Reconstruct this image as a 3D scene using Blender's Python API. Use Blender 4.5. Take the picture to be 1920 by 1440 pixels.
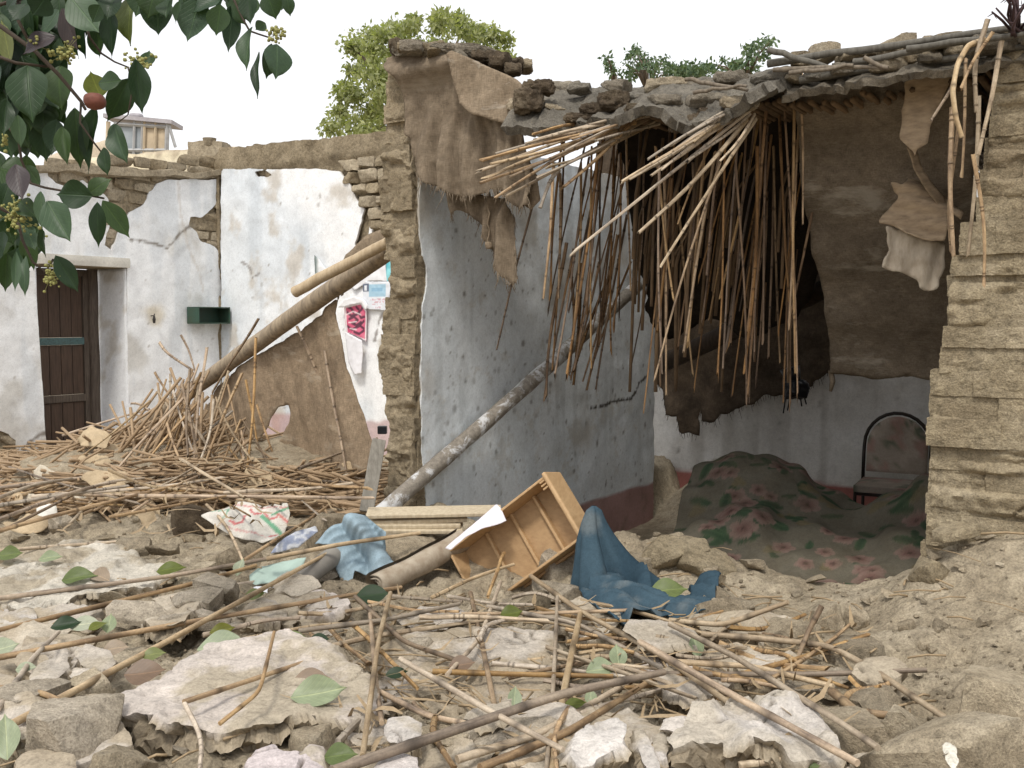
import bpy, math, random
import numpy as np
from mathutils import Vector, Matrix

for _o in list(bpy.data.objects):
    bpy.data.objects.remove(_o)
SC = bpy.context.scene
COL = SC.collection
R = random.Random(11)
NR = np.random.default_rng(11)

# ------------------------------------------------------------------ camera
FPX = 1884.0
PITCH = math.atan(120.0 / FPX)
EYE = np.array([0.0, 0.0, 1.6])
cam = bpy.data.cameras.new('camera')
cam.sensor_width = 36.0
cam.lens = FPX / 1920.0 * 36.0
cam.clip_start = 0.05
cam.clip_end = 3000.0
camo = bpy.data.objects.new('camera', cam)
COL.objects.link(camo)
camo.location = EYE
camo.rotation_euler = (math.pi / 2 - PITCH, 0, 0)
SC.camera = camo

# ------------------------------------------------------------------ light
SUN_EL, SUN_AZ = math.radians(56), math.radians(198)
world = bpy.data.worlds.new('World')
SC.world = world
world.use_nodes = True
wn = world.node_tree.nodes
wl = world.node_tree.links
wn.clear()
sky = wn.new('ShaderNodeTexSky')
sky.sky_type = 'NISHITA'
sky.sun_disc = False
sky.sun_elevation = SUN_EL
sky.sun_rotation = SUN_AZ
sky.air_density = 1.0
sky.dust_density = 4.0
sky.ozone_density = 1.0
hs = wn.new('ShaderNodeHueSaturation')
hs.inputs['Saturation'].default_value = 0.16
hs.inputs['Value'].default_value = 1.0
veil = wn.new('ShaderNodeMixRGB')          # thin white overcast over the whole dome
veil.blend_type = 'MIX'
veil.inputs[0].default_value = 0.55
veil.inputs[2].default_value = (13.0, 13.1, 13.4, 1)
bg = wn.new('ShaderNodeBackground')
bg.inputs['Strength'].default_value = 0.09
wo = wn.new('ShaderNodeOutputWorld')
wl.new(sky.outputs[0], hs.inputs['Color'])
wl.new(hs.outputs[0], veil.inputs[1])
wl.new(veil.outputs[0], bg.inputs[0])
wl.new(bg.outputs[0], wo.inputs[0])

sd = bpy.data.lights.new('sun', 'SUN')
sd.energy = 1.5
sd.angle = math.radians(10)
sd.color = (1.0, 0.95, 0.86)
so = bpy.data.objects.new('sun', sd)
COL.objects.link(so)
sdir = Vector((math.sin(SUN_AZ) * math.cos(SUN_EL), math.cos(SUN_AZ) * math.cos(SUN_EL), math.sin(SUN_EL)))
so.rotation_euler = (-sdir).to_track_quat('-Z', 'Y').to_euler()
so.location = (-4, -4, 9)

SC.view_settings.view_transform = 'Standard'
SC.view_settings.look = 'None'
SC.view_settings.exposure = 0.52
SC.view_settings.gamma = 1.0
SC.view_settings.use_curve_mapping = False
SC.cycles.use_denoising = True
SC.cycles.max_bounces = 6
SC.cycles.diffuse_bounces = 4
SC.cycles.transparent_max_bounces = 6
SC.cycles.caustics_reflective = False
SC.cycles.caustics_refractive = False

# ------------------------------------------------------------------ camera rays and plan of the house
_rt = np.array([1.0, 0, 0])
_up = np.array([0, math.sin(PITCH), math.cos(PITCH)])
_fw = np.array([0, math.cos(PITCH), -math.sin(PITCH)])

def ray(px, py):
    return _rt * ((px - 960) / FPX) - _up * ((py - 720) / FPX) + _fw

def P(px, py, D):
    d = ray(px, py)
    return EYE + d * (D / d[1])

def hit(px, py, p0, n):
    d = ray(px, py)
    return EYE + d * (np.dot(np.asarray(p0) - EYE, n) / np.dot(d, n))

P0 = np.array([-0.48, 5.2, 0.0])
U = np.array([0.559, 0.829, 0.0]); U /= np.linalg.norm(U)      # into the house
V = np.array([U[1], -U[0], 0.0])                                # along the facade to the right
ZA = np.array([0, 0, 1.0])

def W(s, t, z=0.0):
    return P0 + V * s + U * t + ZA * z

def st(x, y):
    dx, dy = x - P0[0], y - P0[1]
    return dx * V[0] + dy * V[1], dx * U[0] + dy * U[1]

# ------------------------------------------------------------------ noise
def _h(ix, iy, iz, seed):
    h = (ix * 374761393 + iy * 668265263 + iz * 1440662683 + seed * 974634777) & 0xffffffff
    h = ((h ^ (h >> 13)) * 1274126177) & 0xffffffff
    return ((h ^ (h >> 16)) & 0xffff) / 32767.5 - 1.0

def vn(p, seed=0):
    p = np.asarray(p, float)
    i = np.floor(p).astype(np.int64)
    f = p - i
    f = f * f * f * (f * (f * 6 - 15) + 10)
    x, y, z = i[:, 0], i[:, 1], i[:, 2]
    fx, fy, fz = f[:, 0], f[:, 1], f[:, 2]
    r = 0
    for a in (0, 1):
        for b in (0, 1):
            for c in (0, 1):
                w = (fx if a else 1 - fx) * (fy if b else 1 - fy) * (fz if c else 1 - fz)
                r = r + w * _h(x + a, y + b, z + c, seed)
    return r

def fbm(p, octv=4, seed=0, gain=0.5):
    p = np.asarray(p, float)
    a, r, s = 1.0, 0, 0
    for k in range(octv):
        r = r + a * vn(p * 2.03 ** k + 17.3 * k, seed + k)
        s += a
        a *= gain
    return r / s

def ridge(p, octv=3, seed=0):
    return 1 - np.abs(fbm(p, octv, seed)) * 2

def p2(x, y, z=0.0):
    x = np.asarray(x, float)
    return np.stack([x, np.asarray(y, float) + 0 * x, z + 0 * x], 1)

# ------------------------------------------------------------------ mesh helpers
def link(o, parent=None):
    COL.objects.link(o)
    if parent is not None:
        o.parent = parent
    return o

def mesh(name, verts, faces, mats, midx=None, cols=None, smooth=True, sharp=None):
    me = bpy.data.meshes.new(name)
    v = np.asarray(verts, np.float32)
    if isinstance(faces, np.ndarray) and faces.ndim == 2:
        n, k = faces.shape
        me.vertices.add(len(v)); me.vertices.foreach_set('co', v.ravel())
        me.loops.add(n * k); me.loops.foreach_set('vertex_index', faces.astype(np.int32).ravel())
        me.polygons.add(n)
        me.polygons.foreach_set('loop_start', np.arange(0, n * k, k, dtype=np.int32))
        me.polygons.foreach_set('loop_total', np.full(n, k, np.int32))
        me.update(calc_edges=True)
        me.validate()
    else:
        me.from_pydata([tuple(q) for q in v], [], [tuple(int(i) for i in f) for f in faces])
    for m in (mats if isinstance(mats, (list, tuple)) else [mats]):
        me.materials.append(m)
    if midx is not None:
        me.polygons.foreach_set('material_index', np.asarray(midx, np.int32))
    if cols is not None:
        ca = me.color_attributes.new('Col', 'FLOAT_COLOR', 'POINT')
        c4 = np.ones((len(v), 4), np.float32); c4[:, :3] = cols
        ca.data.foreach_set('color', c4.ravel())
    if smooth:
        me.polygons.foreach_set('use_smooth', np.ones(len(me.polygons), bool))
        if sharp:
            me.set_sharp_from_angle(angle=math.radians(sharp))
    me.update()
    return me

def obj(name, me, parent=None, loc=None, rot=None, scale=None):
    o = bpy.data.objects.new(name, me)
    link(o, parent)
    if loc is not None: o.location = [float(q) for q in loc]
    if rot is not None: o.rotation_euler = rot
    if scale is not None: o.scale = scale
    return o

def tag(o, label=None, cat=None, group=None, kind=None):
    if label: o['label'] = label
    if cat: o['category'] = cat
    if group: o['group'] = group
    if kind: o['kind'] = kind
    return o

def thing(name, loc, label, cat, group=None):
    o = bpy.data.objects.new(name, None)
    o.empty_display_size = 0.1
    link(o)
    o.location = [float(q) for q in loc]
    bpy.context.view_layer.update()
    return tag(o, label, cat, group, 'thing')

def put(name, verts, faces, mats, parent=None, **k):
    """a mesh given in world coordinates, pivoted at its own base (or its parent's pivot)"""
    v = np.asarray(verts, float)
    if parent is not None:
        piv = np.zeros(3); up = parent
        while up is not None:
            piv = piv + np.array(up.location); up = up.parent
        o = obj(name, mesh(name, v - piv, faces, mats, **k), parent)
    else:
        piv = np.array([v[:, 0].mean(), v[:, 1].mean(), v[:, 2].min()])
        o = obj(name, mesh(name, v - piv, faces, mats, **k), None, piv)
    return o

def vnormals(v, quads):
    a, b, c, d = (v[quads[:, i]] for i in range(4))
    fn = np.cross(c - a, d - b)
    n = np.zeros_like(v)
    for i in range(4):
        np.add.at(n, quads[:, i], fn)
    return n / (np.linalg.norm(n, axis=1, keepdims=True) + 1e-12)

def resample(poly, step):
    poly = np.asarray(poly, float)
    out = []
    for i in range(len(poly)):
        a, b = poly[i], poly[(i + 1) % len(poly)]
        n = max(1, int(np.linalg.norm(b - a) / step))
        for k in range(n):
            out.append(a + (b - a) * k / n)
    return np.array(out)

def jag(poly, step, amp, seed=0, freq=12.0):
    q = resample(poly, step)
    d = np.roll(q, -1, 0) - np.roll(q, 1, 0)
    nrm = np.stack([d[:, 1], -d[:, 0]], 1) / (np.linalg.norm(d, axis=1, keepdims=True) + 1e-9)
    k = fbm(p2(q[:, 0] * freq, q[:, 1] * freq, seed * 3.7), 4, seed, 0.65)
    return q + nrm * (k * amp)[:, None]

def inpoly(x, y, poly):
    r = np.zeros(x.shape, bool)
    n = len(poly)
    for i in range(n):
        x0, y0 = poly[i]; x1, y1 = poly[(i + 1) % n]
        if y0 == y1: continue
        c = ((y0 > y) != (y1 > y)) & (x < (x1 - x0) * (y - y0) / (y1 - y0) + x0)
        r ^= c
    return r

def sheet2d(poly, h, holes=()):
    """grid of quads clipped to a polygon (with holes), its rim pulled onto the outline"""
    poly = np.asarray(poly, float)
    mn, mx = poly.min(0) - h, poly.max(0) + h
    nx, ny = int((mx[0] - mn[0]) / h) + 2, int((mx[1] - mn[1]) / h) + 2
    gx, gy = mn[0] + np.arange(nx) * h, mn[1] + np.arange(ny) * h
    cx, cy = np.meshgrid(gx[:-1] + h / 2, gy[:-1] + h / 2)
    ins = inpoly(cx, cy, poly)
    for hp in holes:
        ins &= ~inpoly(cx, cy, np.asarray(hp, float))
    j, i = np.nonzero(ins)
    q = np.stack([j * nx + i, j * nx + i + 1, (j + 1) * nx + i + 1, (j + 1) * nx + i], 1)
    used, inv = np.unique(q, return_inverse=True)
    q = inv.reshape(q.shape)
    uv = np.stack([gx[used % nx], gy[used // nx]], 1)
    e = np.concatenate([q[:, [0, 1]], q[:, [1, 2]], q[:, [2, 3]], q[:, [3, 0]]])
    key = np.sort(e, 1)
    kk = key[:, 0].astype(np.int64) * len(uv) + key[:, 1]
    _, idx, cnt = np.unique(kk, return_index=True, return_counts=True)
    be = e[idx[cnt == 1]]
    bv = np.unique(be)
    segs = []
    for pl in [poly] + [np.asarray(x, float) for x in holes]:
        segs.append(np.concatenate([pl, np.roll(pl, -1, 0)], 1))
    segs = np.concatenate(segs)
    A, B = segs[:, :2], segs[:, 2:]
    AB = B - A
    L2 = (AB ** 2).sum(1) + 1e-12
    pts = uv[bv]
    best = np.empty_like(pts); bd = np.full(len(pts), 1e9)
    for ck in range(0, len(segs), 400):
        a, ab, l2 = A[ck:ck + 400], AB[ck:ck + 400], L2[ck:ck + 400]
        tt = np.clip(((pts[:, None] - a) * ab).sum(2) / l2, 0, 1)
        c = a + tt[..., None] * ab
        dd = ((c - pts[:, None]) ** 2).sum(2)
        m = dd.argmin(1); r = np.arange(len(pts))
        up = dd[r, m] < bd
        bd[up] = dd[r, m][up]; best[up] = c[r, m][up]
    near = bd < (1.1 * h) ** 2
    uv[bv[near]] = pts[near] + (best[near] - pts[near]) * 0.92
    return uv, q, be

def thicken(top, q, be, th, nrm=None):
    """closed shell: top sheet, bottom sheet th behind it and a rim. Returns verts, quads, tags (0 top 1 bottom 2 rim)"""
    if nrm is None:
        nrm = vnormals(top, q)
    bot = top - nrm * (th if np.isscalar(th) else th[:, None])
    n = len(top)
    rim = np.stack([be[:, 1], be[:, 0], be[:, 0] + n, be[:, 1] + n], 1)
    v = np.concatenate([top, bot])
    f = np.concatenate([q, q[:, ::-1] + n, rim])
    t = np.concatenate([np.zeros(len(q)), np.ones(len(q)), np.full(len(rim), 2)])
    return v, f, t

# cube grids for bricks, stones and clods
_cube = {}
def cubegrid(n):
    if n in _cube: return _cube[n]
    vid, vs, fs = {}, [], []
    def gv(a):
        if a not in vid:
            vid[a] = len(vs); vs.append([2.0 * c / n - 1 for c in a])
        return vid[a]
    for ax in range(3):
        o1, o2 = (ax + 1) % 3, (ax + 2) % 3
        for side in (0, n):
            for i in range(n):
                for j in range(n):
                    c = []
                    for di, dj in ((0, 0), (1, 0), (1, 1), (0, 1)):
                        a = [0, 0, 0]; a[ax] = side; a[o1] = i + di; a[o2] = j + dj
                        c.append(gv(tuple(a)))
                    fs.append(c if side else c[::-1])
    _cube[n] = (np.array(vs), np.array(fs))
    return _cube[n]

def rockv(size, n=8, rnd=0.25, amp=0.1, freq=2.0, cuts=0, seed=0, fine=0.0):
    """vertices of a worn block: size = full extents"""
    v, f = cubegrid(n)
    v = v.copy()
    ln = np.linalg.norm(v, axis=1, keepdims=True)
    sph = v / ln
    v = v * (1 - rnd) + sph * rnd * 1.18
    r = random.Random(seed)
    for k in range(cuts):
        d = np.array([r.gauss(0, 1) for _ in range(3)]); d /= np.linalg.norm(d)
        off = r.uniform(0.5, 0.9)
        ex = np.maximum(0, v @ d - off)
        v = v - ex[:, None] * d * 0.95
    sz = np.asarray(size, float) / 2
    m = sz.min()
    p = v * sz / m
    nz = fbm(p * freq * 0.5 + seed * 7.1, 4, seed % 97, 0.6)
    dirn = v / (np.linalg.norm(v, axis=1, keepdims=True) + 1e-9)
    p = p + dirn * (nz * amp * 2)[:, None]
    if fine:
        p = p + dirn * (fbm(p * freq * 4, 3, seed % 89 + 5, 0.7) * fine)[:, None]
    return p * m, f

def frame(d):
    d = np.asarray(d, float); d = d / np.linalg.norm(d)
    a = np.array([0, 0, 1.0]) if abs(d[2]) < 0.9 else np.array([1.0, 0, 0])
    x = np.cross(a, d); x /= np.linalg.norm(x)
    return x, np.cross(d, x), d

def tubev(pts, rad, sides=8, seed=0, wob=0.0, caps=True):
    pts = np.asarray(pts, float)
    n = len(pts)
    rad = np.broadcast_to(np.asarray(rad, float), (n,))
    tan = np.gradient(pts, axis=0)
    x, y, _ = frame(tan[0])
    V_, F_ = [], []
    ang = np.linspace(0, 2 * np.pi, sides, endpoint=False)
    for i in range(n):
        t = tan[i] / np.linalg.norm(tan[i])
        x = x - t * np.dot(x, t); x /= np.linalg.norm(x); y = np.cross(t, x)
        rr = rad[i] * np.ones(sides)
        ring = pts[i] + (np.cos(ang) * rr)[:, None] * x + (np.sin(ang) * rr)[:, None] * y
        if wob:
            dv = ring - pts[i]
            ring = pts[i] + dv * (1 + wob * fbm(ring * 9 + seed, 3, seed))[:, None]
        V_.append(ring)
        if i:
            b, a = i * sides, (i - 1) * sides
            for k in range(sides):
                k2 = (k + 1) % sides
                F_.append((a + k, a + k2, b + k2, b + k))
    if caps:
        F_.append(tuple(range(sides))[::-1])
        F_.append(tuple(range((n - 1) * sides, n * sides)))
    return np.concatenate(V_), F_

def join(parts):
    vs, fs, o = [], [], 0
    for v, f in parts:
        vs.append(np.asarray(v, float))
        fs += [tuple(int(i) + o for i in q) for q in f]
        o += len(v)
    return np.concatenate(vs), fs

def boxv(c, sx, sy, sz, ax=None):
    """box centred at c, axes given as rows"""
    ax = np.eye(3) if ax is None else np.asarray(ax, float)
    v = []
    for k in (-1, 1):
        for a, b in ((-1, -1), (1, -1), (1, 1), (-1, 1)):
            v.append(np.asarray(c, float) + ax[0] * a * sx / 2 + ax[1] * b * sy / 2 + ax[2] * k * sz / 2)
    f = [(0, 3, 2, 1), (4, 5, 6, 7), (0, 1, 5, 4), (1, 2, 6, 5), (2, 3, 7, 6), (3, 0, 4, 7)]
    return np.array(v), f

def soft(o, w=0.003, seg=2):
    m = o.modifiers.new('edge', 'BEVEL'); m.width = w; m.segments = seg; m.limit_method = 'ANGLE'
    return o

# ------------------------------------------------------------------ materials
def nt(name):
    m = bpy.data.materials.new(name)
    m.use_nodes = True
    t = m.node_tree
    return m, t.nodes, t.links, t.nodes['Principled BSDF']

def noise(N, L, vec, scale, detail=6, rough=0.6, dist=0.0):
    n = N.new('ShaderNodeTexNoise')
    n.inputs['Scale'].default_value = scale; n.inputs['Detail'].default_value = detail
    n.inputs['Roughness'].default_value = rough; n.inputs['Distortion'].default_value = dist
    if vec is not None: L.new(vec, n.inputs['Vector'])
    return n.outputs[0]

def ramp(N, L, fac, stops):
    r = N.new('ShaderNodeValToRGB')
    e = r.color_ramp.elements
    while len(e) < len(stops): e.new(0.5)
    for k, (p, c) in enumerate(stops):
        e[k].position = p
        e[k].color = (c, c, c, 1) if not isinstance(c, (tuple, list)) else (*c[:3], 1)
    if fac is not None: L.new(fac, r.inputs[0])
    return r.outputs[0]

def mix(N, L, fac, a, b, mode='MIX'):
    m = N.new('ShaderNodeMixRGB'); m.blend_type = mode
    for i, x in ((0, fac), (1, a), (2, b)):
        if hasattr(x, 'is_linked') or hasattr(x, 'links'): L.new(x, m.inputs[i])
        elif i == 0: m.inputs[0].default_value = x
        else: m.inputs[i].default_value = (*x[:3], 1) if isinstance(x, (tuple, list)) else (x, x, x, 1)
    return m.outputs[0]

def math_(N, L, op, a, b=None):
    m = N.new('ShaderNodeMath'); m.operation = op
    for i, x in ((0, a), (1, b)):
        if x is None: continue
        if hasattr(x, 'links'): L.new(x, m.inputs[i])
        else: m.inputs[i].default_value = x
    return m.outputs[0]

def bump(N, L, bsdf, height, strength=0.5, dist=0.01, prev=None):
    b = N.new('ShaderNodeBump')
    b.inputs['Strength'].default_value = strength; b.inputs['Distance'].default_value = dist
    L.new(height, b.inputs['Height'])
    if prev is not None: L.new(prev, b.inputs['Normal'])
    L.new(b.outputs[0], bsdf.inputs['Normal'])
    return b.outputs[0]

def position(N):
    return N.new('ShaderNodeNewGeometry').outputs['Position']

def orand(N):
    return N.new('ShaderNodeObjectInfo').outputs['Random']

def mud(name, c1, c2, c3, scale=1.0, bs=0.7, var=0.25, rough=0.95, straw=0.0):
    m, N, L, B = nt(name)
    p = position(N)
    a = noise(N, L, p, 3.1 * scale, 8, 0.62)
    b = noise(N, L, p, 23 * scale, 8, 0.7)
    c = noise(N, L, p, 120 * scale, 5, 0.7)
    col = ramp(N, L, a, [(0.33, c1), (0.5, c2), (0.68, c3)])
    col = mix(N, L, 0.85, col, ramp(N, L, b, [(0.3, 0.5), (0.5, 1.0), (0.7, 1.3)]), 'MULTIPLY')
    col = mix(N, L, 0.7, col, ramp(N, L, c, [(0.34, 0.5), (0.62, 1.25)]), 'MULTIPLY')
    if straw:
        w = N.new('ShaderNodeTexVoronoi'); w.inputs['Scale'].default_value = 55
        mp = N.new('ShaderNodeMapping'); mp.inputs['Scale'].default_value = (1, 0.25, 0.7)
        mp.inputs['Rotation'].default_value = (0.4, 0.7, 0.9)
        L.new(p, mp.inputs[0]); L.new(mp.outputs[0], w.inputs['Vector'])
        col = mix(N, L, math_(N, L, 'MULTIPLY', ramp(N, L, w.outputs['Distance'], [(0.05, 1.0), (0.14, 0.0)]), straw), col, (0.5, 0.4, 0.24))
    rv = orand(N)
    col = mix(N, L, 1.0, col, ramp(N, L, rv, [(0.0, 1 - var), (1.0, 1 + var * 0.6)]), 'MULTIPLY')
    L.new(col, B.inputs['Base Color'])
    B.inputs['Roughness'].default_value = rough
    B.inputs['Specular IOR Level'].default_value = 0.15
    h = math_(N, L, 'ADD', math_(N, L, 'MULTIPLY', b, 1.0), math_(N, L, 'MULTIPLY', c, 0.35))
    bump(N, L, B, h, bs, 0.02)
    return m

def painted(name, rough=0.85, bs=0.25, grain=0.3, fs=1.0, spec=0.2):
    """colour comes from the mesh's own paint attribute, grain and relief from noise"""
    m, N, L, B = nt(name)
    at = N.new('ShaderNodeAttribute'); at.attribute_name = 'Col'
    p = position(N)
    a = noise(N, L, p, 9 * fs, 8, 0.65)
    c = noise(N, L, p, 90 * fs, 5, 0.65)
    col = mix(N, L, grain, at.outputs['Color'], ramp(N, L, a, [(0.3, 0.72), (0.55, 1.0), (0.75, 1.12)]), 'MULTIPLY')
    c2_ = noise(N, L, p, 34 * fs, 7, 0.75)
    col = mix(N, L, grain, col, ramp(N, L, c2_, [(0.33, 0.6), (0.5, 1.0), (0.68, 1.2)]), 'MULTIPLY')
    col = mix(N, L, grain, col, ramp(N, L, c, [(0.3, 0.65), (0.6, 1.15)]), 'MULTIPLY')
    L.new(col, B.inputs['Base Color'])
    B.inputs['Roughness'].default_value = rough
    B.inputs['Specular IOR Level'].default_value = spec
    bump(N, L, B, math_(N, L, 'ADD', a, math_(N, L, 'MULTIPLY', c, 0.4)), bs, 0.008)
    return m

def plain(name, c, rough=0.6, c2=None, scale=8, bs=0.1, stretch=None, metal=0.0, var=0.0, spec=0.3):
    m, N, L, B = nt(name)
    tc = N.new('ShaderNodeTexCoord')
    vec = tc.outputs['Object']
    if stretch:
        mp = N.new('ShaderNodeMapping'); mp.inputs['Scale'].default_value = stretch
        L.new(vec, mp.inputs[0]); vec = mp.outputs[0]
    a = noise(N, L, vec, scale, 8, 0.65)
    c2 = c2 or tuple(x * 0.7 for x in c)
    col = ramp(N, L, a, [(0.32, c2), (0.62, c)])
    if var:
        col = mix(N, L, 1.0, col, ramp(N, L, orand(N), [(0, 1 - var), (1, 1 + var * .7)]), 'MULTIPLY')
    L.new(col, B.inputs['Base Color'])
    B.inputs['Roughness'].default_value = rough
    B.inputs['Metallic'].default_value = metal
    B.inputs['Specular IOR Level'].default_value = spec
    bump(N, L, B, a, bs, 0.01)
    return m

def burlap(name, c1, c2, weave=420.0, stain=None, bs=0.5):
    m, N, L, B = nt(name)
    p = position(N)
    a = noise(N, L, p, 3.5, 8, 0.65)
    b = noise(N, L, p, 26, 6, 0.7)
    col = ramp(N, L, a, [(0.35, c2), (0.65, c1)])
    col = mix(N, L, 0.6, col, ramp(N, L, b, [(0.32, 0.6), (0.65, 1.2)]), 'MULTIPLY')
    mp = N.new('ShaderNodeMapping'); mp.inputs['Scale'].default_value = (1, 1, 9)
    L.new(p, mp.inputs[0])
    mp2 = N.new('ShaderNodeMapping'); mp2.inputs['Scale'].default_value = (6, 6, 1)
    L.new(p, mp2.inputs[0])
    w1 = noise(N, L, mp.outputs[0], 34, 4, 0.7)
    w2 = noise(N, L, mp2.outputs[0], 30, 4, 0.7)
    wv = math_(N, L, 'ADD', w1, w2)
    col = mix(N, L, 0.55, col, ramp(N, L, math_(N, L, 'MULTIPLY', wv, 0.5), [(0.38, 0.45), (0.62, 1.35)]), 'MULTIPLY')
    if stain:
        mps = N.new('ShaderNodeMapping'); mps.inputs['Scale'].default_value = (1, 1, 3.2); L.new(p, mps.inputs[0])
        s = noise(N, L, mps.outputs[0], 2.1, 8, 0.7, 0.4)
        col = mix(N, L, ramp(N, L, s, [(0.56, 0.0), (0.66, 0.8)]), col, stain)
    L.new(col, B.inputs['Base Color'])
    B.inputs['Roughness'].default_value = 0.95
    B.inputs['Specular IOR Level'].default_value = 0.1
    bump(N, L, B, math_(N, L, 'ADD', math_(N, L, 'MULTIPLY', wv, 0.5), b), bs, 0.006)
    return m

M = {}
M['ground'] = mud('ground_mud', (0.31, 0.255, 0.18), (0.405, 0.34, 0.245), (0.49, 0.42, 0.315), 1.0, 1.0, 0.0, straw=0.35)
M['clod'] = mud('clod_mud', (0.28, 0.23, 0.16), (0.38, 0.315, 0.225), (0.46, 0.395, 0.295), 1.5, 0.9, 0.3, straw=0.2)
M['pier'] = mud('pier_mud', (0.23, 0.185, 0.125), (0.32, 0.26, 0.175), (0.40, 0.33, 0.23), 1.6, 0.9, 0.2, straw=0.25)
M['yellow_mud'] = mud('yellow_mud', (0.275, 0.22, 0.145), (0.365, 0.30, 0.20), (0.44, 0.37, 0.26), 1.2, 1.0, 0.14, straw=0.3)
M['roof_earth'] = mud('roof_earth', (0.19, 0.165, 0.128), (0.27, 0.235, 0.185), (0.36, 0.315, 0.245), 2.2, 1.0, 0.15, straw=0.35)
M['brick'] = mud('pale_brick', (0.30, 0.245, 0.17), (0.40, 0.335, 0.24), (0.48, 0.41, 0.305), 1.6, 0.8, 0.2, straw=0.15)
M['roof_mud'] = mud('roof_mud', (0.16, 0.145, 0.12), (0.225, 0.203, 0.168), (0.30, 0.27, 0.22), 2.2, 1.0, 0.1, straw=0.35)
M['dark_mud'] = mud('dark_mud', (0.08, 0.06, 0.042), (0.14, 0.108, 0.075), (0.2, 0.16, 0.11), 2.0, 1.0, 0.2, straw=0.4)
M['paint'] = painted('painted_plaster')
M['print'] = painted('printed_sheet', 0.7, 0.05, 0.12, 1.0, 0.3)
M['burlap'] = burlap('burlap', (0.225, 0.178, 0.128), (0.17, 0.132, 0.094), stain=(0.27, 0.225, 0.17))
M['burlap_shaded'] = burlap('burlap_shaded', (0.12, 0.09, 0.064), (0.05, 0.038, 0.028))  # colour darkened to give the unlit black part of the room
M['void_shade'] = burlap('void_shade', (0.035, 0.028, 0.022), (0.018, 0.014, 0.011))  # near-black cloth colour stands in for the deep shade behind the reeds
M['burlap_back'] = burlap('burlap_back', (0.25, 0.207, 0.158), (0.16, 0.131, 0.10), stain=(0.38, 0.345, 0.29))
M['burlap_pale'] = burlap('burlap_pale', (0.33, 0.25, 0.17), (0.25, 0.187, 0.127), stain=(0.40, 0.34, 0.26))
M['felt'] = burlap('felt', (0.31, 0.245, 0.175), (0.19, 0.145, 0.1), stain=(0.5, 0.45, 0.38))
# ------------------------------------------------------------------ ground
_cp = []
for px, py, D in [(-300, 1440, 2.3), (300, 1440, 2.3), (960, 1440, 2.3), (1500, 1440, 2.3), (1920, 1440, 2.35),
                  (0, 1300, 2.9), (500, 1300, 2.9), (1000, 1300, 2.95), (1400, 1300, 2.95), (1750, 1260, 3.1), (1950, 1260, 2.9),
                  (0, 1200, 3.5), (500, 1200, 3.5), (1000, 1200, 3.5), (1300, 1200, 3.5), (1600, 1190, 3.55), (1800, 1190, 3.4), (1950, 1150, 3.3),
                  (0, 1100, 4.15), (500, 1100, 4.15), (800, 1120, 4.2), (1000, 1130, 4.1), (1150, 1120, 4.05),
                  (0, 1030, 4.8), (350, 1030, 4.8), (600, 1020, 4.85), (0, 950, 5.7), (300, 950, 5.6), (550, 955, 5.6), (700, 960, 5.3),
                  (0, 900, 7.2), (300, 885, 7.0), (500, 890, 7.0), (680, 900, 6.8), (0, 865, 9.2), (120, 860, 9.6), (320, 860, 10.5), (650, 865, 9.9),
                  (760, 950, 5.15), (850, 970, 5.0), (1000, 1010, 5.2), (1130, 1010, 5.9),
                  (1190, 1012, 4.55), (1300, 1012, 4.4), (1380, 1050, 4.3), (1500, 1095, 4.15), (1620, 1112, 4.0), (1700, 1095, 3.9), (1760, 1050, 3.8),
                  (1800, 985, 3.72), (1870, 960, 3.64), (1960, 950, 3.55), (1250, 1090, 4.15), (1350, 1130, 3.95), (1450, 1145, 3.8), (1600, 1150, 3.7), (1800, 1110, 3.5), (1930, 1080, 3.4)]:
    _cp.append(P(px, py, D))
for q in [(-6, 2, .5), (-6, 5, .5), (-7, 9, .3), (5, 2, .6), (6, 4, .6), (-4, 0, .5), (0, 0, .5), (4, 0, .55), (-2, 1.2, .52), (2, 1.2, .56),
          (-10, 14, .2), (0, 15, .2), (8, 12, .2), (9, 6, .3)]:
    _cp.append(np.array(q, float))
_cp = np.array(_cp)

def sstep(x, a, b):
    t = np.clip((np.asarray(x, float) - a) / (b - a), 0, 1)
    return t * t * (3 - 2 * t)

def shep(x, y, cp, pw=2.0, eps=0.03):
    d2 = (x[:, None] - cp[:, 0]) ** 2 + (y[:, None] - cp[:, 1]) ** 2 + eps
    w = d2 ** -pw
    return (w * cp[:, 2]).sum(1) / w.sum(1)

def Hbase(x, y):
    x = np.atleast_1d(np.asarray(x, float)); y = np.atleast_1d(np.asarray(y, float))
    z = np.concatenate([shep(x[i:i + 20000], y[i:i + 20000], _cp) for i in range(0, len(x), 20000)])
    far = np.clip((np.hypot(x, y - 4) - 9) / 8, 0, 1)
    z = z * (1 - far) + 0.0 * far
    s, t = st(x, y)
    ins = sstep(t, 0.16, 0.5) * sstep(s, -0.12, -0.02) * (1 - sstep(s, 3.4, 3.5)) * (1 - sstep(t, 3.9, 4.2))
    # spill of mud in the doorway at the back
    spill = 0.34 * np.exp(-(((s - 0.35) / 0.4) ** 2 + ((t - 3.15) / 0.28) ** 2))
    return z * (1 - ins) + (0.1 + spill) * ins

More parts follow.
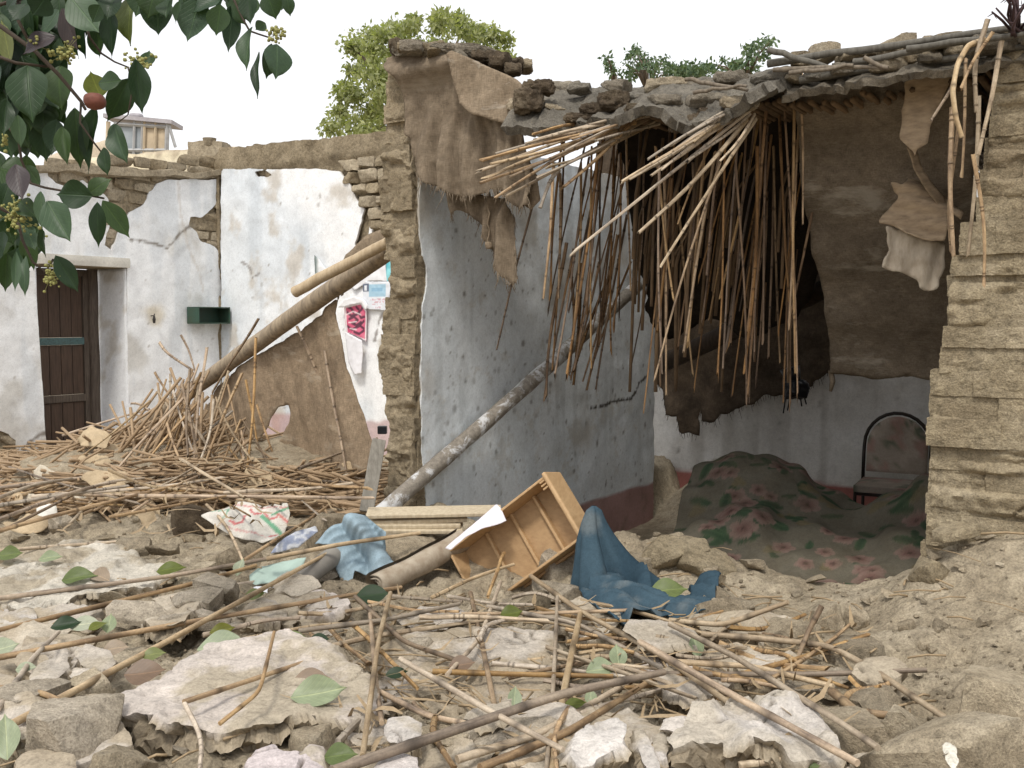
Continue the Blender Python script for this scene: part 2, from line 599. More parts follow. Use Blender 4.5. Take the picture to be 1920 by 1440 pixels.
def H(x, y):
    x = np.atleast_1d(np.asarray(x, float)); y = np.atleast_1d(np.asarray(y, float))
    z = Hbase(x, y)
    s, t = st(x, y)
    ins = sstep(t, 0.3, 0.8) * sstep(s, -0.1, 0.0) * (1 - sstep(s, 3.4, 3.5))
    near = 1 - np.clip((np.hypot(x, y - 4) - 8) / 6, 0, 1)
    q = p2(x, y, 0.3)
    # lumpy rubble: big swells, plate-like broken mud, clods
    n = 0.045 * fbm(q * 1.7, 3, 3) - 0.012
    w = q + 0.08 * np.stack([vn(q * 5, 31), vn(q * 5, 32), 0 * x], 1)
    cell = fbm(w * 4.3, 2, 9)
    n = n + 0.02 * np.tanh(cell * 7) + 0.016 * np.tanh(fbm(w * 11, 2, 19) * 7)
    n = n + 0.02 * fbm(q * 26, 5, 41, 0.75)
    smooth = sstep(s, 1.2, 1.9) * (1 - sstep(y, 4.0, 4.6)) * sstep(y, 2.9, 3.4)      # trodden earth before the right wall
    amp = near * (1 - 0.85 * ins) * (1 - 0.5 * smooth)
    return z + n * amp

def G(px, py, lift=0.0, d0=1.7, d1=14.0):
    """the point seen at a picture position on the ground, lifted off it a little"""
    D = np.linspace(d0, d1, 1400)
    d = ray(px, py)
    pts = EYE + d[None] * (D / d[1])[:, None]
    k = np.nonzero(pts[:, 2] <= Hbase(pts[:, 0], pts[:, 1]) + lift)[0]
    return pts[k[0] if len(k) else len(D) - 1].copy()

def spaced(edges):
    out = []
    for a, b, h in edges:
        out.append(np.arange(a, b, h))
    return np.unique(np.round(np.concatenate(out), 4))

gx = spaced([(-900, -60, 120), (-60, -14, 8), (-14, -6, 1.0), (-6, -3.2, 0.08), (-3.2, -2.2, 0.04), (-2.2, 2.4, 0.017), (2.4, 4.4, 0.06), (4.4, 14, 1.2), (14, 60, 8), (60, 901, 120)])
gy = spaced([(-600, -20, 120), (-20, 1.0, 3.0), (1.0, 2.0, 0.1), (2.0, 4.6, 0.017), (4.6, 6.2, 0.03), (6.2, 12.5, 0.09), (12.5, 24, 1.5), (24, 90, 11), (90, 1500, 200)])
GX, GY = np.meshgrid(gx, gy)
gz = H(GX.ravel(), GY.ravel())
nx, ny = len(gx), len(gy)
ii, jj = np.meshgrid(np.arange(nx - 1), np.arange(ny - 1))
b0 = (jj * nx + ii).ravel()
gq = np.stack([b0, b0 + 1, b0 + nx + 1, b0 + nx], 1)
ground = obj('ground', mesh('ground', np.stack([GX.ravel(), GY.ravel(), gz], 1), gq, M['ground']))
tag(ground, kind='structure')

# ------------------------------------------------------------------ walls
def wall_xy(p0, du, n):
    """2-D frame of a wall face: du along it, z up, n out of it"""
    p0 = np.asarray(p0, float)
    def to2(px, py):
        q = hit(px, py, p0, n) - p0
        return np.array([np.dot(q, du), q[2]])
    def to3(uv, off=0.0):
        uv = np.asarray(uv, float)
        o = off if np.isscalar(off) else off[:, None]
        return p0 + uv[:, :1] * du + uv[:, 1:2] * ZA + o * n
    return to2, to3

def pxpoly(to2, pts):
    return np.array([to2(*p) for p in pts])

def polydist(uv, line):
    line = np.asarray(line, float)
    bd = np.full(len(uv), 1e9)
    for a, b in zip(line[:-1], line[1:]):
        ab = b - a
        t = np.clip(((uv - a) @ ab) / (ab @ ab + 1e-12), 0, 1)
        bd = np.minimum(bd, np.linalg.norm(uv - a - t[:, None] * ab, axis=1))
    return bd

def spots(uv, n, box, r0, r1, seed):
    r = np.random.default_rng(seed)
    out = np.zeros(len(uv))
    for k in range(n):
        c = np.array([r.uniform(box[0], box[1]), r.uniform(box[2], box[3])])
        rad = r0 + (r1 - r0) * r.random() ** 3
        e = np.array([1.0, r.uniform(0.7, 1.6)])
        d = np.linalg.norm((uv - c) / e, axis=1)
        m = d < rad * 1.6
        out[m] = np.maximum(out[m], (1 - sstep(d[m], rad * 0.5, rad * 1.3)) * r.uniform(0.35, 1))
    return out

def lerp(a, b, t):
    t = np.clip(t, 0, 1)
    t = t[:, None] if np.ndim(t) == 1 else t
    return np.asarray(a, float) * (1 - t) + np.asarray(b, float) * t

def u3(uv, k=1.0, z=0.0):
    return p2(uv[:, 0] * k, uv[:, 1] * k, z)

def plaster(name, parent, to3, poly, h, colf, th=0.018, holes=(), seed=0, rel=0.006, off=0.0, mat='paint'):
    uv, q, be = sheet2d(poly, h, holes)
    top = to3(uv, off + rel * fbm(u3(uv, 5), 4, seed))
    n = to3(np.zeros((1, 2)), 1.0)[0] - to3(np.zeros((1, 2)), 0.0)[0]
    v, f, t = thicken(top, q, be, th, np.tile(n, (len(top), 1)))
    # quads of the sheet face +n when du x z = -n : flip as needed
    c = np.cross(v[f[0, 2]] - v[f[0, 0]], v[f[0, 3]] - v[f[0, 1]])
    if np.dot(c, n) < 0: f = f[:, ::-1]
    cols = colf(uv)
    cols = np.concatenate([cols, np.tile(np.array([[0.30, 0.25, 0.18]]), (len(uv), 1))])
    return put(name, v, f, M[mat], parent, cols=cols, smooth=True, sharp=50)

def brick_part(parent, c, ax, size, mat='brick', n=7, seed=0, amp=0.06, rnd=0.12, name='brick', fine=0.025, cuts=0, freq=3.0):
    v, f = rockv(size, n, rnd, amp, freq, cuts, seed, fine)
    w = np.asarray(c, float) + v @ np.asarray(ax, float)
    return put(name, w, f, M[mat], parent, smooth=True, sharp=38)

# ---- centre wall with its broken end (the pier)
cw = thing('broken_wall', W(-0.12, 0.05, 0.45), 'pale blue painted mud wall in the middle, its broken end showing bare brown brick courses', 'wall')
c2, c3 = wall_xy(W(0, 0), U, V)
v, f = [], []
core = boxv(W(-0.135, 1.44, 1.3), 0.22, 2.56, 2.55, [V, U, ZA])
put('mud_core', core[0], core[1], M['pier'], cw, smooth=False)
outline = [(786, 330), (784, 380), (783, 430), (790, 480), (797, 500), (796, 540), (790, 570), (787, 640), (786, 700), (787, 760), (789, 830), (793, 900), (796, 960)]
edge = [c2(*p) for p in outline]
edge = [(e[0], e[1]) for e in edge]
top_z, bot_z, far_t = 2.58, 0.02, 2.735
poly = np.array([(edge[0][0], top_z)] + edge + [(edge[-1][0] + 0.02, bot_z), (far_t, bot_z), (far_t, top_z)])
crack = [c2(*p) for p in [(1105, 765), (1130, 760), (1150, 752), (1178, 748), (1188, 735), (1195, 718), (1210, 705)]]
def cw_col(uv):
    c = lerp((0.66, 0.715, 0.75), (0.75, 0.79, 0.815), 0.5 + 0.9 * fbm(u3(uv, 1.6), 4, 5))
    streak = fbm(p2(uv[:, 0] * 14, uv[:, 1] * 0.8), 4, 8)
    c = lerp(c, (0.50, 0.53, 0.54), 0.55 * sstep(streak, 0.02, 0.5))
    st_ = sstep(fbm(u3(uv, 2.2), 4, 21) + 0.42 * sstep(uv[:, 1], 1.55, 2.2), 0.28, 0.75)
    c = lerp(c, (0.36, 0.32, 0.26), 0.7 * st_)
    c = lerp(c, (0.46, 0.44, 0.40), 0.38 * sstep(uv[:, 0] + .5 * fbm(u3(uv, 2), 4, 77), 1.6, 2.8))
    c = lerp(c, (0.47, 0.43, 0.36), 0.4 * sstep(fbm(u3(uv, 7), 5, 78, .75), .15, .45))
    c = lerp(c, (0.74, 0.77, 0.79), 0.5 * sstep(fbm(p2(uv[:, 0] * 5, uv[:, 1] * 2.2), 4, 79), .1, .4))
    sp = np.maximum(spots(uv, 420, (0, 2.7, 0.4, 2.1), 0.003, 0.017, 4), spots(uv, 60, (0.2, 1.4, 0.9, 1.5), 0.006, 0.026, 5) * 0.75)
    c = lerp(c, (0.15, 0.135, 0.115), sp * 0.85)
    bt = 0.39 + 0.012 * fbm(p2(uv[:, 0] * 5, 0), 3, 3)
    red = lerp((0.42, 0.265, 0.245), (0.33, 0.20, 0.18), 0.5 + fbm(u3(uv, 5), 4, 2))
    red = lerp(red, (0.2, 0.16, 0.13), sstep(fbm(u3(uv, 7), 4, 12), 0.1, 0.5) * 0.6)
    c = lerp(c, red, 1 - sstep(uv[:, 1], bt - 0.012, bt + 0.012))
    d = polydist(uv, crack)
    c = lerp(c, (0.07, 0.06, 0.05), 1 - sstep(d + 0.008 * vn(u3(uv, 60), 2), 0.004, 0.014))
    return c
plaster('plaster', cw, c3, jag(poly, 0.015, 0.014, 3), 0.0125, cw_col, th=0.03, seed=2, rel=0.008, off=.012)
# end courses: each brick by itself
e2, e3 = wall_xy(W(0, 0), V, -U)
prof = [(60, 752, 772), (120, 728, 768), (200, 724, 766), (300, 720, 776), (385, 717, 783), (450, 720, 785), (487, 722, 789), (492, 736, 800), (540, 732, 798), (570, 724, 790), (620, 718, 788),
        (690, 716, 786), (740, 726, 789), (800, 737, 789), (850, 731, 793), (900, 728, 797), (960, 724, 800)]
def prof_at(z):
    best = None
    for py in range(60, 965, 5):
        a = e2(750, py)
        if best is None or abs(a[1] - z) < best[0]:
            best = (abs(a[1] - z), py)
    py = best[1]
    ys = [q[0] for q in prof]
    l = np.interp(py, ys, [q[1] for q in prof]); r = np.interp(py, ys, [q[2] for q in prof])
    return e2(l, py)[0], e2(r, py)[0]
z = 0.46; k = 0
while z < 2.84:
    hgt = R.uniform(0.088, 0.125)
    l, r = prof_at(z + hgt / 2)
    l += .022; r = min(r, .002)
    cutp = [l, r] if (k % 3 != 1 or r - l < 0.16) else [l, l + (r - l) * R.uniform(0.42, 0.6), r]
    for a, b in zip(cutp[:-1], cutp[1:]):
        pr = R.uniform(-0.02, 0.02)
        brick_part(cw, W((a + b) / 2, 0.03 + pr, z + hgt / 2), [V, -U, ZA], (b - a + 0.004, 0.12, hgt + 0.006), 'pier', 18, 100 + k * 3 + int(a * 50), 0.085, 0.07, fine=0.07, cuts=0, freq=2.2)
    z += hgt * 0.985; k += 1
# mud washed over the courses, broken away where bricks stand proud
pl = np.array([e2(min(q[0] + 4, 785), q[1]) for q in [(735, 200), (768, 205), (776, 300), (783, 385), (784, 480), (797, 495), (796, 545), (788, 600), (786, 690), (789, 740), (790, 850), (796, 930), (797, 985), (722, 985), (728, 900), (732, 850), (738, 800), (727, 740), (717, 690), (719, 620), (725, 570), (733, 540), (737, 492), (722, 485), (721, 450), (718, 385), (721, 300)]])
uv, q, be = sheet2d(jag(pl, .012, .01, 5, 16), .009)
off = .030 + .03 * fbm(p2(uv[:, 0] * 4, uv[:, 1] * 9), 4, 31, .6) + .02 * np.tanh(4 * fbm(p2(uv[:, 0] * 9, uv[:, 1] * 16), 3, 37)) + .012 * fbm(u3(uv, 45), 4, 39, .7)
top = e3(uv, off); v, f, t = thicken(top, q, be, .03, np.tile(-U, (len(top), 1)))
c = np.cross(v[f[0, 2]] - v[f[0, 0]], v[f[0, 3]] - v[f[0, 1]])
if np.dot(c, -U) < 0: f = f[:, ::-1]
put('mud_render', v, f, M['pier'], cw, sharp=50)
# mortar fill behind the courses so joints are not see-through
v, f = rockv((0.19, 0.1, 2.4), 20, 0.02, 0.03, 3, 0, 5, 0.03)
put('mortar', W(-0.115, 0.09, 1.64) + v @ np.array([V, U, ZA]), f, M['pier'], cw, sharp=40)

# ---- right front wall
rw = thing('eroded_brick_wall', W(2.9, 0.2, 0.6), 'weathered yellow mud-brick wall standing at the right edge beside the dark opening', 'wall')
rprof = [(60, 1868), (90, 1866), (200, 1862), (300, 1850), (420, 1832), (470, 1792), (560, 1778), (640, 1775), (700, 1757), (740, 1747), (960, 1743), (1010, 1736), (1090, 1716)]
f2, f3 = wall_xy(W(0, 0), V, -U)
z = 0.56; k = 0
while z < 2.60:
    hgt = R.choice([0.075, 0.09, 0.1, 0.115])
    py = None
    for yy in range(40, 1200, 5):
        if f2(1800, yy)[1] <= z + hgt / 2: py = yy; break
    py = py or 60
    s0 = f2(np.interp(py, [q[0] for q in rprof], [q[1] for q in rprof]), py)[0] + R.uniform(-0.008, 0.008)
    s = s0
    while s < 3.5:
        ln = R.uniform(0.2, 0.36) if s > s0 else R.uniform(0.12, 0.3)
        pr = R.uniform(-0.018, 0.014) - 0.02 * (k % 4 == 2)
        big = s < 2.95
        brick_part(rw, W(s + ln / 2, 0.17 + pr, z + hgt / 2), [V, -U, ZA], (ln + 0.012, 0.36, hgt * 1.06), 'yellow_mud', 22 if big else 8, 300 + k * 7 + int(s * 40), 0.075, 0.04, fine=0.075 if big else 0.05, cuts=0, freq=1.6)
        s += ln
    z += hgt; k += 1
pl = np.array([f2(*q) for q in [(1868, 95), (1866, 200), (1853, 300), (1834, 425), (1796, 475), (1782, 560), (1779, 640), (1761, 700), (1751, 740), (1747, 960), (1741, 1010), (1722, 1090), (1730, 1160), (2100, 1180), (2100, 40)]])
uv, q, be = sheet2d(jag(pl, .012, .012, 6, 14), .0095)
uu = p2(uv[:, 0] * 2.2, uv[:, 1] * 7.5)
off = .010 + .034 * fbm(uu, 4, 51, .6) + .016 * np.tanh(4 * fbm(p2(uv[:, 0] * 5, uv[:, 1] * 15), 3, 57)) + .012 * fbm(u3(uv, 40), 4, 59, .7) - .012 * sstep(np.abs(fbm(p2(uv[:, 0] * 3, uv[:, 1] * 5), 3, 61)), .05, 0.0)
off = off - .02 * (.5 + .5 * np.sin(uv[:, 1] * 2 * math.pi / .095 + 3 * fbm(u3(uv, 1.5), 2, 3))) ** 6
top = f3(uv, off); v, f, t = thicken(top, q, be, .05, np.tile(-U, (len(top), 1)))
c = np.cross(v[f[0, 2]] - v[f[0, 0]], v[f[0, 3]] - v[f[0, 1]])
if np.dot(c, -U) < 0: f = f[:, ::-1]
put('mud_render', v, f, M['yellow_mud'], rw, sharp=50)
core = boxv(W(3.2, 0.2, 1.55), 0.5, 0.24, 2.0, [V, U, ZA])
put('mud_core', core[0], core[1], M['yellow_mud'], rw, smooth=False)
# ---- rear wall of the room
bw = thing('rear_wall', W(1.4, 3.45, 0.1), 'stained white rear wall of the room with a red painted base behind the floral cover', 'wall')
k2, k3 = wall_xy(W(0, 3.37), V, -U)
core = boxv(W(1.2, 3.52, 1.35), 5.4, 0.25, 2.7, [V, U, ZA])
put('mud_core', core[0], core[1], M['pier'], bw, smooth=False)
def bw_col(uv):
    c = lerp((0.60, 0.59, 0.56), (0.72, 0.71, 0.69), 0.5 + fbm(u3(uv, 2), 4, 7))
    c = lerp(c, (0.34, 0.30, 0.25), 0.8 * sstep(fbm(u3(uv, 1.7), 5, 33), 0.05, 0.5))
    c = lerp(c, (0.33, 0.31, 0.28), 0.5 * sstep(fbm(p2(uv[:, 0] * 9, uv[:, 1] * 0.9), 4, 6), 0.0, 0.5))
    c = lerp(c, (0.12, 0.10, 0.08), 0.8 * spots(uv, 60, (-.3, 2.6, 0.4, 1.4), 0.003, 0.018, 14))
    c = lerp(c, (0.36, 0.15, 0.13), 1 - sstep(uv[:, 1] + 0.02 * fbm(u3(uv, 6), 3, 1), 0.38, 0.40))
    hole = fbm(u3(uv, 4), 4, 3) * 0.15 + np.hypot((uv[:, 0] - 0.32) / 0.22, (uv[:, 1] - 0.32) / 0.24)
    c = lerp(c, (0.3, 0.25, 0.17), 1 - sstep(hole, 0.85, 0.95))
    return c
plaster('plaster', bw, k3, np.array([(-1.5, 0.02), (3.5, 0.02), (3.5, 2.6), (-1.5, 2.6)]), 0.025, bw_col, seed=9, rel=0.012)
sw = thing('side_wall', W(3.3, 1.9, 0.1), 'plain mud wall closing the right side of the dark room', 'wall')
core = boxv(W(3.42, 1.85, 1.3), 0.22, 2.9, 2.6, [V, U, ZA])
put('mud_face', core[0], core[1], M['pier'], sw, smooth=False)

# ---- the far house on the left : door wall and the wall joined to it
L0 = np.array([-3.37, 11.6, 0.0])
L0[:2] = P(412, 600, 11.6)[:2]
a2, a3 = wall_xy(L0, U, V)
b2, b3 = wall_xy(L0, V, -U)
dw = thing('door_wall', L0 - U * 1.6 + np.array([0, 0, 0.2]), 'peeling whitewashed wall on the left with a deep brown door', 'wall')
jw = thing('whitewashed_wall', L0 + V * 1.5 + np.array([0, 0, 0.2]), 'whitewashed wall with torn posters behind the leaning beam', 'wall')
o_l, o_r, o_t = 62, 233, 495
doorpoly = pxpoly(a2, [(60, 495), (234, 493), (238, 800), (240, 980), (84, 980), (84, 845), (70, 640)])
da0, da1 = doorpoly[0][0], doorpoly[1][0]
dz = doorpoly[0][1]
left_end = -3.6
topz = lambda px, py: a2(px, py)[1]
zt = [a2(-30, 325)[1], a2(90, 322)[1], a2(250, 330)[1], a2(405, 332)[1]]
wallpoly = np.array([(left_end, 0.0), (0.0, 0.0), (0.0, zt[3])] + [tuple(a2(x, y)) for x, y in [(395, 338), (330, 332), (240, 336), (100, 322), (-30, 325)]] + [(left_end, zt[0])])
exp1 = pxpoly(a2, [(80, 300), (420, 300), (420, 338), (380, 338), (345, 336), (310, 338), (292, 345), (278, 362), (265, 385), (248, 395), (238, 398), (225, 420), (205, 470), (192, 460), (205, 400), (200, 372), (170, 352), (150, 338), (140, 355), (100, 345), (88, 330)])
exp2 = pxpoly(a2, [(425, 355), (402, 355), (402, 382), (385, 400), (372, 410), (352, 406), (350, 422), (366, 436), (372, 452), (390, 458), (405, 470), (408, 520), (425, 530)])
exp3 = pxpoly(a2, [(-60, 805), (5, 808), (25, 825), (30, 850), (45, 856), (48, 920), (-60, 920)])
crk = [[a2(*p) for p in [(352, 424), (335, 436), (322, 452), (310, 465), (290, 458), (262, 452), (240, 450)]], [a2(*p) for p in [(330, 345), (335, 400), (345, 450), (372, 520), (378, 545)]],
       [a2(*p) for p in [(38, 850), (50, 830), (70, 815), (82, 812)]]]
def dw_col(uv):
    c = lerp((0.74, 0.75, 0.76), (0.84, 0.85, 0.86), 0.5 + fbm(u3(uv, 1.3), 4, 5))
    c = lerp(c, (0.56, 0.54, 0.50), 0.75 * sstep(fbm(u3(uv, 2.4), 5, 6), 0.12, 0.5))
    c = lerp(c, (0.62, 0.65, 0.68), 0.6 * sstep(fbm(p2(uv[:, 0] * 6, uv[:, 1] * 1.0), 4, 16), 0.05, 0.4))
    ye = a2(285, 590); c = lerp(c, (0.62, 0.54, 0.40), 0.75 * (1 - sstep(np.hypot((uv[:, 0] - ye[0]) / 0.2, (uv[:, 1] - ye[1]) / 0.16) + 0.35 * fbm(u3(uv, 8), 3, 1), 0.4, 1.1)))
    c = lerp(c, (0.36, 0.30, 0.22), 0.7 * (1 - sstep(uv[:, 1] + 0.25 * fbm(u3(uv, 3), 4, 9), 0.25, 0.6)))
    c = lerp(c, (0.25, 0.2, 0.15), 0.75 * spots(uv, 90, (-3.4, 0, 0.3, 2.8), 0.005, 0.02, 24))
    for i, l in enumerate(crk):
        d = polydist(uv, l) + 0.012 * vn(u3(uv, 30), 2)
        c = lerp(c, (0.2, 0.17, 0.14) if i != 1 else (0.55, 0.5, 0.44), (1 - sstep(d, 0.006, 0.022)) * (0.9 if i != 1 else 0.5))
    return c
holes = [doorpoly, jag(exp1, 0.04, 0.03, 2), jag(exp2, 0.03, 0.02, 4), jag(exp3, 0.04, 0.03, 5)]
plaster('plaster', dw, a3, wallpoly, 0.022, dw_col, th=0.035, holes=holes, seed=4, rel=0.012, off=0.035)
# mud core with the doorway left open (front at off 0)
for nm, poly in (('mud_core', np.array([(left_end, 0), (da0, 0), (da0, zt[0] + 0.01), (left_end, zt[0] + 0.01)])), ('mud_core', np.array([(da1, 0), (0.25, 0), (0.25, zt[3] + 0.02), (da1, zt[2] + 0.02)])),
                 ('mud_core', np.array([(da0, dz), (da1, dz), (da1, zt[2] + 0.02), (da0, zt[1] + 0.02)]))):
    uv, q, be = sheet2d(poly, 0.05)
    top = a3(uv, 0.02 * fbm(u3(uv, 4), 4, 3))
    v, f, t = thicken(top, q, be, 0.5, np.tile(V, (len(top), 1)))
    c = np.cross(v[f[0, 2]] - v[f[0, 0]], v[f[0, 3]] - v[f[0, 1]])
    if np.dot(c, V) < 0: f = f[:, ::-1]
    put(nm, v, f, M['pier'], dw)
# bricks showing where the plaster fell
def brick_field(parent, to3, n, du, poly, bw_, bh, mat, seed, depth=0.06, off=0.0):
    poly = np.asarray(poly)
    mn, mx = poly.min(0), poly.max(0)
    r = random.Random(seed); zz = mn[1]; row = 0
    while zz < mx[1]:
        x = mn[0] - (row % 2) * bw_ * 0.5
        while x < mx[0]:
            ln = bw_ * r.uniform(0.6, 1.25); h_ = bh * r.uniform(0.82, 1.0)
            cx_, cz_ = x + ln / 2, zz + bh / 2
            if inpoly(np.array([cx_]), np.array([cz_]), poly)[0] or inpoly(np.array([cx_ + ln * .3]), np.array([cz_]), poly)[0]:
                c = to3(np.array([[cx_ + r.uniform(-.01, .01), cz_ + r.uniform(-.012, .012)]]), off + r.uniform(-0.02, 0.012))[0]
                brick_part(parent, c, [du, n, ZA], (ln * 0.94, depth, h_), r.choice([mat, mat, 'pier']), 8, r.randrange(9999), 0.13, 0.26, fine=0.09, cuts=2)
            x += ln
        zz += bh; row += 1
brick_field(dw, a3, V, U, exp1, 0.30, 0.125, 'brick', 1, off=0.005)
brick_field(dw, a3, V, U, exp2, 0.26, 0.115, 'brick', 2, off=0.005)
brick_field(dw, a3, V, U, exp3, 0.26, 0.115, 'clod', 3, off=0.005)
# mud coping of the door wall
line = [a3(np.array([a2(x, y)]), -0.2)[0] for x, y in [(-60, 322), (60, 318), (170, 322), (300, 328), (408, 326)]]
tv = []
v, f = cubegrid(24)
cp = np.array(line)
tt = (v[:, 1] + 1) / 2 * (len(cp) - 1)
base = np.stack([np.interp(tt, np.arange(len(cp)), cp[:, i]) for i in range(3)], 1)
w = base + V * (v[:, :1] * 0.3) + ZA * (v[:, 2:3] * 0.055 * (1 - 0.4 * v[:, :1] ** 2))
w = w + 0.05 * np.stack([fbm(w * 3, 3, 1), fbm(w * 3, 3, 2), fbm(w * 4, 4, 3)], 1)
put('mud_coping', w, f, M['brick'], dw, sharp=40)
# reveal and lintel of the doorway
for a_, nn in ((da1, -1), (da0, 1)):
    pts = np.array([[0, 0.1], [0.49, 0.1], [0.49, dz], [0, dz]])
    uv, q, be = sheet2d(pts, 0.04)
    top = L0 + U * (a_ + 0.008 * nn) - V * (uv[:, :1] - 0.03) + ZA * uv[:, 1:] + U * (nn * 0.012 + 0.004 * fbm(u3(uv, 6), 3, 4)[:, None])
    v, f, t = thicken(top, q, be, 0.012, np.tile(U * nn, (len(top), 1)))
    c = np.cross(v[f[0, 2]] - v[f[0, 0]], v[f[0, 3]] - v[f[0, 1]])
    if np.dot(c, U * nn) < 0: f = f[:, ::-1]
    col = lerp((0.74, 0.75, 0.77), (0.56, 0.53, 0.49), sstep(fbm(u3(uv, 4), 5, 8, .7), 0.05, 0.5))
    put('door_reveal', v, f, M['paint'], dw, cols=np.concatenate([col, col]))
v, f = rockv((da1 - da0 + 0.05, 0.42, 0.10), 14, 0.06, 0.03, 2, 0, 3, 0.02)
v = a3(np.array([[(da0 + da1) / 2, dz + 0.055]]), -0.14)[0] + v @ np.array([U, V, ZA])
c = np.tile(np.array([[0.70, 0.67, 0.60]]), (len(v), 1)) * (0.85 + 0.25 * fbm(v * 6, 3, 1)[:, None])
put('lintel', v, f, M['paint'], dw, cols=c, sharp=40)

# door (hangs in the wall, a thing by itself)
M['door_wood'] = plain('door_wood', (0.095, 0.06, 0.042), 0.6, (0.05, 0.033, 0.025), 5, 0.3, (14, 14, 1.2))
M['door_frame'] = plain('door_frame', (0.12, 0.095, 0.075), 0.7, (0.055, 0.04, 0.032), 5, 0.4, (14, 14, 1.2))
M['rail_blue'] = plain('rail_blue', (0.085, 0.16, 0.165), 0.6, (0.06, 0.085, 0.085), 7, 0.3, (2, 8, 8))
g2, g3 = wall_xy(L0 - V * 0.44, U, V)
door = thing('house_entrance', g3(np.array([[g2(115, 700)[0], 0.25]]))[0], 'dark brown plank door with a blue-grey middle rail, closed in the whitewashed wall', 'door')
dl, dr = g2(62, 600)[0] - 0.1, g2(163, 600)[0]
jr = g2(182, 600)[0]
dtop, dbot = dz - 0.01, 0.22
zr1, zr2 = g2(110, 640)[1], g2(110, 748)[1]
def dpart(nm, x0, x1, z0, z1, off, th, mat, parent=door):
    b = boxv(g3(np.array([[(x0 + x1) / 2, (z0 + z1) / 2]]), off)[0], x1 - x0, th, z1 - z0, [U, V, ZA])
    return soft(put(nm, b[0], b[1], M[mat], parent, smooth=False), 0.006)
nb = 5
for zz0, zz1 in ((zr1 + 0.04, dtop), (zr2 + 0.04, zr1 - 0.04), (dbot, zr2 - 0.04)):
    for i in range(nb):
        xa = dl + (dr - 0.06 - dl) * i / nb; xb = dl + (dr - 0.06 - dl) * (i + 1) / nb
        dpart('plank', xa + 0.003, xb - 0.003, zz0, zz1, R.uniform(-0.004, 0.004), 0.03, 'door_wood')
dpart('stile', dr - 0.06, dr, dbot, dtop, 0.012, 0.045, 'door_frame')
dpart('rail', dl, dr - 0.062, zr1 - 0.038, zr1 + 0.038, 0.02, 0.045, 'rail_blue')
dpart('rail', dl, dr - 0.062, zr2 - 0.038, zr2 + 0.038, 0.02, 0.045, 'door_frame')
dpart('rail', dl, dr - 0.062, dtop - 0.07, dtop, 0.02, 0.045, 'door_frame')
pts = [g3(np.array([[ dr + .052 + 0.006 * math.sin(7 * t_), t_]]), 0.03)[0] for t_ in np.linspace(0.15, dz - 0.005, 14)]
v, f = tubev(pts, 0.058, 8, 3, 0.25)
put('door_post', v, f, M['door_frame'], door, sharp=50)
b = boxv(g3(np.array([[(dl + dr) / 2, 0.235]]), 0.1)[0], dr - dl, 0.2, 0.07, [U, V, ZA])
soft(put('threshold', b[0], b[1], M['door_frame'], door, smooth=False), 0.01)

# ---- wall joined to it
jpoly_t = pxpoly(b2, [(418, 318), (520, 318), (560, 316), (610, 318), (640, 322), (660, 345), (672, 375), (690, 395), (705, 420), (700, 440), (760, 470), (900, 470)])
jend = jpoly_t[-1][0]
jpoly = np.concatenate([[(0.03, 0.1)], jpoly_t, [(jend, 0.1)]])
jh = [pxpoly(b2, p) for p in ([(480, 322), (500, 318), (520, 330), (490, 334)], [(690, 380), (704, 400), (694, 440), (680, 470), (668, 460), (680, 420)])]
def jw_col(uv):
    c = lerp((0.66, 0.70, 0.74), (0.82, 0.84, 0.86), 0.5 + 1.1 * fbm(u3(uv, 1.2), 4, 15))
    c = lerp(c, (0.55, 0.59, 0.63), 0.6 * sstep(fbm(p2(uv[:, 0] * 7, uv[:, 1] * 0.8), 4, 4), 0.0, 0.4))
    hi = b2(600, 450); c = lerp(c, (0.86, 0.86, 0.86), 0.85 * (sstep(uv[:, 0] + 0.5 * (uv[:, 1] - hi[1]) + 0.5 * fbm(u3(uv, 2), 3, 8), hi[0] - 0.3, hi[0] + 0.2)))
    c = lerp(c, (0.5, 0.44, 0.36), 0.65 * sstep(fbm(u3(uv, 3.1), 5, 26), 0.2, 0.5))
    c = lerp(c, (0.22, 0.18, 0.14), 0.8 * spots(uv, 100, (0, 3.0, 0.5, 3.0), 0.005, 0.022, 34))
    c = lerp(c, (0.42, 0.2, 0.19), 0.6 * (1 - sstep(uv[:, 1] + 0.03 * fbm(u3(uv, 5), 3, 7), 0.55, 0.60)))
    d = np.minimum(polydist(uv, [b2(*p) for p in [(455, 490), (470, 500), (478, 520), (492, 512)]]), polydist(uv, [b2(*p) for p in [(705, 640), (715, 600), (722, 585)]])) + 0.012 * vn(u3(uv, 30), 2)
    return lerp(c, (0.2, 0.17, 0.15), 0.8 * (1 - sstep(d, 0.004, 0.016)))
plaster('plaster', jw, b3, jag(jpoly, 0.03, 0.022, 8), 0.022, jw_col, th=0.03, holes=[jag(x, 0.02, 0.03, 3) for x in jh], seed=14, rel=0.012, off=0.03)
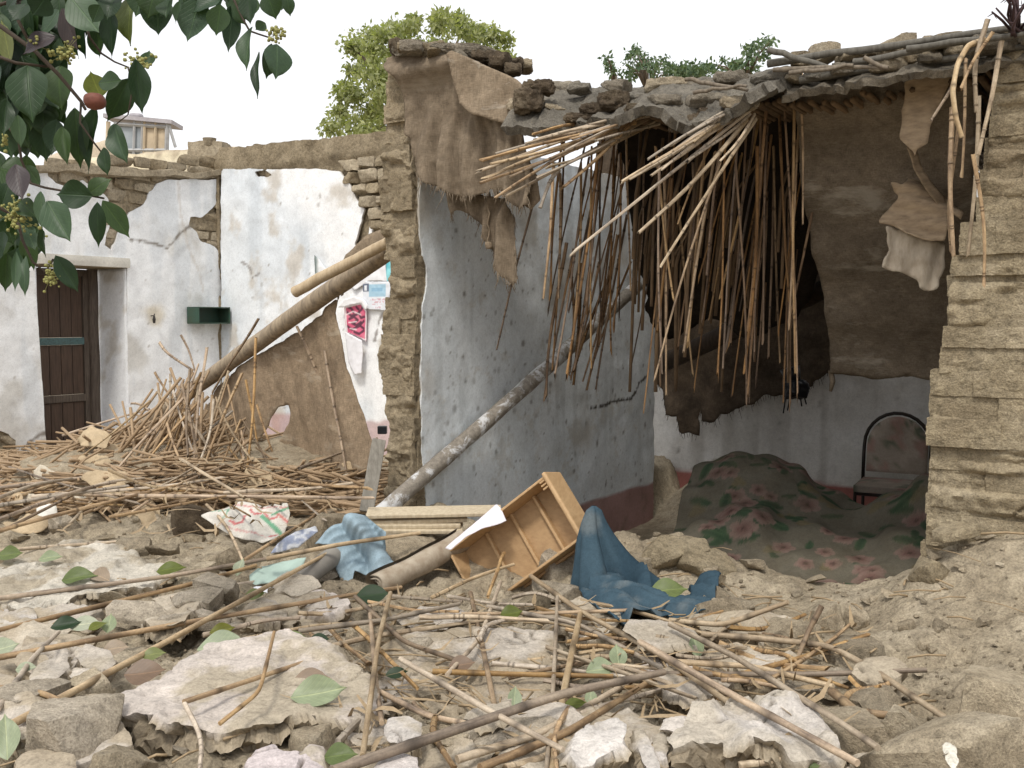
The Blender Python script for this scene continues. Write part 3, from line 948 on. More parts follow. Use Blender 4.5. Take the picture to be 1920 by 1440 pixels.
# mud core and parapet above
capl = pxpoly(b2, [(408, 290), (412, 276), (440, 276), (520, 268), (600, 262), (660, 254), (700, 250), (900, 240)])
corep = np.concatenate([[(-0.35, 0)], [(-0.35, capl[0][1])], capl, [(capl[-1][0], 0)]])
uv, q, be = sheet2d(jag(corep, 0.04, 0.035, 6, 6), 0.035)
swell = 0.05 * sstep(uv[:, 1], b2(560, 318)[1] - 0.02, b2(560, 318)[1] + 0.1)
top = b3(uv, swell + 0.05 * fbm(u3(uv, 3), 4, 3) + 0.025 * fbm(u3(uv, 15), 4, 13, 0.7) - 0.03)
v, f, t = thicken(top, q, be, 0.42, np.tile(-U, (len(top), 1)))
c = np.cross(v[f[0, 2]] - v[f[0, 0]], v[f[0, 3]] - v[f[0, 1]])
if np.dot(c, -U) < 0: f = f[:, ::-1]
put('mud_core', v, f, M['pier'], jw, sharp=45)
stone_poly = pxpoly(b2, [(640, 290), (715, 280), (760, 290), (760, 460), (705, 450), (700, 415), (680, 385), (665, 345), (650, 318)])
brick_field(jw, b3, -U, V, stone_poly, 0.25, 0.13, 'brick', 8, depth=0.12, off=0.015)

# vertical crack between the two walls: rough mud pilaster edge
pts = [b3(np.array([[0.02 + 0.03 * vn(np.array([[zz * 3, 0, 0]]), 4)[0], zz]]), 0.02)[0] for zz in np.linspace(0.3, a2(412, 330)[1], 40)]
v, f = tubev(pts, 0.024, 8, 9, 0.9)
put('broken_joint', v, f, M['pier'], jw, sharp=40)

# green box shelf on the door wall
M['green_metal'] = plain('green_metal', (0.032, 0.075, 0.055), 0.5, (0.05, 0.07, 0.045), 9, 0.15, metal=0.0)
gb_c = a2(380, 590)
gr = -0.055; gl = gr - 0.44
gt, gbz = a2(385, 576)[1], a2(385, 607)[1]
box = thing('green_box_shelf', a3(np.array([[(gl + gr) / 2, gbz]]), 0.05)[0], 'dark green open-fronted box shelf fixed on the whitewashed wall near the corner', 'shelf')
gd = 0.2
def gpart(nm, x0, x1, z0, z1, o0, o1):
    b = boxv(a3(np.array([[(x0 + x1) / 2, (z0 + z1) / 2]]), (o0 + o1) / 2 + 0.05)[0], x1 - x0, o1 - o0, z1 - z0, [U, V, ZA])
    return soft(put(nm, b[0], b[1], M['green_metal'], box, smooth=False), 0.003)
gpart('back_panel', gl, gr, gbz, gt, 0, 0.012)
gpart('top_panel', gl, gr, gt - 0.012, gt, 0.012, gd)
gpart('bottom_panel', gl, gr, gbz, gbz + 0.012, 0.012, gd)
gpart('side_panel', gl, gl + 0.012, gbz + 0.0125, gt - 0.0125, 0.012, gd)
gpart('side_panel', gr - 0.012, gr, gbz + 0.0125, gt - 0.0125, 0.012, gd)
# hook with keys
M['dark_metal'] = plain('dark_metal', (0.06, 0.055, 0.05), 0.5, (0.03, 0.027, 0.025), 20, 0.1, metal=0.4)
hk = a3(np.array([a2(280, 592)]), 0.05)[0]
v1 = tubev([hk - V * 0.03, hk + V * 0.03, hk + V * 0.04 + ZA * 0.02], 0.006, 6)
v2 = tubev([hk + V * 0.03 + ZA * x for x in (0, -0.04, -0.08)], [0.01, 0.018, 0.012], 6)
v, f = join([v1, v2])
tag(put('wall_hook', v, f, M['dark_metal']), 'small dark iron hook on the yellowed patch of the whitewashed wall', 'hook')
# ------------------------------------------------------------------ roof
crest_px = [(700, 120), (760, 95), (860, 100), (960, 128), (1000, 138), (1100, 150), (1180, 146), (1250, 140), (1340, 134), (1420, 122), (1500, 128), (1600, 112), (1700, 95), (1800, 74), (1860, 62), (1990, 50)]
lip_px = [(700, 260), (960, 235), (1000, 238), (1060, 228), (1110, 232), (1150, 226), (1200, 206), (1232, 204), (1262, 226), (1292, 240), (1330, 226), (1400, 190), (1430, 178), (1500, 150), (1560, 142), (1620, 140), (1700, 128), (1800, 106), (1860, 96), (1990, 80)]
rf2, rf3 = wall_xy(W(0, 0.08), V, -U)
rl2, rl3 = wall_xy(W(0, -0.22), V, -U)
cs = np.array([rf2(*p) for p in crest_px]); ls = np.array([rl2(*p) for p in lip_px])
def crest(s): return np.interp(s, cs[:, 0], cs[:, 1])
def lipz(s): return np.interp(s, ls[:, 0], ls[:, 1])
roof = thing('collapsed_roof', W(1.6, 0.6, 2.55), 'sagging dark mud roof broken open above the room, its front lip drooping', 'roof')
def roof_patch(name, s0, s1, tl, mat, th, h=0.016, back=2.75, seed=0):
    ss = np.arange(s0, s1, h); tt = np.concatenate([np.arange(tl, 0.5, h), np.arange(0.5, back, 0.12)])
    S, T = np.meshgrid(ss, tt)
    S, T = S.ravel(), T.ravel()
    rag = 0.13 * fbm(p2(S * 8, 0 * S), 5, seed + 1, .7)
    Tm = np.where(T < 0.3, T + rag * (0.3 - T) / (0.3 - tl), T)
    c, l = crest(S), lipz(S)
    k = np.clip((0.14 - T) / (0.14 - tl), 0, 1)
    z = c - 0.02 + (l - c + 0.02) * k ** 1.25
    z = np.where(T > 0.14, c - 0.02 - 0.05 * sstep(T, 0.14, 0.9), z)
    top = P0 + S[:, None] * V + Tm[:, None] * U + z[:, None] * ZA
    top = top + ZA * (0.026 * fbm(top * 5, 4, seed) + (0.022 if seed == 3 else .014) * fbm(top * 18, 5, seed + 7, 0.75) + 0.008 * np.tanh(4 * fbm(top * 9, 3, seed + 9)))[:, None]
    a, b = np.meshgrid(np.arange(len(ss) - 1), np.arange(len(tt) - 1))
    i0 = (b * len(ss) + a).ravel()
    q = np.stack([i0, i0 + 1, i0 + len(ss) + 1, i0 + len(ss)], 1)
    e = np.concatenate([q[:, [0, 1]], q[:, [1, 2]], q[:, [2, 3]], q[:, [3, 0]]])
    key = np.sort(e, 1); kk = key[:, 0].astype(np.int64) * len(top) + key[:, 1]
    _, ix, ct = np.unique(kk, return_index=True, return_counts=True)
    n = vnormals(top, q)
    if n[:, 2].mean() < 0: n = -n; 
    v, f, t = thicken(top, q, e[ix[ct == 1]], th, n)
    return put(name, v, f, M[mat], roof, sharp=60)
layer_a = roof_patch('mud_layer', 0.66, 1.93, -0.24, 'roof_mud', 0.045, seed=3)
layer_b = roof_patch('mud_layer', 1.93, 3.7, -0.06, 'roof_earth', 0.03, seed=5)
for i in range(30):
    s_ = .7 + 2.7 * i / 30 + R.uniform(-.03, .03)
    if i % 2: c_ = W(s_, R.uniform(.0, .14), crest(s_) - .055)
    else:
        t_ = R.uniform(-.2, -.05) if s_ < 1.9 else R.uniform(-.06, 0); c_ = W(s_, t_, crest(s_) + (lipz(s_) - crest(s_)) * min(1, (.14 - t_) / .36) - .005)
    k_ = R.uniform(.035, .085)
    v, f = rockv((k_ * 2.3, k_ * 1.3, k_ * .8), 11, .5, .26, 2.5, 2, 4000 + i, .08)
    put('mud_lump', c_ + v, f, M[R.choice(['clod', 'roof_earth', 'roof_earth', 'roof_mud'])], layer_a if s_ < 1.93 else layer_b, sharp=50)
# reed ceiling seen from below
tv = []
for i in range(110):
    s = 0.3 + 3.3 * i / 110 + R.uniform(-.01, .01)
    zc = crest(s) - 0.14 + R.uniform(-.012, .012)
    tv.append(tubev([W(s + R.uniform(-.02, .02), R.uniform(0.1, 0.2), zc), W(s + R.uniform(-.04, .04), 2.75, zc - 0.02)], 0.012, 5))
v, f = join(tv)
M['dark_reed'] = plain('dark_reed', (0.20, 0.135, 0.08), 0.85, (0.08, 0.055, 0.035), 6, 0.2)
tag(put('reed_ceiling', v, f, M['dark_reed'], roof), kind='stuff')
# clumps of straw mud on the lip
for (px, py, D, sx, sy, sz) in [(1150, 190, 4.42, .13, .1, .1), (1115, 205, 4.45, .12, .1, .06), (1085, 222, 4.45, .12, .08, .05), (1285, 232, 4.22, .14, .1, .08), (1330, 215, 4.2, .1, .1, .06), (1010, 165, 4.62, .14, .1, .08), (1200, 205, 4.3, .12, .08, .06), (1250, 190, 4.35, .1, .1, .05), (990, 190, 4.6, .12, .1, .13)]:
    v, f = rockv((sx, sy * .8, sz * .75), 18, 0.5, 0.3, 3, 0, int(px), 0.16)
    put('straw_clump', P(px, py, D) + v, f, M['dark_mud'], layer_a, sharp=60)

# poles and sticks lying along the right roof edge, stones on top
M['stick'] = plain('stick', (0.2, 0.165, 0.125), 0.85, (0.1, 0.08, 0.06), 5, 0.4, (12, 12, 1))
M['grey_stick'] = plain('grey_stick', (0.14, 0.13, 0.11), 0.85, (0.08, 0.072, 0.06), 5, 0.4, (12, 12, 1))
def on_roof(px, py, t): return hit(px, py, W(0, t), U)
for (a, b, r, t, nm, lb) in [((1440, 118), (1960, 44), .016, -.06, 'roof_pole', 'long grey pole sagging along the top of the roof edge'), ((1500, 150), (1990, 78), .015, -.02, 'roof_pole', 'dark pole under the roof edge above the opening'),
        ((1440, 92), (1560, 128), .012, -.1, 'stick', 'short stick poking up from the left end of the roof poles'), ((1450, 130), (1660, 126), .010, -.12, 'stick', 'thin level stick along the broken roof edge'), ((1480, 138), (1600, 122), .009, -.13, 'stick', 'thin stick crossing under the level stick at the roof edge'),
        ((1620, 110), (1665, 128), .009, -.13, 'stick', 'small brown stick stub beside the stone on the roof'), ((1600, 118), (1840, 72), .013, -.09, 'stick', 'pale stick lying on the rising roof edge'), ((1700, 92), (1925, 62), .012, -.12, 'stick', 'grey stick resting near the top of the right roof'),
        ((1285, 148), (1402, 170), .009, -.2, 'stick', 'bare twig lying on the mud roof lip'), ((1300, 172), (1400, 160), .008, -.22, 'stick', 'second bare twig on the roof lip just below the first')]:
    A, B = on_roof(*a, t), on_roof(*b, t)
    n = 9
    pts = [A + (B - A) * i / (n - 1) + ZA * 0.005 * vn(np.array([[i * .9, a[0], 0]]), 3)[0] for i in range(n)]
    v, f = tubev(pts, [r * (1 - .25 * i / n) for i in range(n)], 7, a[0], 0.25)
    tag(put(nm, v, f, M['grey_stick' if r > .011 else 'stick'], None, sharp=60), lb, 'pole' if nm == 'roof_pole' else 'stick')
for (px, py, sx, sy, sz, lb) in [(1546, 103, .11, .1, .085, 'rough brown clod standing on the roof edge'), (1678, 92, .13, .12, .1, 'largest pale stone on the roof, near its rising right end'), (1612, 110, .17, .12, .05, 'flat pale stone lying between two lumps on the roof'), (1500, 112, .1, .1, .05, 'small flat stone at the left end of the roof poles'),
                                 (1790, 74, .16, .12, .06, 'flat dark stone high on the right roof'), (1735, 84, .1, .1, .045, 'thin stone beside the largest roof stone'), (392, 0, 0, 0, 0, '')]:
    if not sx: continue
    v, f = rockv((sx, sy, sz), 12, 0.3, 0.1, 2, 5, px, 0.03)
    tag(put('roof_stone', on_roof(px, py, 0.02) + v, f, M['brick' if px in (1612, 1678) else 'clod'], None, sharp=35), lb, 'stone', 'stones on the roof')
# mud cap over the pier
for i in range(26):
    k_ = i / 25; px, py = 745 + 228 * k_ + R.uniform(-6, 6), 92 + 40 * k_ ** 1.5 + R.uniform(-6, 6)
    v, f = rockv((R.uniform(.06, .15), R.uniform(.1, .2), R.uniform(.03, .07)), 10, .35, .25, 2.5, 2, 5100 + i, .1)
    put('mud_clump', P(px, py, 5.12 - .2 * k_ + R.uniform(-.08, .12)) + v, f, M[R.choice(['dark_mud', 'pier', 'roof_earth'])], cw, sharp=50)
v, f = rockv((0.56, 0.3, 0.06), 34, 0.3, 0.2, 4, 0, 78, 0.18)
put('mud_cap', P(845, 104, 5.12) + v @ np.array([V * .99 - ZA * .14, U, ZA]), f, M['roof_earth'], cw, sharp=50)

# ------------------------------------------------------------------ hanging cloths
def hang(name, label, cat, p0, n, pxs, mat, h=0.016, th=0.004, fold=None, holes=(), jg=0.02, seed=0, group=None, cols=None, parent=None, fringe=0, fringe_up=-.05):
    n = np.asarray(n, float); n = n / np.linalg.norm(n)
    du = np.cross(ZA, n); du /= np.linalg.norm(du)
    dz_ = np.cross(n, du)
    p0 = np.asarray(p0, float)
    def t2(px, py):
        q = hit(px, py, p0, n) - p0
        return np.array([q @ du, q @ dz_])
    poly = np.array([t2(*p) for p in pxs])
    hl = [jag(np.array([t2(*p) for p in hh]), h, jg * .6, seed + 2) for hh in holes]
    uv, q, be = sheet2d(jag(poly, h, jg, seed, 9), h, hl)
    off = fold(uv) if fold is not None else 0.02 * fbm(u3(uv, 4), 3, seed)
    off = off + 0.004 * fbm(u3(uv, 25), 3, seed + 3)
    top = p0 + uv[:, :1] * du + uv[:, 1:] * dz_ + off[:, None] * n
    nn = vnormals(top, q)
    v, f, t = thicken(top, q, be, th, nn)
    cc = None
    if cols is not None:
        c = cols(uv, t2); cc = np.concatenate([c, c])
    o = put(name, v, f, M[mat] if isinstance(mat, str) else mat, parent, cols=cc)
    if label: tag(o, label, cat, group)
    if fringe:
        r = random.Random(seed); tv = []; zmid = poly[:, 1].mean()
        for vi in np.unique(be):
            if uv[vi, 1] < zmid + fringe_up and r.random() < fringe:
                a = top[vi]; l_ = r.uniform(.012, .05) * (1.8 if r.random() < .1 else 1)
                b = a + np.array([r.uniform(-.5, .5) * l_, r.uniform(-.4, .2) * l_, -l_])
                tv.append(tubev([a + ZA * .006, (a + b) / 2 + np.array([r.uniform(-.004, .004), 0, 0]), b], [.0022, .0018, .001], 3))
        if tv:
            fv, ff = join(tv)
            tag(put('fringe', fv, ff, M[mat] if isinstance(mat, str) else mat, o), kind='stuff')
    return o, t2

fn = -U   # towards the viewer
hang('burlap_sheet', 'brown burlap sheet hanging in folds from the top of the broken wall end', 'burlap', W(0.2, -0.06), fn,
     [(752, 92), (800, 88), (850, 98), (905, 120), (965, 150), (980, 200), (985, 260), (1000, 330), (1002, 385), (970, 392), (940, 352), (925, 372), (918, 352), (895, 372), (862, 368), (836, 355), (808, 345), (790, 330), (776, 300), (768, 262), (758, 250), (757, 200), (752, 150), (726, 122), (734, 108)],
     'burlap', 0.011, 0.005, lambda uv: (0.032 * np.sin(uv[:, 0] * 44 + 4 * fbm(u3(uv, 1.8), 3, 3) + (uv[:, 1] - 2.6) * 3) + .026 * np.abs(np.sin(uv[:, 0] * 50 + 5 * fbm(p2(uv[:, 0] * 3, uv[:, 1] * 1.2), 3, 13)))) * sstep(2.85 - uv[:, 1], 0.0, 0.6) + 0.05 * fbm(u3(uv, 3), 4, 6) + 0.07 * np.exp(-((uv[:, 1] - 2.84) / .06) ** 2), jg=0.018, seed=2, fringe=.8)
hang('burlap_strip', 'torn burlap strip dangling in front of the pale blue wall', 'burlap', W(0.2, 0.02), fn,
     [(838, 345), (870, 360), (950, 372), (962, 410), (968, 470), (972, 525), (958, 535), (940, 510), (925, 490), (918, 455), (908, 425), (890, 405), (862, 396), (848, 408), (842, 380)],
     'burlap', 0.011, 0.004, lambda uv: 0.02 * np.sin(uv[:, 0] * 60 + 4 * fbm(u3(uv, 3), 3, 8)) + 0.03 * fbm(u3(uv, 4), 3, 2), jg=0.02, seed=5, fringe=.7, fringe_up=.1)
hang('felt_flap', 'pale brown felt flap folded over the top right of the hanging burlap', 'felt', W(0.2, -0.14), fn,
     [(842, 104), (852, 97), (900, 118), (962, 146), (984, 168), (978, 205), (980, 240), (958, 234), (920, 226), (890, 214), (868, 196), (858, 160), (850, 130)],
     'felt', 0.011, 0.012, lambda uv: 0.03 * fbm(u3(uv, 4), 3, 12) + 0.03 * np.sin(uv[:, 0] * 10), jg=0.008, seed=7)
hang('cloth_rag', 'small narrow rag end hanging between burlap and reeds', 'rag', W(0.2, -0.02), fn,
     [(958, 300), (990, 290), (1010, 330), (1012, 375), (1000, 392), (978, 382), (965, 350)], 'felt', 0.012, 0.004, lambda uv: 0.02 * np.sin(uv[:, 0] * 40), jg=0.01, seed=11)
# knotted cord with a white bit at its end
pts = [P(916, 360 + i * 10, 4.95) + np.array([0.006 * math.sin(i * 1.9), 0, 0]) for i in range(11)]
v1 = tubev(pts, 0.006, 5, 2, 0.5)
vv, ff = rockv((0.03, 0.03, 0.035), 4, 0.6, 0.2, 2, 0, 4)
v, f = join([v1, (pts[-1] + vv, ff)])
tag(put('frayed_cord', v, f, M['felt']), 'frayed cord with a knotted pale end hanging below the burlap', 'cord')

# big drapes at the back of the room
hang('burlap_drape', 'large brown burlap ceiling cloth hanging at the right inside the room', 'burlap', W(1.7, .78, 1.85), -U * 1.05 - ZA * .8,
     [(1490, 150), (1560, 142), (1700, 128), (1830, 104), (1830, 560), (1800, 700), (1760, 706), (1700, 700), (1640, 706), (1600, 698), (1560, 692), (1556, 640), (1545, 560), (1528, 480), (1513, 400), (1500, 300)],
     'burlap_back', 0.02, 0.006, lambda uv: 0.05 * fbm(u3(uv, 1.5), 4, 3) + 0.02 * fbm(u3(uv, 7), 4, 5) + .012 * np.sin(uv[:, 1] * 17 + 2 * fbm(u3(uv, 2), 2, 4)), jg=0.012, seed=4)
hp = [hit(x, y, W(0, 1.17), U) for x, y in [(1558, 694), (1580, 690), (1620, 700), (1660, 694), (1700, 702), (1740, 694), (1790, 690)]]
v1 = tubev([p + ZA * 0.0 for p in hp], 0.015, 7, 3, 0.4); v2 = tubev([p + ZA * 0.026 - U * 0.01 for p in hp], 0.012, 7, 5, 0.4)
v3 = tubev([hp[0], hp[0] - ZA * .06 + V * .01, hp[0] - ZA * .11], [.016, .014, .008], 6)
v, f = join([v1, v2, v3])
tag(put('drape_hem', v, f, M['burlap']), 'rolled frayed hem rope along the bottom of the large burlap drape', 'hem')
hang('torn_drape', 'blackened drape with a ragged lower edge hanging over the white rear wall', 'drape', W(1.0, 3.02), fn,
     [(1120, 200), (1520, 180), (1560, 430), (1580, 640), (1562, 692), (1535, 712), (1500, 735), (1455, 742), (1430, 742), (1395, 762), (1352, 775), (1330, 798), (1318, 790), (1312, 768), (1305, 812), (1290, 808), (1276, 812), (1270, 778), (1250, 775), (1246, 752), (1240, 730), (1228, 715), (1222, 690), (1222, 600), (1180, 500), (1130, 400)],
     'burlap_shaded', 0.02, 0.006, lambda uv: 0.06 * fbm(u3(uv, 2), 4, 13) + 0.02 * np.sin(uv[:, 0] * 18), jg=0.045, seed=14, fringe=.8)
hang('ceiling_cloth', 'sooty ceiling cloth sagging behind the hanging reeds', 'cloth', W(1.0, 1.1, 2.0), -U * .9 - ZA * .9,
     [(1150, 170), (1530, 150), (1545, 420), (1535, 520), (1500, 600), (1400, 640), (1330, 600), (1260, 640), (1220, 600), (1185, 430)], 'void_shade', 0.03, 0.006, lambda uv: 0.1 * fbm(u3(uv, 1.5), 4, 23), jg=0.05, seed=24)
# dark inner beam and black bundle
M['dark_wood'] = plain('dark_wood', (0.07, 0.05, 0.036), 0.8, (0.035, 0.026, 0.02), 5, 0.3, (10, 10, 1))
v, f = tubev([P(1240, 682, 6.95), P(1290, 660, 6.8), P(1400, 608, 6.4), P(1545, 542, 5.95)], [.06, .062, .06, .058], 10, 4, 0.15)
tag(put('inner_beam', v, f, M['dark_wood']), 'dark roof beam slanting inside the room behind the reeds', 'beam')
M['black_plastic'] = plain('black_plastic', (0.018, 0.02, 0.026), 0.35, (0.01, 0.01, 0.012), 12, 0.6)
v, f = rockv((0.15, 0.13, 0.12), 14, 0.8, 0.25, 3, 0, 3, 0.05)
v1 = (P(1492, 728, 6.6) + v, f)
v2 = tubev([P(1480, 690, 6.6), P(1486, 715, 6.6)], [.07, .05], 8, 2, .3)
v3 = [tubev([P(x, 740, 6.58), P(x + R.uniform(-6, 6), 740 + l, 6.58)], .005, 4) for x, l in ((1474, 35), (1482, 30), (1500, 22), (1507, 18))]
v, f = join([v1, v2] + v3)
tag(put('black_bundle', v, f, M['black_plastic']), 'black plastic bundle with hanging shreds below the reeds in the room', 'bundle')
# torn cardboard hanging at the right of the opening
M['card'] = plain('card', (0.42, 0.32, 0.215), 0.85, (0.25, 0.185, 0.125), 16, 0.4, (1, 1, 3))
M['card_pale'] = plain('card_pale', (0.55, 0.48, 0.385), 0.85, (0.38, 0.31, 0.235), 14, 0.4, (3, 1, 1))
cb = thing('torn_cardboard', P(1715, 540, 4.24), 'torn brown cardboard hanging in a twisted strip beside the big burlap drape', 'cardboard')
hang('upper_strip', None, None, P(1720, 200, 3.98), (-.25, -1, 0), [(1700, 140), (1790, 120), (1775, 165), (1765, 190), (1744, 240), (1738, 268), (1720, 280), (1715, 300), (1712, 285), (1700, 270), (1688, 258), (1692, 200)], 'card', 0.013, 0.004, lambda uv: 0.02 * np.sin(uv[:, 0] * 14) + .006 * np.abs(np.sin(uv[:, 0] * 50 + uv[:, 1] * 18)), jg=0.012, seed=3, parent=cb)
hang('twisted_neck', None, None, P(1740, 340, 4.12), (.5, -1, 0), [(1703, 275), (1720, 278), (1728, 310), (1745, 340), (1770, 372), (1782, 400), (1775, 412), (1755, 380), (1730, 345), (1714, 312)], 'card', 0.008, 0.004, lambda uv: 0.03 * uv[:, 0], jg=0.003, seed=4, parent=cb)
hang('folded_flap', None, None, P(1715, 400, 4.2), (-.3, -1, .35), [(1668, 348), (1690, 355), (1702, 336), (1720, 338), (1760, 362), (1805, 404), (1800, 418), (1778, 400), (1776, 440), (1770, 452), (1735, 448), (1700, 432), (1665, 420), (1643, 420), (1660, 395), (1684, 372)], 'card', 0.010, 0.005, lambda uv: 0.025 * np.sin(uv[:, 0] * 16 + uv[:, 1] * 22) + 0.014 * np.abs(np.sin(uv[:, 1] * 45 + uv[:, 0] * 12)) + .01 * np.abs(fbm(u3(uv, 16), 2, 4)), jg=0.012, seed=5, parent=cb)
hang('lower_flap', None, None, P(1715, 480, 4.24), (-.1, -1, -.1), [(1662, 424), (1700, 432), (1740, 448), (1768, 455), (1765, 480), (1768, 500), (1756, 520), (1750, 538), (1738, 542), (1724, 536), (1718, 525), (1690, 512), (1674, 510), (1655, 500), (1668, 470)], 'card_pale', 0.010, 0.005, lambda uv: 0.014 * np.sin(uv[:, 0] * 20) + .012 * np.abs(np.sin(uv[:, 0] * 34 - uv[:, 1] * 8)) + .012 * np.abs(fbm(u3(uv, 12), 2, 4)), jg=0.022, seed=6, parent=cb)

# ------------------------------------------------------------------ reeds
def reed_mat(name, c1, c2, c3, var=0.35):
    m, N, L, B = nt(name)
    tc = N.new('ShaderNodeTexCoord')
    mp = N.new('ShaderNodeMapping'); mp.inputs['Scale'].default_value = (0.5, 0.5, 5.0)
    at = N.new('ShaderNodeAttribute'); at.attribute_name = 'Col'
    sep = N.new('ShaderNodeSeparateColor'); L.new(at.outputs['Color'], sep.inputs[0])
    cx3 = N.new('ShaderNodeCombineXYZ'); L.new(sep.outputs[0], cx3.inputs[2]); L.new(sep.outputs[2], cx3.inputs[0])
    L.new(cx3.outputs[0], mp.inputs[0])
    rv = orand(N)
    cmb = N.new('ShaderNodeCombineXYZ'); L.new(math_(N, L, 'MULTIPLY', rv, 37.0), cmb.inputs[2])
    ad = N.new('ShaderNodeVectorMath'); ad.operation = 'ADD'
    L.new(mp.outputs[0], ad.inputs[0]); L.new(cmb.outputs[0], ad.inputs[1])
    a = noise(N, L, ad.outputs[0], 1.1, 5, 0.65)
    col = ramp(N, L, a, [(0.3, c3), (0.47, c2), (0.66, c1)])
    col = mix(N, L, math_(N, L, 'MULTIPLY', sep.outputs[1], 0.75), col, tuple(x * .45 for x in c3))
    p = position(N)
    b = noise(N, L, p, 90, 5, 0.75)
    col = mix(N, L, 0.6, col, ramp(N, L, b, [(0.3, 0.6), (0.62, 1.15)]), 'MULTIPLY')
    hs_ = N.new('ShaderNodeHueSaturation')
    L.new(col, hs_.inputs['Color'])
    L.new(ramp(N, L, rv, [(0, 1 - var), (1, 1 + var * .6)]), hs_.inputs['Value'])
    L.new(ramp(N, L, math_(N, L, 'FRACT', math_(N, L, 'MULTIPLY', rv, 7.7)), [(0, 0.6), (1, 1.15)]), hs_.inputs['Saturation'])
    L.new(hs_.outputs[0], B.inputs['Base Color'])
    B.inputs['Roughness'].default_value = 0.6
    B.inputs['Specular IOR Level'].default_value = 0.3
    bump(N, L, B, b, 0.25, 0.004)
    return m
M['reed'] = reed_mat('reed', (0.53, 0.36, 0.185), (0.34, 0.22, 0.113), (0.135, 0.085, 0.05), .45)
M['reed_pale'] = reed_mat('reed_pale', (0.55, 0.44, 0.30), (0.40, 0.30, 0.19), (0.20, 0.145, 0.095), 0.35)
M['reed_hang_shaded'] = reed_mat('reed_hang_shaded', (0.33, 0.20, 0.095), (0.20, 0.115, 0.055), (0.08, 0.047, 0.026), 0.5)  # reed colours darkened, shade of the dark room painted in

REED = []
for k in range(22):
    nn = 26
    r = random.Random(500 + k)
    nodes = sorted(r.uniform(0.04, 0.96) for _ in range(r.randint(3, 7)))
    bx, by, ph = r.uniform(-2.4, 2.4), r.uniform(-2.4, 2.4), r.uniform(0, 6)
    zs = sorted(list(np.linspace(0, 1, 14)) + [n_ + d for n_ in nodes for d in (-0.012, 0, 0.012)])
    pts, rad = [], []
    for z_ in zs:
        kink = sum(0.3 * (1 if i % 2 else -1) * max(0, z_ - n_) for i, n_ in enumerate(nodes))
        pts.append((bx * math.sin(math.pi * z_) + 2.0 * kink, by * math.sin(math.pi * z_) + 0.5 * math.sin(6 * z_ + ph), z_))
        rr = 1.0 - 0.3 * z_
        if any(abs(z_ - n_) < 1e-6 for n_ in nodes): rr *= 1.22
        elif any(0 < z_ - n_ < 0.02 for n_ in nodes): rr *= 0.93
        rad.append(rr)
    # rings straight across z so that non-uniform scaling keeps them round
    V_, F_, C_ = [], [], []
    sd_ = 7
    for i, (p_, q_) in enumerate(zip(pts, rad)):
        for a in range(sd_):
            an = 2 * math.pi * a / sd_
            wob = 1 + 0.06 * math.sin(3 * an + k)
            C_.append((zs[i], 1.0 if any(abs(zs[i] - n_) < 1e-6 for n_ in nodes) else 0.0, abs(math.cos(an))))
            V_.append((p_[0] + q_ * wob * math.cos(an), p_[1] + q_ * wob * math.sin(an), p_[2] + (0.006 * math.sin(an * 2 + k) if i in (0, len(pts) - 1) else 0)))
        if i:
            for a in range(sd_):
                b_ = (a + 1) % sd_
                F_.append(((i - 1) * sd_ + a, (i - 1) * sd_ + b_, i * sd_ + b_, i * sd_ + a))
    F_.append(tuple(range(sd_))[::-1]); F_.append(tuple(range((len(pts) - 1) * sd_, len(pts) * sd_)))
    if k % 2 == 1:     # split end
        n0 = len(V_) - sd_
        for a in range(3):
            V_[n0 + a] = (V_[n0 + a][0] * 1.6, V_[n0 + a][1] * 1.6, 1.0 + 0.05 * r.random())
    REED.append((V_, F_, np.array(C_)))
_rm = {}
NREED = [0]
def reed(A, B, r=0.011, mat='reed', label=None, group=None, k=None, roll=None):
    A, B = np.asarray(A, float), np.asarray(B, float)
    r = r * .74
    k = R.randrange(len(REED)) if k is None else k
    if (k, mat) not in _rm:
        _rm[(k, mat)] = mesh('reed', REED[k][0], REED[k][1], M[mat], smooth=True, sharp=60, cols=REED[k][2])
    o = bpy.data.objects.new('reed', _rm[(k, mat)])
    COL.objects.link(o)
    d = Vector(B - A)
    q = d.to_track_quat('Z', 'Y') @ Matrix.Rotation(R.uniform(0, 6.28) if roll is None else roll, 3, 'Z').to_quaternion()
    o.rotation_mode = 'QUATERNION'; o.rotation_quaternion = q
    o.location = A; o.scale = (r, r, d.length)
    NREED[0] += 1
    return tag(o, label, 'reed', group)
def bent_reed(pts, r, mat, label, group=None):
    pts = np.asarray(pts, float)
    t = np.linspace(0, len(pts) - 1, len(pts) * 7)
    sm = np.stack([np.interp(t, np.arange(len(pts)), pts[:, i]) for i in range(3)], 1)
    for _ in range(3): sm[1:-1] = (sm[:-2] + 2 * sm[1:-1] + sm[2:]) / 4
    r *= .78
    rad = np.full(len(sm), r) * np.linspace(1, .8, len(sm)); nd = np.zeros(len(sm)); nd[5::9] = 1; rad[5::9] *= 1.15
    v, f = tubev(sm, rad, 7, 3, 0.1)
    ln = np.concatenate([[0], np.cumsum(np.linalg.norm(np.diff(sm, axis=0), axis=1))])
    cc = np.stack([np.repeat(ln, 7), np.repeat(nd, 7), np.tile(np.abs(np.cos(np.linspace(0, 2 * math.pi, 7, endpoint=False))), len(sm))], 1)
    NREED[0] += 1
    return tag(put('reed', v, f, M[mat], None, sharp=60, cols=cc), label, 'reed', group)

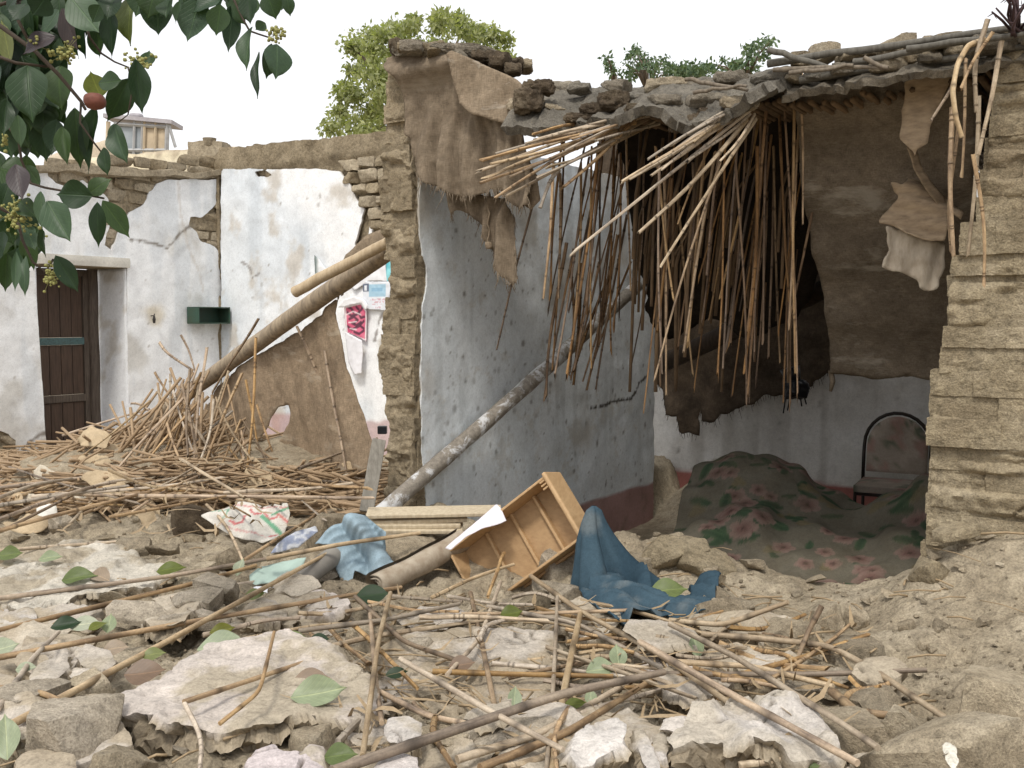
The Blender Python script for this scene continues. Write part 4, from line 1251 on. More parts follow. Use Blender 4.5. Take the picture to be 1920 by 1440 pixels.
# bunch one: reeds jutting from the roof lip to the left
g1 = 'reeds jutting out of the roof lip'
l1 = 'dry reed jutting left from the broken roof lip'
for (a, b) in [((1228, 208), (1060, 283)), ((1225, 212), (1075, 262)), ((1222, 215), (905, 318)), ((1215, 212), (985, 268)), ((1200, 215), (930, 290)), ((1210, 222), (955, 330)), ((1190, 218), (1000, 262)),
               ((1180, 226), (928, 372)), ((1195, 230), (948, 366)), ((1170, 240), (905, 300)), ((1160, 248), (900, 345)), ((1205, 236), (1010, 330)), ((1185, 250), (1030, 310)), ((1180, 222), (1058, 348)), ((1215, 240), (1120, 262)), ((1100, 262), (920, 310)), ((1080, 240), (1000, 250)), ((1150, 236), (1010, 262)), ((1200, 224), (1090, 250)), ((1130, 258), (915, 335))]:
    D0 = R.uniform(4.38, 4.5); D1 = D0 - R.uniform(0.05, 0.3)
    A = P(a[0] + 22, a[1] - 9, D0 + .06)
    reed(A, P(*b, D1), R.uniform(.0085, .0125), 'reed_pale' if R.random() < .7 else 'reed', l1, g1)
reed(P(1050, 320, 4.4), P(1015, 388, 4.3), .013, 'reed_pale', 'short thick reed stub with a pale cut end pointing down at the left bunch', None)
g2_ = g1
for (a, b, lb) in [((1395, 195), (1168, 342), 'reed of the right bunch ending highest, with a pale cut tip'), ((1400, 208), (1078, 470), 'longest reed jutting down left from the roof, tip over the pale blue wall'), ((1388, 232), (1198, 436), 'thick reed of the right bunch with a frayed whitish lower tip'),
                   ((1398, 200), (1230, 310), None), ((1385, 205), (1215, 300), None), ((1375, 215), (1180, 338), None), ((1392, 220), (1290, 300), None), ((1402, 222), (1350, 302), None), ((1380, 200), (1260, 272), None), ((1370, 228), (1240, 320), None), ((1390, 212), (1300, 268), None), ((1360, 225), (1222, 330), None), ((1405, 230), (1240, 500), None), ((1372, 206), (1330, 232), None)]:
    D0 = R.uniform(4.1, 4.2)
    reed(P(a[0] + 14, a[1] - 8, D0), P(*b, D0 - R.uniform(0.1, 0.35)), R.uniform(.009, .0125) * (1.2 if lb else 1), 'reed_pale', lb or 'dry reed of the bunch jutting down left below the roof', None if lb else 'reeds in the right roof bunch')
# curtain of hanging reeds
g3_ = 'reeds hanging straight down into the room'
HANGLB = {False: ('brown reed hanging in the dense curtain before the dark room', g3_), True: ('brown reed hanging before the pale blue wall', 'reeds hanging before the pale blue wall')}
JIT = 1
hang_px = [((1175, 260), (1182, 545)), ((1130, 300), (1100, 560)), ((1120, 310), (1062, 700)), ((1150, 300), (1145, 655)), ((1050, 350), (1048, 560)), ((1000, 400), (930, 655)), ((1040, 330), (1020, 560)), ((1090, 330), (1075, 640)), ((1110, 300), (1110, 690)), ((1105, 320), (1040, 700)),
    ((1235, 320), (1240, 700)), ((1228, 300), (1262, 560)), ((1300, 330), (1288, 560)), ((1322, 300), (1290, 640)), ((1400, 215), (1370, 640)), ((1385, 250), (1355, 690)), ((1418, 200), (1330, 600)), ((1440, 210), (1402, 620)), ((1455, 195), (1400, 740)), ((1462, 190), (1482, 560)), ((1470, 200), (1495, 735)), ((1488, 180), (1490, 700)), ((1500, 145), (1506, 420)), ((1505, 145), (1480, 600)), ((1478, 190), (1475, 700)),
    ((1430, 220), (1350, 560)), ((1410, 230), (1310, 520)), ((1390, 280), (1240, 520)), ((1360, 300), (1345, 700)), ((1340, 310), (1280, 660)), ((1260, 360), (1232, 620)), ((1245, 360), (1250, 740)), ((1270, 380), (1300, 700)), ((1380, 330), (1400, 745)), ((1420, 300), (1395, 700)), ((1440, 260), (1432, 640)), ((1450, 300), (1462, 680)), ((1365, 240), (1270, 420)), ((1425, 190), (1375, 470)), ((1350, 330), (1230, 700))]
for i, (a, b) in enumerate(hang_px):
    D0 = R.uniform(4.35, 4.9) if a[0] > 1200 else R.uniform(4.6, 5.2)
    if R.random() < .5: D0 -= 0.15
    reed(P(a[0], a[1] - 25, D0), P(*b, D0 + R.uniform(-.05, .12)), R.uniform(.0065, .011), 'reed_hang_shaded' if R.random() < .6 else 'reed', *HANGLB[b[0] < 1215])
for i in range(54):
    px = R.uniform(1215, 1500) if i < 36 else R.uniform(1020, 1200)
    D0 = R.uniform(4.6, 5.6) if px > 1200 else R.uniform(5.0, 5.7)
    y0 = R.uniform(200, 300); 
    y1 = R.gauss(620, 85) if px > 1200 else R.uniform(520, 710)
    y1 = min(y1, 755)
    reed(P(px + R.uniform(-10, 60), y0, D0), P(px + R.uniform(-15, 15) - 20, y1, D0 + R.uniform(-.1, .1)), R.uniform(.006, .010), 'reed_hang_shaded', *HANGLB[px < 1215])
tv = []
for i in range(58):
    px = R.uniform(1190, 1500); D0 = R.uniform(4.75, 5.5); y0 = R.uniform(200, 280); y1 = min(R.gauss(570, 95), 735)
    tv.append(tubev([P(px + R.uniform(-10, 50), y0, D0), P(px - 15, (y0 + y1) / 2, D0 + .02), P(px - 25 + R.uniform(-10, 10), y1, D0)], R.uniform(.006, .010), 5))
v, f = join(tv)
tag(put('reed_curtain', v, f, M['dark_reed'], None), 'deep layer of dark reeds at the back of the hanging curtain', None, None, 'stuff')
# bundle behind the whitewashed pole
for i in range(12):
    px = R.uniform(1030, 1120); D0 = R.uniform(5.55, 5.9)
    reed(P(px + R.uniform(0, 80), R.uniform(400, 520), D0), P(px + R.uniform(-8, 8), R.uniform(660, 745), D0), R.uniform(.009, .015), 'reed_hang_shaded', 'flattened reed end showing below the slanting whitewashed pole', 'reed ends behind the whitewashed pole')
# right: reeds at the corner of the opening and the eroded wall
bent_reed([P(1845, 75, 3.6), P(1815, 85, 3.55), P(1795, 120, 3.52), P(1786, 170, 3.5), P(1792, 220, 3.5), P(1804, 258, 3.5)], .013, 'reed_pale', 'arched whitish reed curling over the roof edge at the right')
for (a, b, r, D, mt, lb) in [((1850, 36), (1828, 210), .013, 3.55, 'reed_pale', 'straight pale reed standing above the right roof edge'), ((1790, 150), (1746, 225), .008, 3.55, 'reed', 'thin slanting reed beside the arched one'), ((1835, 180), (1818, 470), .012, 3.62, 'reed_pale', 'greenish reed hanging along the left edge of the eroded wall'),
        ((1880, 75), (1838, 290), .012, 3.58, 'reed_pale', 'pale reed hanging from the roof across the top of the eroded wall'), ((1785, 200), (1788, 480), .014, 3.7, 'reed', 'thick orange-brown reed in front of the torn cardboard'), ((1795, 240), (1782, 470), .01, 3.72, 'reed', 'thin orange reed close beside the thick one'),
        ((1825, 290), (1845, 530), .01, 3.5, 'reed', 'orange reed with a split end resting on the eroded wall'), ((1812, 110), (1806, 330), .009, 3.66, 'reed', 'dark thin reed hanging behind the arched reed'), ((1860, 60), (1800, 165), .009, 3.5, 'reed', 'short brown reed crossing the roof edge near the thorn twigs')]:
    reed(P(*a, D), P(*b, D), r, mt, lb)
# ------------------------------------------------------------------ the yard: fallen beams and poles
M['bark'] = plain('bark', (0.38, 0.305, 0.215), 0.85, (0.17, 0.135, 0.1), 4, 0.5, (9, 9, 1.2))
M['pale_wood'] = plain('pale_wood', (0.50, 0.40, 0.27), 0.75, (0.36, 0.27, 0.17), 4, 0.3, (10, 10, 1.2))
def along(A, B, n, sag=0.0, wob=0.01, seed=0):
    t = np.linspace(0, 1, n)[:, None]
    p = A + (B - A) * t
    p = p + wob * np.concatenate([fbm(p2(t[:, 0] * 3, seed + 0 * t[:, 0]), 3, seed + i)[:, None] for i in range(3)], 1)
    return p - ZA * sag * np.sin(math.pi * t)
A, B = P(232, 822, 8.0), P(735, 463, 5.75)
pts = along(A, B, 30, 0.0, 0.006, 4)
v, f = tubev(pts, np.linspace(.052, .058, 30), 14, 4, 0.14)
tag(put('fallen_beam', v, f, M['bark'], None, sharp=60), 'thick grey-brown beam fallen slantwise from the broken wall onto the reed heap', 'beam')
beamA, beamB = A, B
pts = along(P(553, 547, 5.9), P(726, 456, 5.6), 16, 0, 0.01, 6)
v, f = tubev(pts, np.linspace(.034, .03, 16), 10, 6, 0.1)
tag(put('short_pole', v, f, M['pale_wood'], None, sharp=60), 'short pale pole resting above the thick fallen beam', 'pole')
# whitewashed pole with bark showing
m, N, L, B_ = nt('whitewashed_bark')
p = position(N)
a = noise(N, L, p, 7, 6, 0.7, 0.6); b = noise(N, L, p, 50, 5, 0.7)
col = mix(N, L, ramp(N, L, a, [(0.5, 0.0), (0.57, 1.0)]), ramp(N, L, b, [(0.3, (0.15, 0.13, 0.105)), (0.7, (0.30, 0.265, 0.22))]), (0.55, 0.55, 0.55))
L.new(col, B_.inputs['Base Color']); B_.inputs['Roughness'].default_value = 0.85
bump(N, L, B_, math_(N, L, 'ADD', a, b), 0.5, 0.01)
M['whitewash_bark'] = m
pts = along(P(706, 968, 4.95), P(1195, 535, 6.5), 34, 0.015, 0.007, 9)
v, f = tubev(pts, np.linspace(.044, .04, 34), 14, 7, 0.14)
tag(put('leaning_pole', v, f, m, None, sharp=60), 'long whitewash-flecked pole leaning across the pale blue wall', 'pole')

# cloth hung over the beam
hb = (beamB - beamA); hn = np.array([hb[1], -hb[0], 0]); hn /= np.linalg.norm(hn)
if hn[1] > 0: hn = -hn
hang('tent_burlap', 'wide brown burlap hanging like a tent from the thick fallen beam to the reed heap', 'burlap', (beamA + beamB) / 2 - hn * 0.06, hn,
     [(405, 722), (500, 658), (600, 592), (700, 505), (640, 560), (634, 585), (644, 630), (655, 690), (680, 760), (706, 845), (704, 880), (660, 886), (600, 880), (520, 885), (430, 880), (380, 870), (372, 800)],
     'burlap_pale', 0.02, 0.005, lambda uv: 0.035 * np.sin(uv[:, 0] * 7 + 2 * fbm(u3(uv, 1), 3, 5)) + .012 * np.abs(np.sin(uv[:, 0] * 19 + uv[:, 1] * 6 + 3 * fbm(u3(uv, 1.3), 3, 15))) + 0.04 * fbm(u3(uv, 2), 4, 6), holes=[[(514, 772), (520, 763), (536, 760), (540, 775), (530, 800), (522, 822), (508, 846), (496, 852), (488, 838), (500, 812)]], jg=0.012, seed=3)
hang('hide_flap', 'brown sacking bulging up behind the upper end of the fallen beam', 'sacking', P(670, 500, 6.1), (-.3, -1, 0), [(598, 556), (618, 530), (650, 480), (690, 440), (722, 425), (736, 456), (700, 482), (640, 524)], 'felt', 0.02, 0.01, lambda uv: 0.05 * fbm(u3(uv, 3), 3, 3), jg=0.01, seed=9)
# planks
M['grey_wood'] = plain('grey_wood', (0.27, 0.25, 0.215), 0.85, (0.17, 0.155, 0.13), 5, 0.35, (12, 12, 1))
def plank(a, b, Da, Db, w, th, up, mat, label, group=None, nm='plank'):
    A, B = P(*a, Da), P(*b, Db)
    d = B - A; l = np.linalg.norm(d); d /= l
    up = np.asarray(up, float); up = up - d * (up @ d); up /= np.linalg.norm(up)
    s = np.cross(d, up)
    n = 10
    V_, F_ = [], []
    for i in range(n + 1):
        c = A + d * l * i / n
        for j, k in ((-1, -1), (1, -1), (1, 1), (-1, 1)):
            V_.append(c + s * j * w / 2 * (1 + .03 * vn(np.array([[i * .7, j, w]]), 3)[0]) + up * k * th / 2)
        if i:
            for j in range(4):
                F_.append(((i - 1) * 4 + j, (i - 1) * 4 + (j + 1) % 4, i * 4 + (j + 1) % 4, i * 4 + j))
    F_ += [(3, 2, 1, 0), tuple(n * 4 + j for j in range(4))]
    return tag(soft(put(nm, np.array(V_), F_, M[mat], None, smooth=False), .004), label, 'plank', group)
plank((687, 960), (711, 824), 4.98, 5.12, .07, .03, (0.2, -1, 0.1), 'grey_wood', 'weathered grey plank leaning upright against the broken wall end')
M['new_wood'] = plain('new_wood', (0.56, 0.48, 0.35), 0.7, (0.42, 0.34, 0.23), 4, 0.25, (14, 14, 1))
for i, (a, b, D, lb) in enumerate([((690, 990), (868, 990), 4.72, 'lowest board of the stack beside the light blue cloth'), ((694, 981), (864, 979), 4.74, 'second board from the bottom of the stack'), ((700, 973), (876, 968), 4.76, 'second board from the top of the stack'), ((688, 962), (940, 957), 4.74, 'long top board with pale yellow face lying on the stack')]):
    plank(a, b, D, D + .02, .12, .019, (0, -.15, 1), 'new_wood', lb, 'boards in the stack')

# wooden drawer
M['drawer_wood'] = plain('drawer_wood', (0.50, 0.335, 0.18), 0.55, (0.40, 0.255, 0.13), 4, 0.08, (16, 1.5, 16))
M['drawer_ply'] = plain('drawer_ply', (0.44, 0.29, 0.155), 0.65, (0.35, 0.22, 0.115), 3, 0.08, (2, 18, 18))
qa, qb, qc = P(836, 1034, 4.5), P(1018, 893, 4.3), P(1096, 1006, 4.16)
Ld = qb - qa; Ll = np.linalg.norm(Ld); Ld /= Ll
Sd = qc - qb; Sd = Sd - Ld * (Sd @ Ld); Sl = np.linalg.norm(Sd); Sd /= Sl
Nd = np.cross(Ld, Sd)
if Nd @ (EYE - qb) < 0: Nd = -Nd
drawer = thing('wooden_drawer', qa + Sd * Sl / 2 - Nd * .1, 'light brown wooden drawer tipped up on its side on the rubble, showing its divided inside', 'drawer')
dep = 0.13
def dr_part(nm, l0, l1, s0, s1, n0, n1, mat='drawer_wood', bev=.003, par=None):
    c = qa + Ld * (l0 + l1) / 2 + Sd * (s0 + s1) / 2 + Nd * (n0 + n1) / 2
    b = boxv(c, l1 - l0, s1 - s0, n1 - n0, [Ld, Sd, Nd])
    return soft(put(nm, b[0], b[1], M[mat], par or drawer, smooth=False), bev)
dr_part('bottom_panel', 0, Ll, 0, Sl, -dep - .008, -dep, 'drawer_ply')
dr_side = dr_part('side_panel', 0, Ll - .001, 0, .012, -dep, 0)
dr_part('side_panel', 0, Ll - .001, Sl - .012, Sl, -dep, 0)
dr_part('end_panel', 0, .012, .0125, Sl - .0125, -dep, -.012)
dr_part('front_panel', Ll, Ll + .022, -.012, Sl + .012, -dep - .01, .012, bev=.008)
for q in (.26, .52, .76):
    dr_part('divider', Ll * q, Ll * q + .014, .0125, Sl - .0125, -dep, -dep + (.022 if q < .6 else .03), 'drawer_wood')
dr_part('runner', .03, Ll * .95, Sl + .0005, Sl + .012, -dep * .8, -dep * .55, 'drawer_ply')
for s0 in (.014, .03, .046):
    dr_part('joint_finger', Ll - .03, Ll - .001, s0, s0 + .009, -.006, .007, par=dr_side)

# rolled mat with a spiral end
M['mat_roll'] = plain('mat_roll', (0.42, 0.36, 0.28), 0.8, (0.26, 0.2, 0.14), 5, 0.25, (3, 3, 3))
A, B = P(702, 1098, 4.22), P(868, 1010, 4.62)
x, y, d = frame(B - A); l = np.linalg.norm(B - A)
th = np.linspace(0, 2 * math.pi * 3.2, 90); rr = .06 * (0.3 + 0.7 * th / th[-1])
cs_ = np.stack([np.cos(th) * rr, np.sin(th) * rr], 1)
n = 14; V_ = []
for i in range(n):
    c = A + d * l * i / (n - 1) - ZA * .01 * math.sin(3 * i / n)
    sh = 1 + .04 * math.sin(i)
    V_.append(c + cs_[:, :1] * x * sh + cs_[:, 1:] * y * sh + d * (0.012 * vn(p2(th * 0.8, 0 * th + i * .1), 3))[:, None])
V_ = np.concatenate(V_); m_ = len(th)
q = np.array([(i * m_ + j, i * m_ + j + 1, (i + 1) * m_ + j + 1, (i + 1) * m_ + j) for i in range(n - 1) for j in range(m_ - 1)])
e = np.array([(i * m_, (i + 1) * m_) for i in range(n - 1)])
v, f, t = thicken(V_, q, np.zeros((0, 2), int), .004)
tag(put('rolled_mat', v, f, M['mat_roll'], None), 'rolled grey-brown mat lying against the wooden drawer', 'mat')
M['grey_pipe'] = plain('grey_pipe', (0.27, 0.25, 0.22), 0.8, (0.18, 0.165, 0.145), 5, 0.3)
v, f = tubev(along(P(545, 1106, 4.05), P(628, 1040, 4.4), 10, 0, .006, 2), .045, 12, 2, .06)
tag(put('clay_pipe', v, f, M['grey_pipe'], None, sharp=60), 'grey round log half buried under the pale papers', 'log')
v, f = tubev(along(P(55, 932, 5.9), P(170, 932, 5.7), 10, 0, .01, 3), .032, 10, 2, .1)
M['white_pipe'] = plain('white_pipe', (0.58, 0.55, 0.5), 0.7, (0.45, 0.41, 0.36), 6, 0.2)
tag(put('white_log', v, f, M['white_pipe'], None, sharp=60), 'short whitish log lying under reeds at the far left', 'log')

# cloths, papers and the printed sack (coloured by their own dye or print)
def flat_print(c, j=0.05):
    return lambda uv, t2: lerp(np.array(c) * (1 - j * 2), np.array(c) * (1 + j), 0.5 + fbm(u3(uv, 9), 3, 2))
M['cloth'] = painted('dyed_cloth', 0.9, 0.35, 0.35, 1.6, 0.1)
def blue_light(uv, t2):
    c = lerp((0.22, 0.305, 0.36), (0.32, 0.41, 0.465), 0.5 + fbm(u3(uv, 6), 4, 3))
    return lerp(c, (0.42, 0.50, 0.54), 0.7 * sstep(fbm(u3(uv, 5), 4, 8), 0.1, 0.5))
def folds(uv, k=22, a=.022, s=1):
    w = uv + .06 * np.stack([fbm(u3(uv, 4), 3, s), fbm(u3(uv, 4), 3, s + 9)], 1)
    return a * (np.abs(np.sin(w[:, 0] * k + w[:, 1] * k * .6 + 2 * fbm(u3(uv, 3), 2, s))) * 2 - 1) + .03 * fbm(u3(uv, 6), 3, s)
hang('light_blue_cloth', 'crumpled light blue cloth draped over reeds beside the stack of boards', 'cloth', P(672, 1040, 4.4), (-.15, -1, .55), [(592, 1020), (612, 1002), (640, 984), (668, 972), (690, 970), (712, 992), (728, 1004), (722, 1030), (734, 1048), (744, 1060), (722, 1078), (704, 1098), (690, 1080), (668, 1072), (664, 1090), (648, 1098), (636, 1078), (628, 1058), (632, 1030), (612, 1024)],
     'cloth', .0065, .002, lambda uv: folds(uv, 20, .028, 3) + .010 * (1 - np.abs(np.sin(uv[:, 0] * 55 - uv[:, 1] * 38 + 5 * fbm(u3(uv, 5), 2, 5)))) + .09 * np.exp(-((uv[:, 1] - .12) / .07) ** 2) * np.exp(-(uv[:, 0] / .1) ** 2), jg=.006, cols=blue_light, seed=3)
def sack_col(uv, t2):
    c = np.tile(np.array([[0.66, 0.63, 0.57]]), (len(uv), 1)) * (0.9 + .15 * fbm(u3(uv, 14), 3, 2))[:, None]
    def stroke(c, pts, w, colr, k=.85):
        d = polydist(uv, [t2(*p) for p in pts]) + .003 * vn(u3(uv, 90), 3)
        return lerp(c, colr, k * (1 - sstep(d, w * .7, w)))
    red, grn = (0.48, 0.10, 0.11), (0.08, 0.30, 0.17)
    c = stroke(c, [(432, 976), (442, 984), (456, 983), (460, 972)], .008, red)          # U-shaped red letter
    c = stroke(c, [(470, 958), (478, 968), (490, 964)], .007, red); c = stroke(c, [(496, 962), (505, 976), (520, 972)], .007, red)
    c = stroke(c, [(520, 965), (545, 985)], .010, (0.5, 0.14, 0.12)); c = stroke(c, [(505, 1008), (525, 1000)], .006, red)
    c = stroke(c, [(492, 970), (530, 1004)], .012, grn); c = stroke(c, [(510, 968), (545, 955)], .008, grn); c = stroke(c, [(400, 960), (430, 954), (416, 976)], .005, grn, .7)
    c = stroke(c, [(415, 985), (470, 1002), (500, 1010)], .004, (0.55, 0.2, 0.2), .6); c = stroke(c, [(440, 944), (470, 952), (540, 956)], .005, red, .6)
    return c
hang('printed_sack', 'white woven sack with faded red letters and green stripes on the rubble', 'sack', P(465, 978, 5.0), (.05, -1, 1.1), [(376, 970), (404, 958), (436, 946), (446, 938), (462, 944), (500, 950), (541, 948), (545, 966), (538, 988), (530, 1004), (494, 1022), (460, 1012), (430, 1004), (404, 990)],
     'cloth', .007, .003, lambda uv: folds(uv, 14, .012, 5), jg=.006, cols=sack_col, seed=8)
def floral_small(uv, t2):
    k = sstep(fbm(u3(uv, 40), 3, 3), 0.05, 0.3)
    return lerp((0.58, 0.60, 0.64), (0.22, 0.26, 0.38), k * .8)
hang('printed_rag', 'small white rag with blue-grey print beside the light blue cloth', 'rag', P(555, 1010, 4.65), (.2, -1, .7), [(508, 1040), (520, 1020), (555, 1000), (592, 985), (596, 995), (580, 1012), (560, 1030), (525, 1036)], 'cloth', .007, .003, lambda uv: folds(uv, 18, .01, 7), jg=.004, cols=floral_small, seed=6)
hang('green_paper', 'pale green paper sheet under the slanting reeds', 'paper', P(540, 1065, 4.3), (0, -1, 1.3), [(468, 1080), (490, 1066), (530, 1052), (575, 1048), (560, 1075), (545, 1090), (500, 1096), (470, 1100)], 'print', .01, .002, lambda uv: folds(uv, 6, .006, 3), jg=.003, cols=flat_print((0.42, 0.54, 0.48)), seed=2)
hang('white_board', 'bright white sheet lying flat with a dark underside edge below the papers', 'paper', P(545, 1108, 4.15), (0, -.7, 1), [(465, 1104), (480, 1098), (540, 1102), (622, 1104), (600, 1112), (572, 1125), (530, 1122), (480, 1114)], 'print', .01, .006, lambda uv: .004 * np.sin(uv[:, 0] * 9), jg=.002, cols=flat_print((0.78, 0.79, 0.84), .02), seed=3)
hang('curled_paper', 'white sheet of paper curling over the top of the wooden drawer', 'paper', P(895, 985, 4.38), (-.25, -1, .9), [(832, 1022), (855, 1004), (890, 980), (932, 948), (942, 960), (952, 982), (940, 987), (905, 992), (870, 1006), (842, 1026)], 'print', .008, .002, lambda uv: .03 * np.sin(uv[:, 0] * 8), jg=.002, cols=flat_print((0.72, 0.68, 0.72), .03), seed=4)
hang('white_bag', 'white plastic bag with a teal print on the heap by the door', 'bag', P(70, 880, 6.6), (.1, -1, .8), [(28, 896), (42, 880), (60, 862), (80, 858), (112, 872), (118, 884), (100, 892), (84, 888), (60, 892), (36, 900)], 'cloth', .012, .003, lambda uv: folds(uv, 16, .03, 13), jg=.01,
     cols=lambda uv, t2: lerp((0.68, 0.72, 0.72), (0.12, 0.40, 0.45), sstep(fbm(u3(uv, 9), 3, 5), .15, .35)), seed=6)
hang('white_plastic', 'torn white plastic piece under the reeds on the left', 'plastic', P(88, 972, 5.3), (.2, -1, .4), [(70, 955), (95, 945), (108, 950), (110, 975), (100, 990), (82, 992), (72, 980)], 'print', .012, .004, lambda uv: folds(uv, 12, .015, 15), jg=.006, cols=flat_print((0.7, 0.68, 0.62)), seed=7)
hang('white_card', 'white broken card lying on the reeds below the dark blue cloth', 'card', P(1220, 1232, 3.42), (.1, -.8, 1), [(1160, 1258), (1165, 1240), (1180, 1222), (1205, 1210), (1285, 1206), (1270, 1222), (1246, 1232), (1232, 1226), (1230, 1250), (1218, 1262), (1185, 1264)], 'print', .009, .004, lambda uv: folds(uv, 7, .006, 2), jg=.005, cols=flat_print((0.58, 0.53, 0.46)), seed=12)
# tan husks and cardboard scraps among the reeds
for i, (px, py, D, w, h_, lb) in enumerate([(175, 822, 6.3, 40, 22, 'crumpled tan cardboard at the upper left of the reed heap'), (215, 850, 6.3, 36, 20, 'torn tan scrap below the crumpled cardboard on the heap'), (180, 868, 6.0, 34, 22, 'pale crumpled paper in the middle of the left heap'), (205, 900, 5.6, 50, 18, 'dusty pale scrap under reeds on the left heap'), (212, 915, 5.35, 25, 24, 'pointed tan husk hanging over the reeds on the left'),
                              (275, 975, 5.3, 42, 36, 'pale fibrous bark piece beside the dark root clump'), (470, 880, 6.0, 26, 18, 'pale scrap at the right side of the standing reeds'), (488, 897, 5.8, 32, 18, 'flat tan scrap in front of the burlap tent'), (1245, 1185, 3.6, 62, 20, 'flat grey-beige slab of board right below the dark blue cloth'), (55, 985, 5.2, 48, 20, 'tan cardboard scrap sticking out at the far left'), (780, 1300, 2.9, 16, 28, 'small tan husk standing between crossing reeds in front')]):
    ang = np.linspace(0, 2 * math.pi, 9)[:-1]
    r = random.Random(i + 50)
    poly = [(px + math.cos(a) * w * r.uniform(.7, 1.1), py - math.sin(a) * h_ * r.uniform(.6, 1.1)) for a in ang]
    hang('tan_scrap', lb, 'scrap', P(px, py, D), (r.uniform(-.4, .4), -1, r.uniform(.5, 1.6)), poly, 'cloth', .010, .003, lambda uv, i=i: .4 * folds(uv, 16, .028, i) + .02 * np.abs(fbm(u3(uv, 14), 2, i)), jg=.03, cols=flat_print((0.46, 0.36, 0.235) if i != 8 else (0.42, 0.37, 0.3), .1), seed=i)

for i in range(16):
    r = random.Random(i + 150); px, py = r.uniform(20, 660), r.uniform(868, 940)
    w = r.uniform(12, 26)
    poly = [(px + math.cos(a) * w * r.uniform(.6, 1.1), py - math.sin(a) * w * .6 * r.uniform(.5, 1.1)) for a in np.linspace(0, 6.28, 8)[:-1]]
    hang('tan_scrap', 'small pale scrap caught among the reeds of the left heap', 'scrap', P(px, py, np.interp(py, [868, 940], [6.1, 5.4])), (r.uniform(-.5, .5), -1, r.uniform(.2, 1.2)), poly, 'cloth', .011, .003, lambda uv, i=i: .4 * folds(uv, 16, .02, i), jg=.02,
         cols=flat_print(r.choice([(0.50, 0.42, 0.30), (0.55, 0.49, 0.39), (0.44, 0.34, 0.22)]), .1), seed=i + 30, group='small scraps in the left reed heap')
# dark blue cloth: a peaked fold and a crumpled trail
ap = P(1112, 952, 4.12); bc = G(1120, 1100, 0.03)
hgt = ap[2] - bc[2]
nt_, nh = 72, 34
V_ = []
for i in range(nh):
    k = i / (nh - 1)                                     # 0 top, 1 bottom
    for j in range(nt_):
        a = 2 * math.pi * j / nt_
        ca, sa = math.cos(a), math.sin(a)
        rx = .028 + .10 * k ** 0.9 + (.10 * k ** 2.2 if ca > 0 else .015 * k)
        ry = .018 + .09 * k
        fo = 1 + .24 * k ** .5 * math.sin(3 * a + .9) + .06 * k * math.sin(8 * a + 3 * k) - .45 * math.exp(-((a - 5.05) / .22) ** 2) * min(1, k * 3 + .3)
        if i == 0: rx *= .3; ry *= .3
        cx_ = ap[0] * (1 - k) + bc[0] * k + .03 * k * k; cy_ = ap[1] * (1 - k) + bc[1] * k
        V_.append((cx_ + ca * rx * fo, cy_ + sa * ry * fo, ap[2] - hgt * k ** .92 - (.0 if i else -.005)))
V_ = np.array(V_) + .010 * np.stack([fbm(np.array(V_) * 7, 2, s_) for s_ in (1, 2, 3)], 1)
q = np.array([(i * nt_ + j, i * nt_ + (j + 1) % nt_, (i + 1) * nt_ + (j + 1) % nt_, (i + 1) * nt_ + j) for i in range(nh - 1) for j in range(nt_)])
bt = thing('dark_blue_cloth', bc, 'dusty dark blue cloth standing in a peak with its crumpled end trailing over rubble', 'cloth')
def blue_dark(p):
    c = lerp((0.030, 0.056, 0.078), (0.056, 0.094, 0.122), 0.5 + fbm(p * 6, 4, 3))
    return lerp(c, (0.19, 0.21, 0.21), 0.5 * sstep(fbm(p * 9, 4, 8), 0.1, 0.55))
put('peaked_fold', V_, q, M['cloth'], bt, cols=blue_dark(V_))
def ground_cloth(name, parent, pxs, lift, ff, colf, h=.009, jg=.006, seed=0, mat='cloth', th=.003, label=None, cat=None):
    poly = np.array([G(*p, lift)[:2] for p in pxs])
    uv, q, be = sheet2d(jag(poly, h, jg, seed), h)
    z = Hbase(uv[:, 0], uv[:, 1]) + lift + ff(uv)
    top = np.concatenate([uv, z[:, None]], 1)
    v, f, t = thicken(top, q, be, th)
    c = colf(top)
    o = put(name, v, f, M[mat], parent, cols=np.concatenate([c, c]))
    return tag(o, label, cat) if label else o
ground_cloth('trailing_end', bt, [(1088, 1118), (1120, 1082), (1165, 1066), (1205, 1078), (1232, 1112), (1262, 1120), (1296, 1112), (1290, 1092), (1352, 1086), (1340, 1122), (1322, 1152), (1270, 1158), (1230, 1162), (1190, 1160), (1160, 1172), (1125, 1150)], .06,
             lambda uv: np.maximum(-.03, folds(uv, 14, .032, 4) + .02 * fbm(u3(uv, 7), 2, 6) + .014 * (1 - np.abs(np.sin(uv[:, 0] * 40 + uv[:, 1] * 55 + 5 * fbm(u3(uv, 4), 2, 5))))), blue_dark, seed=5)
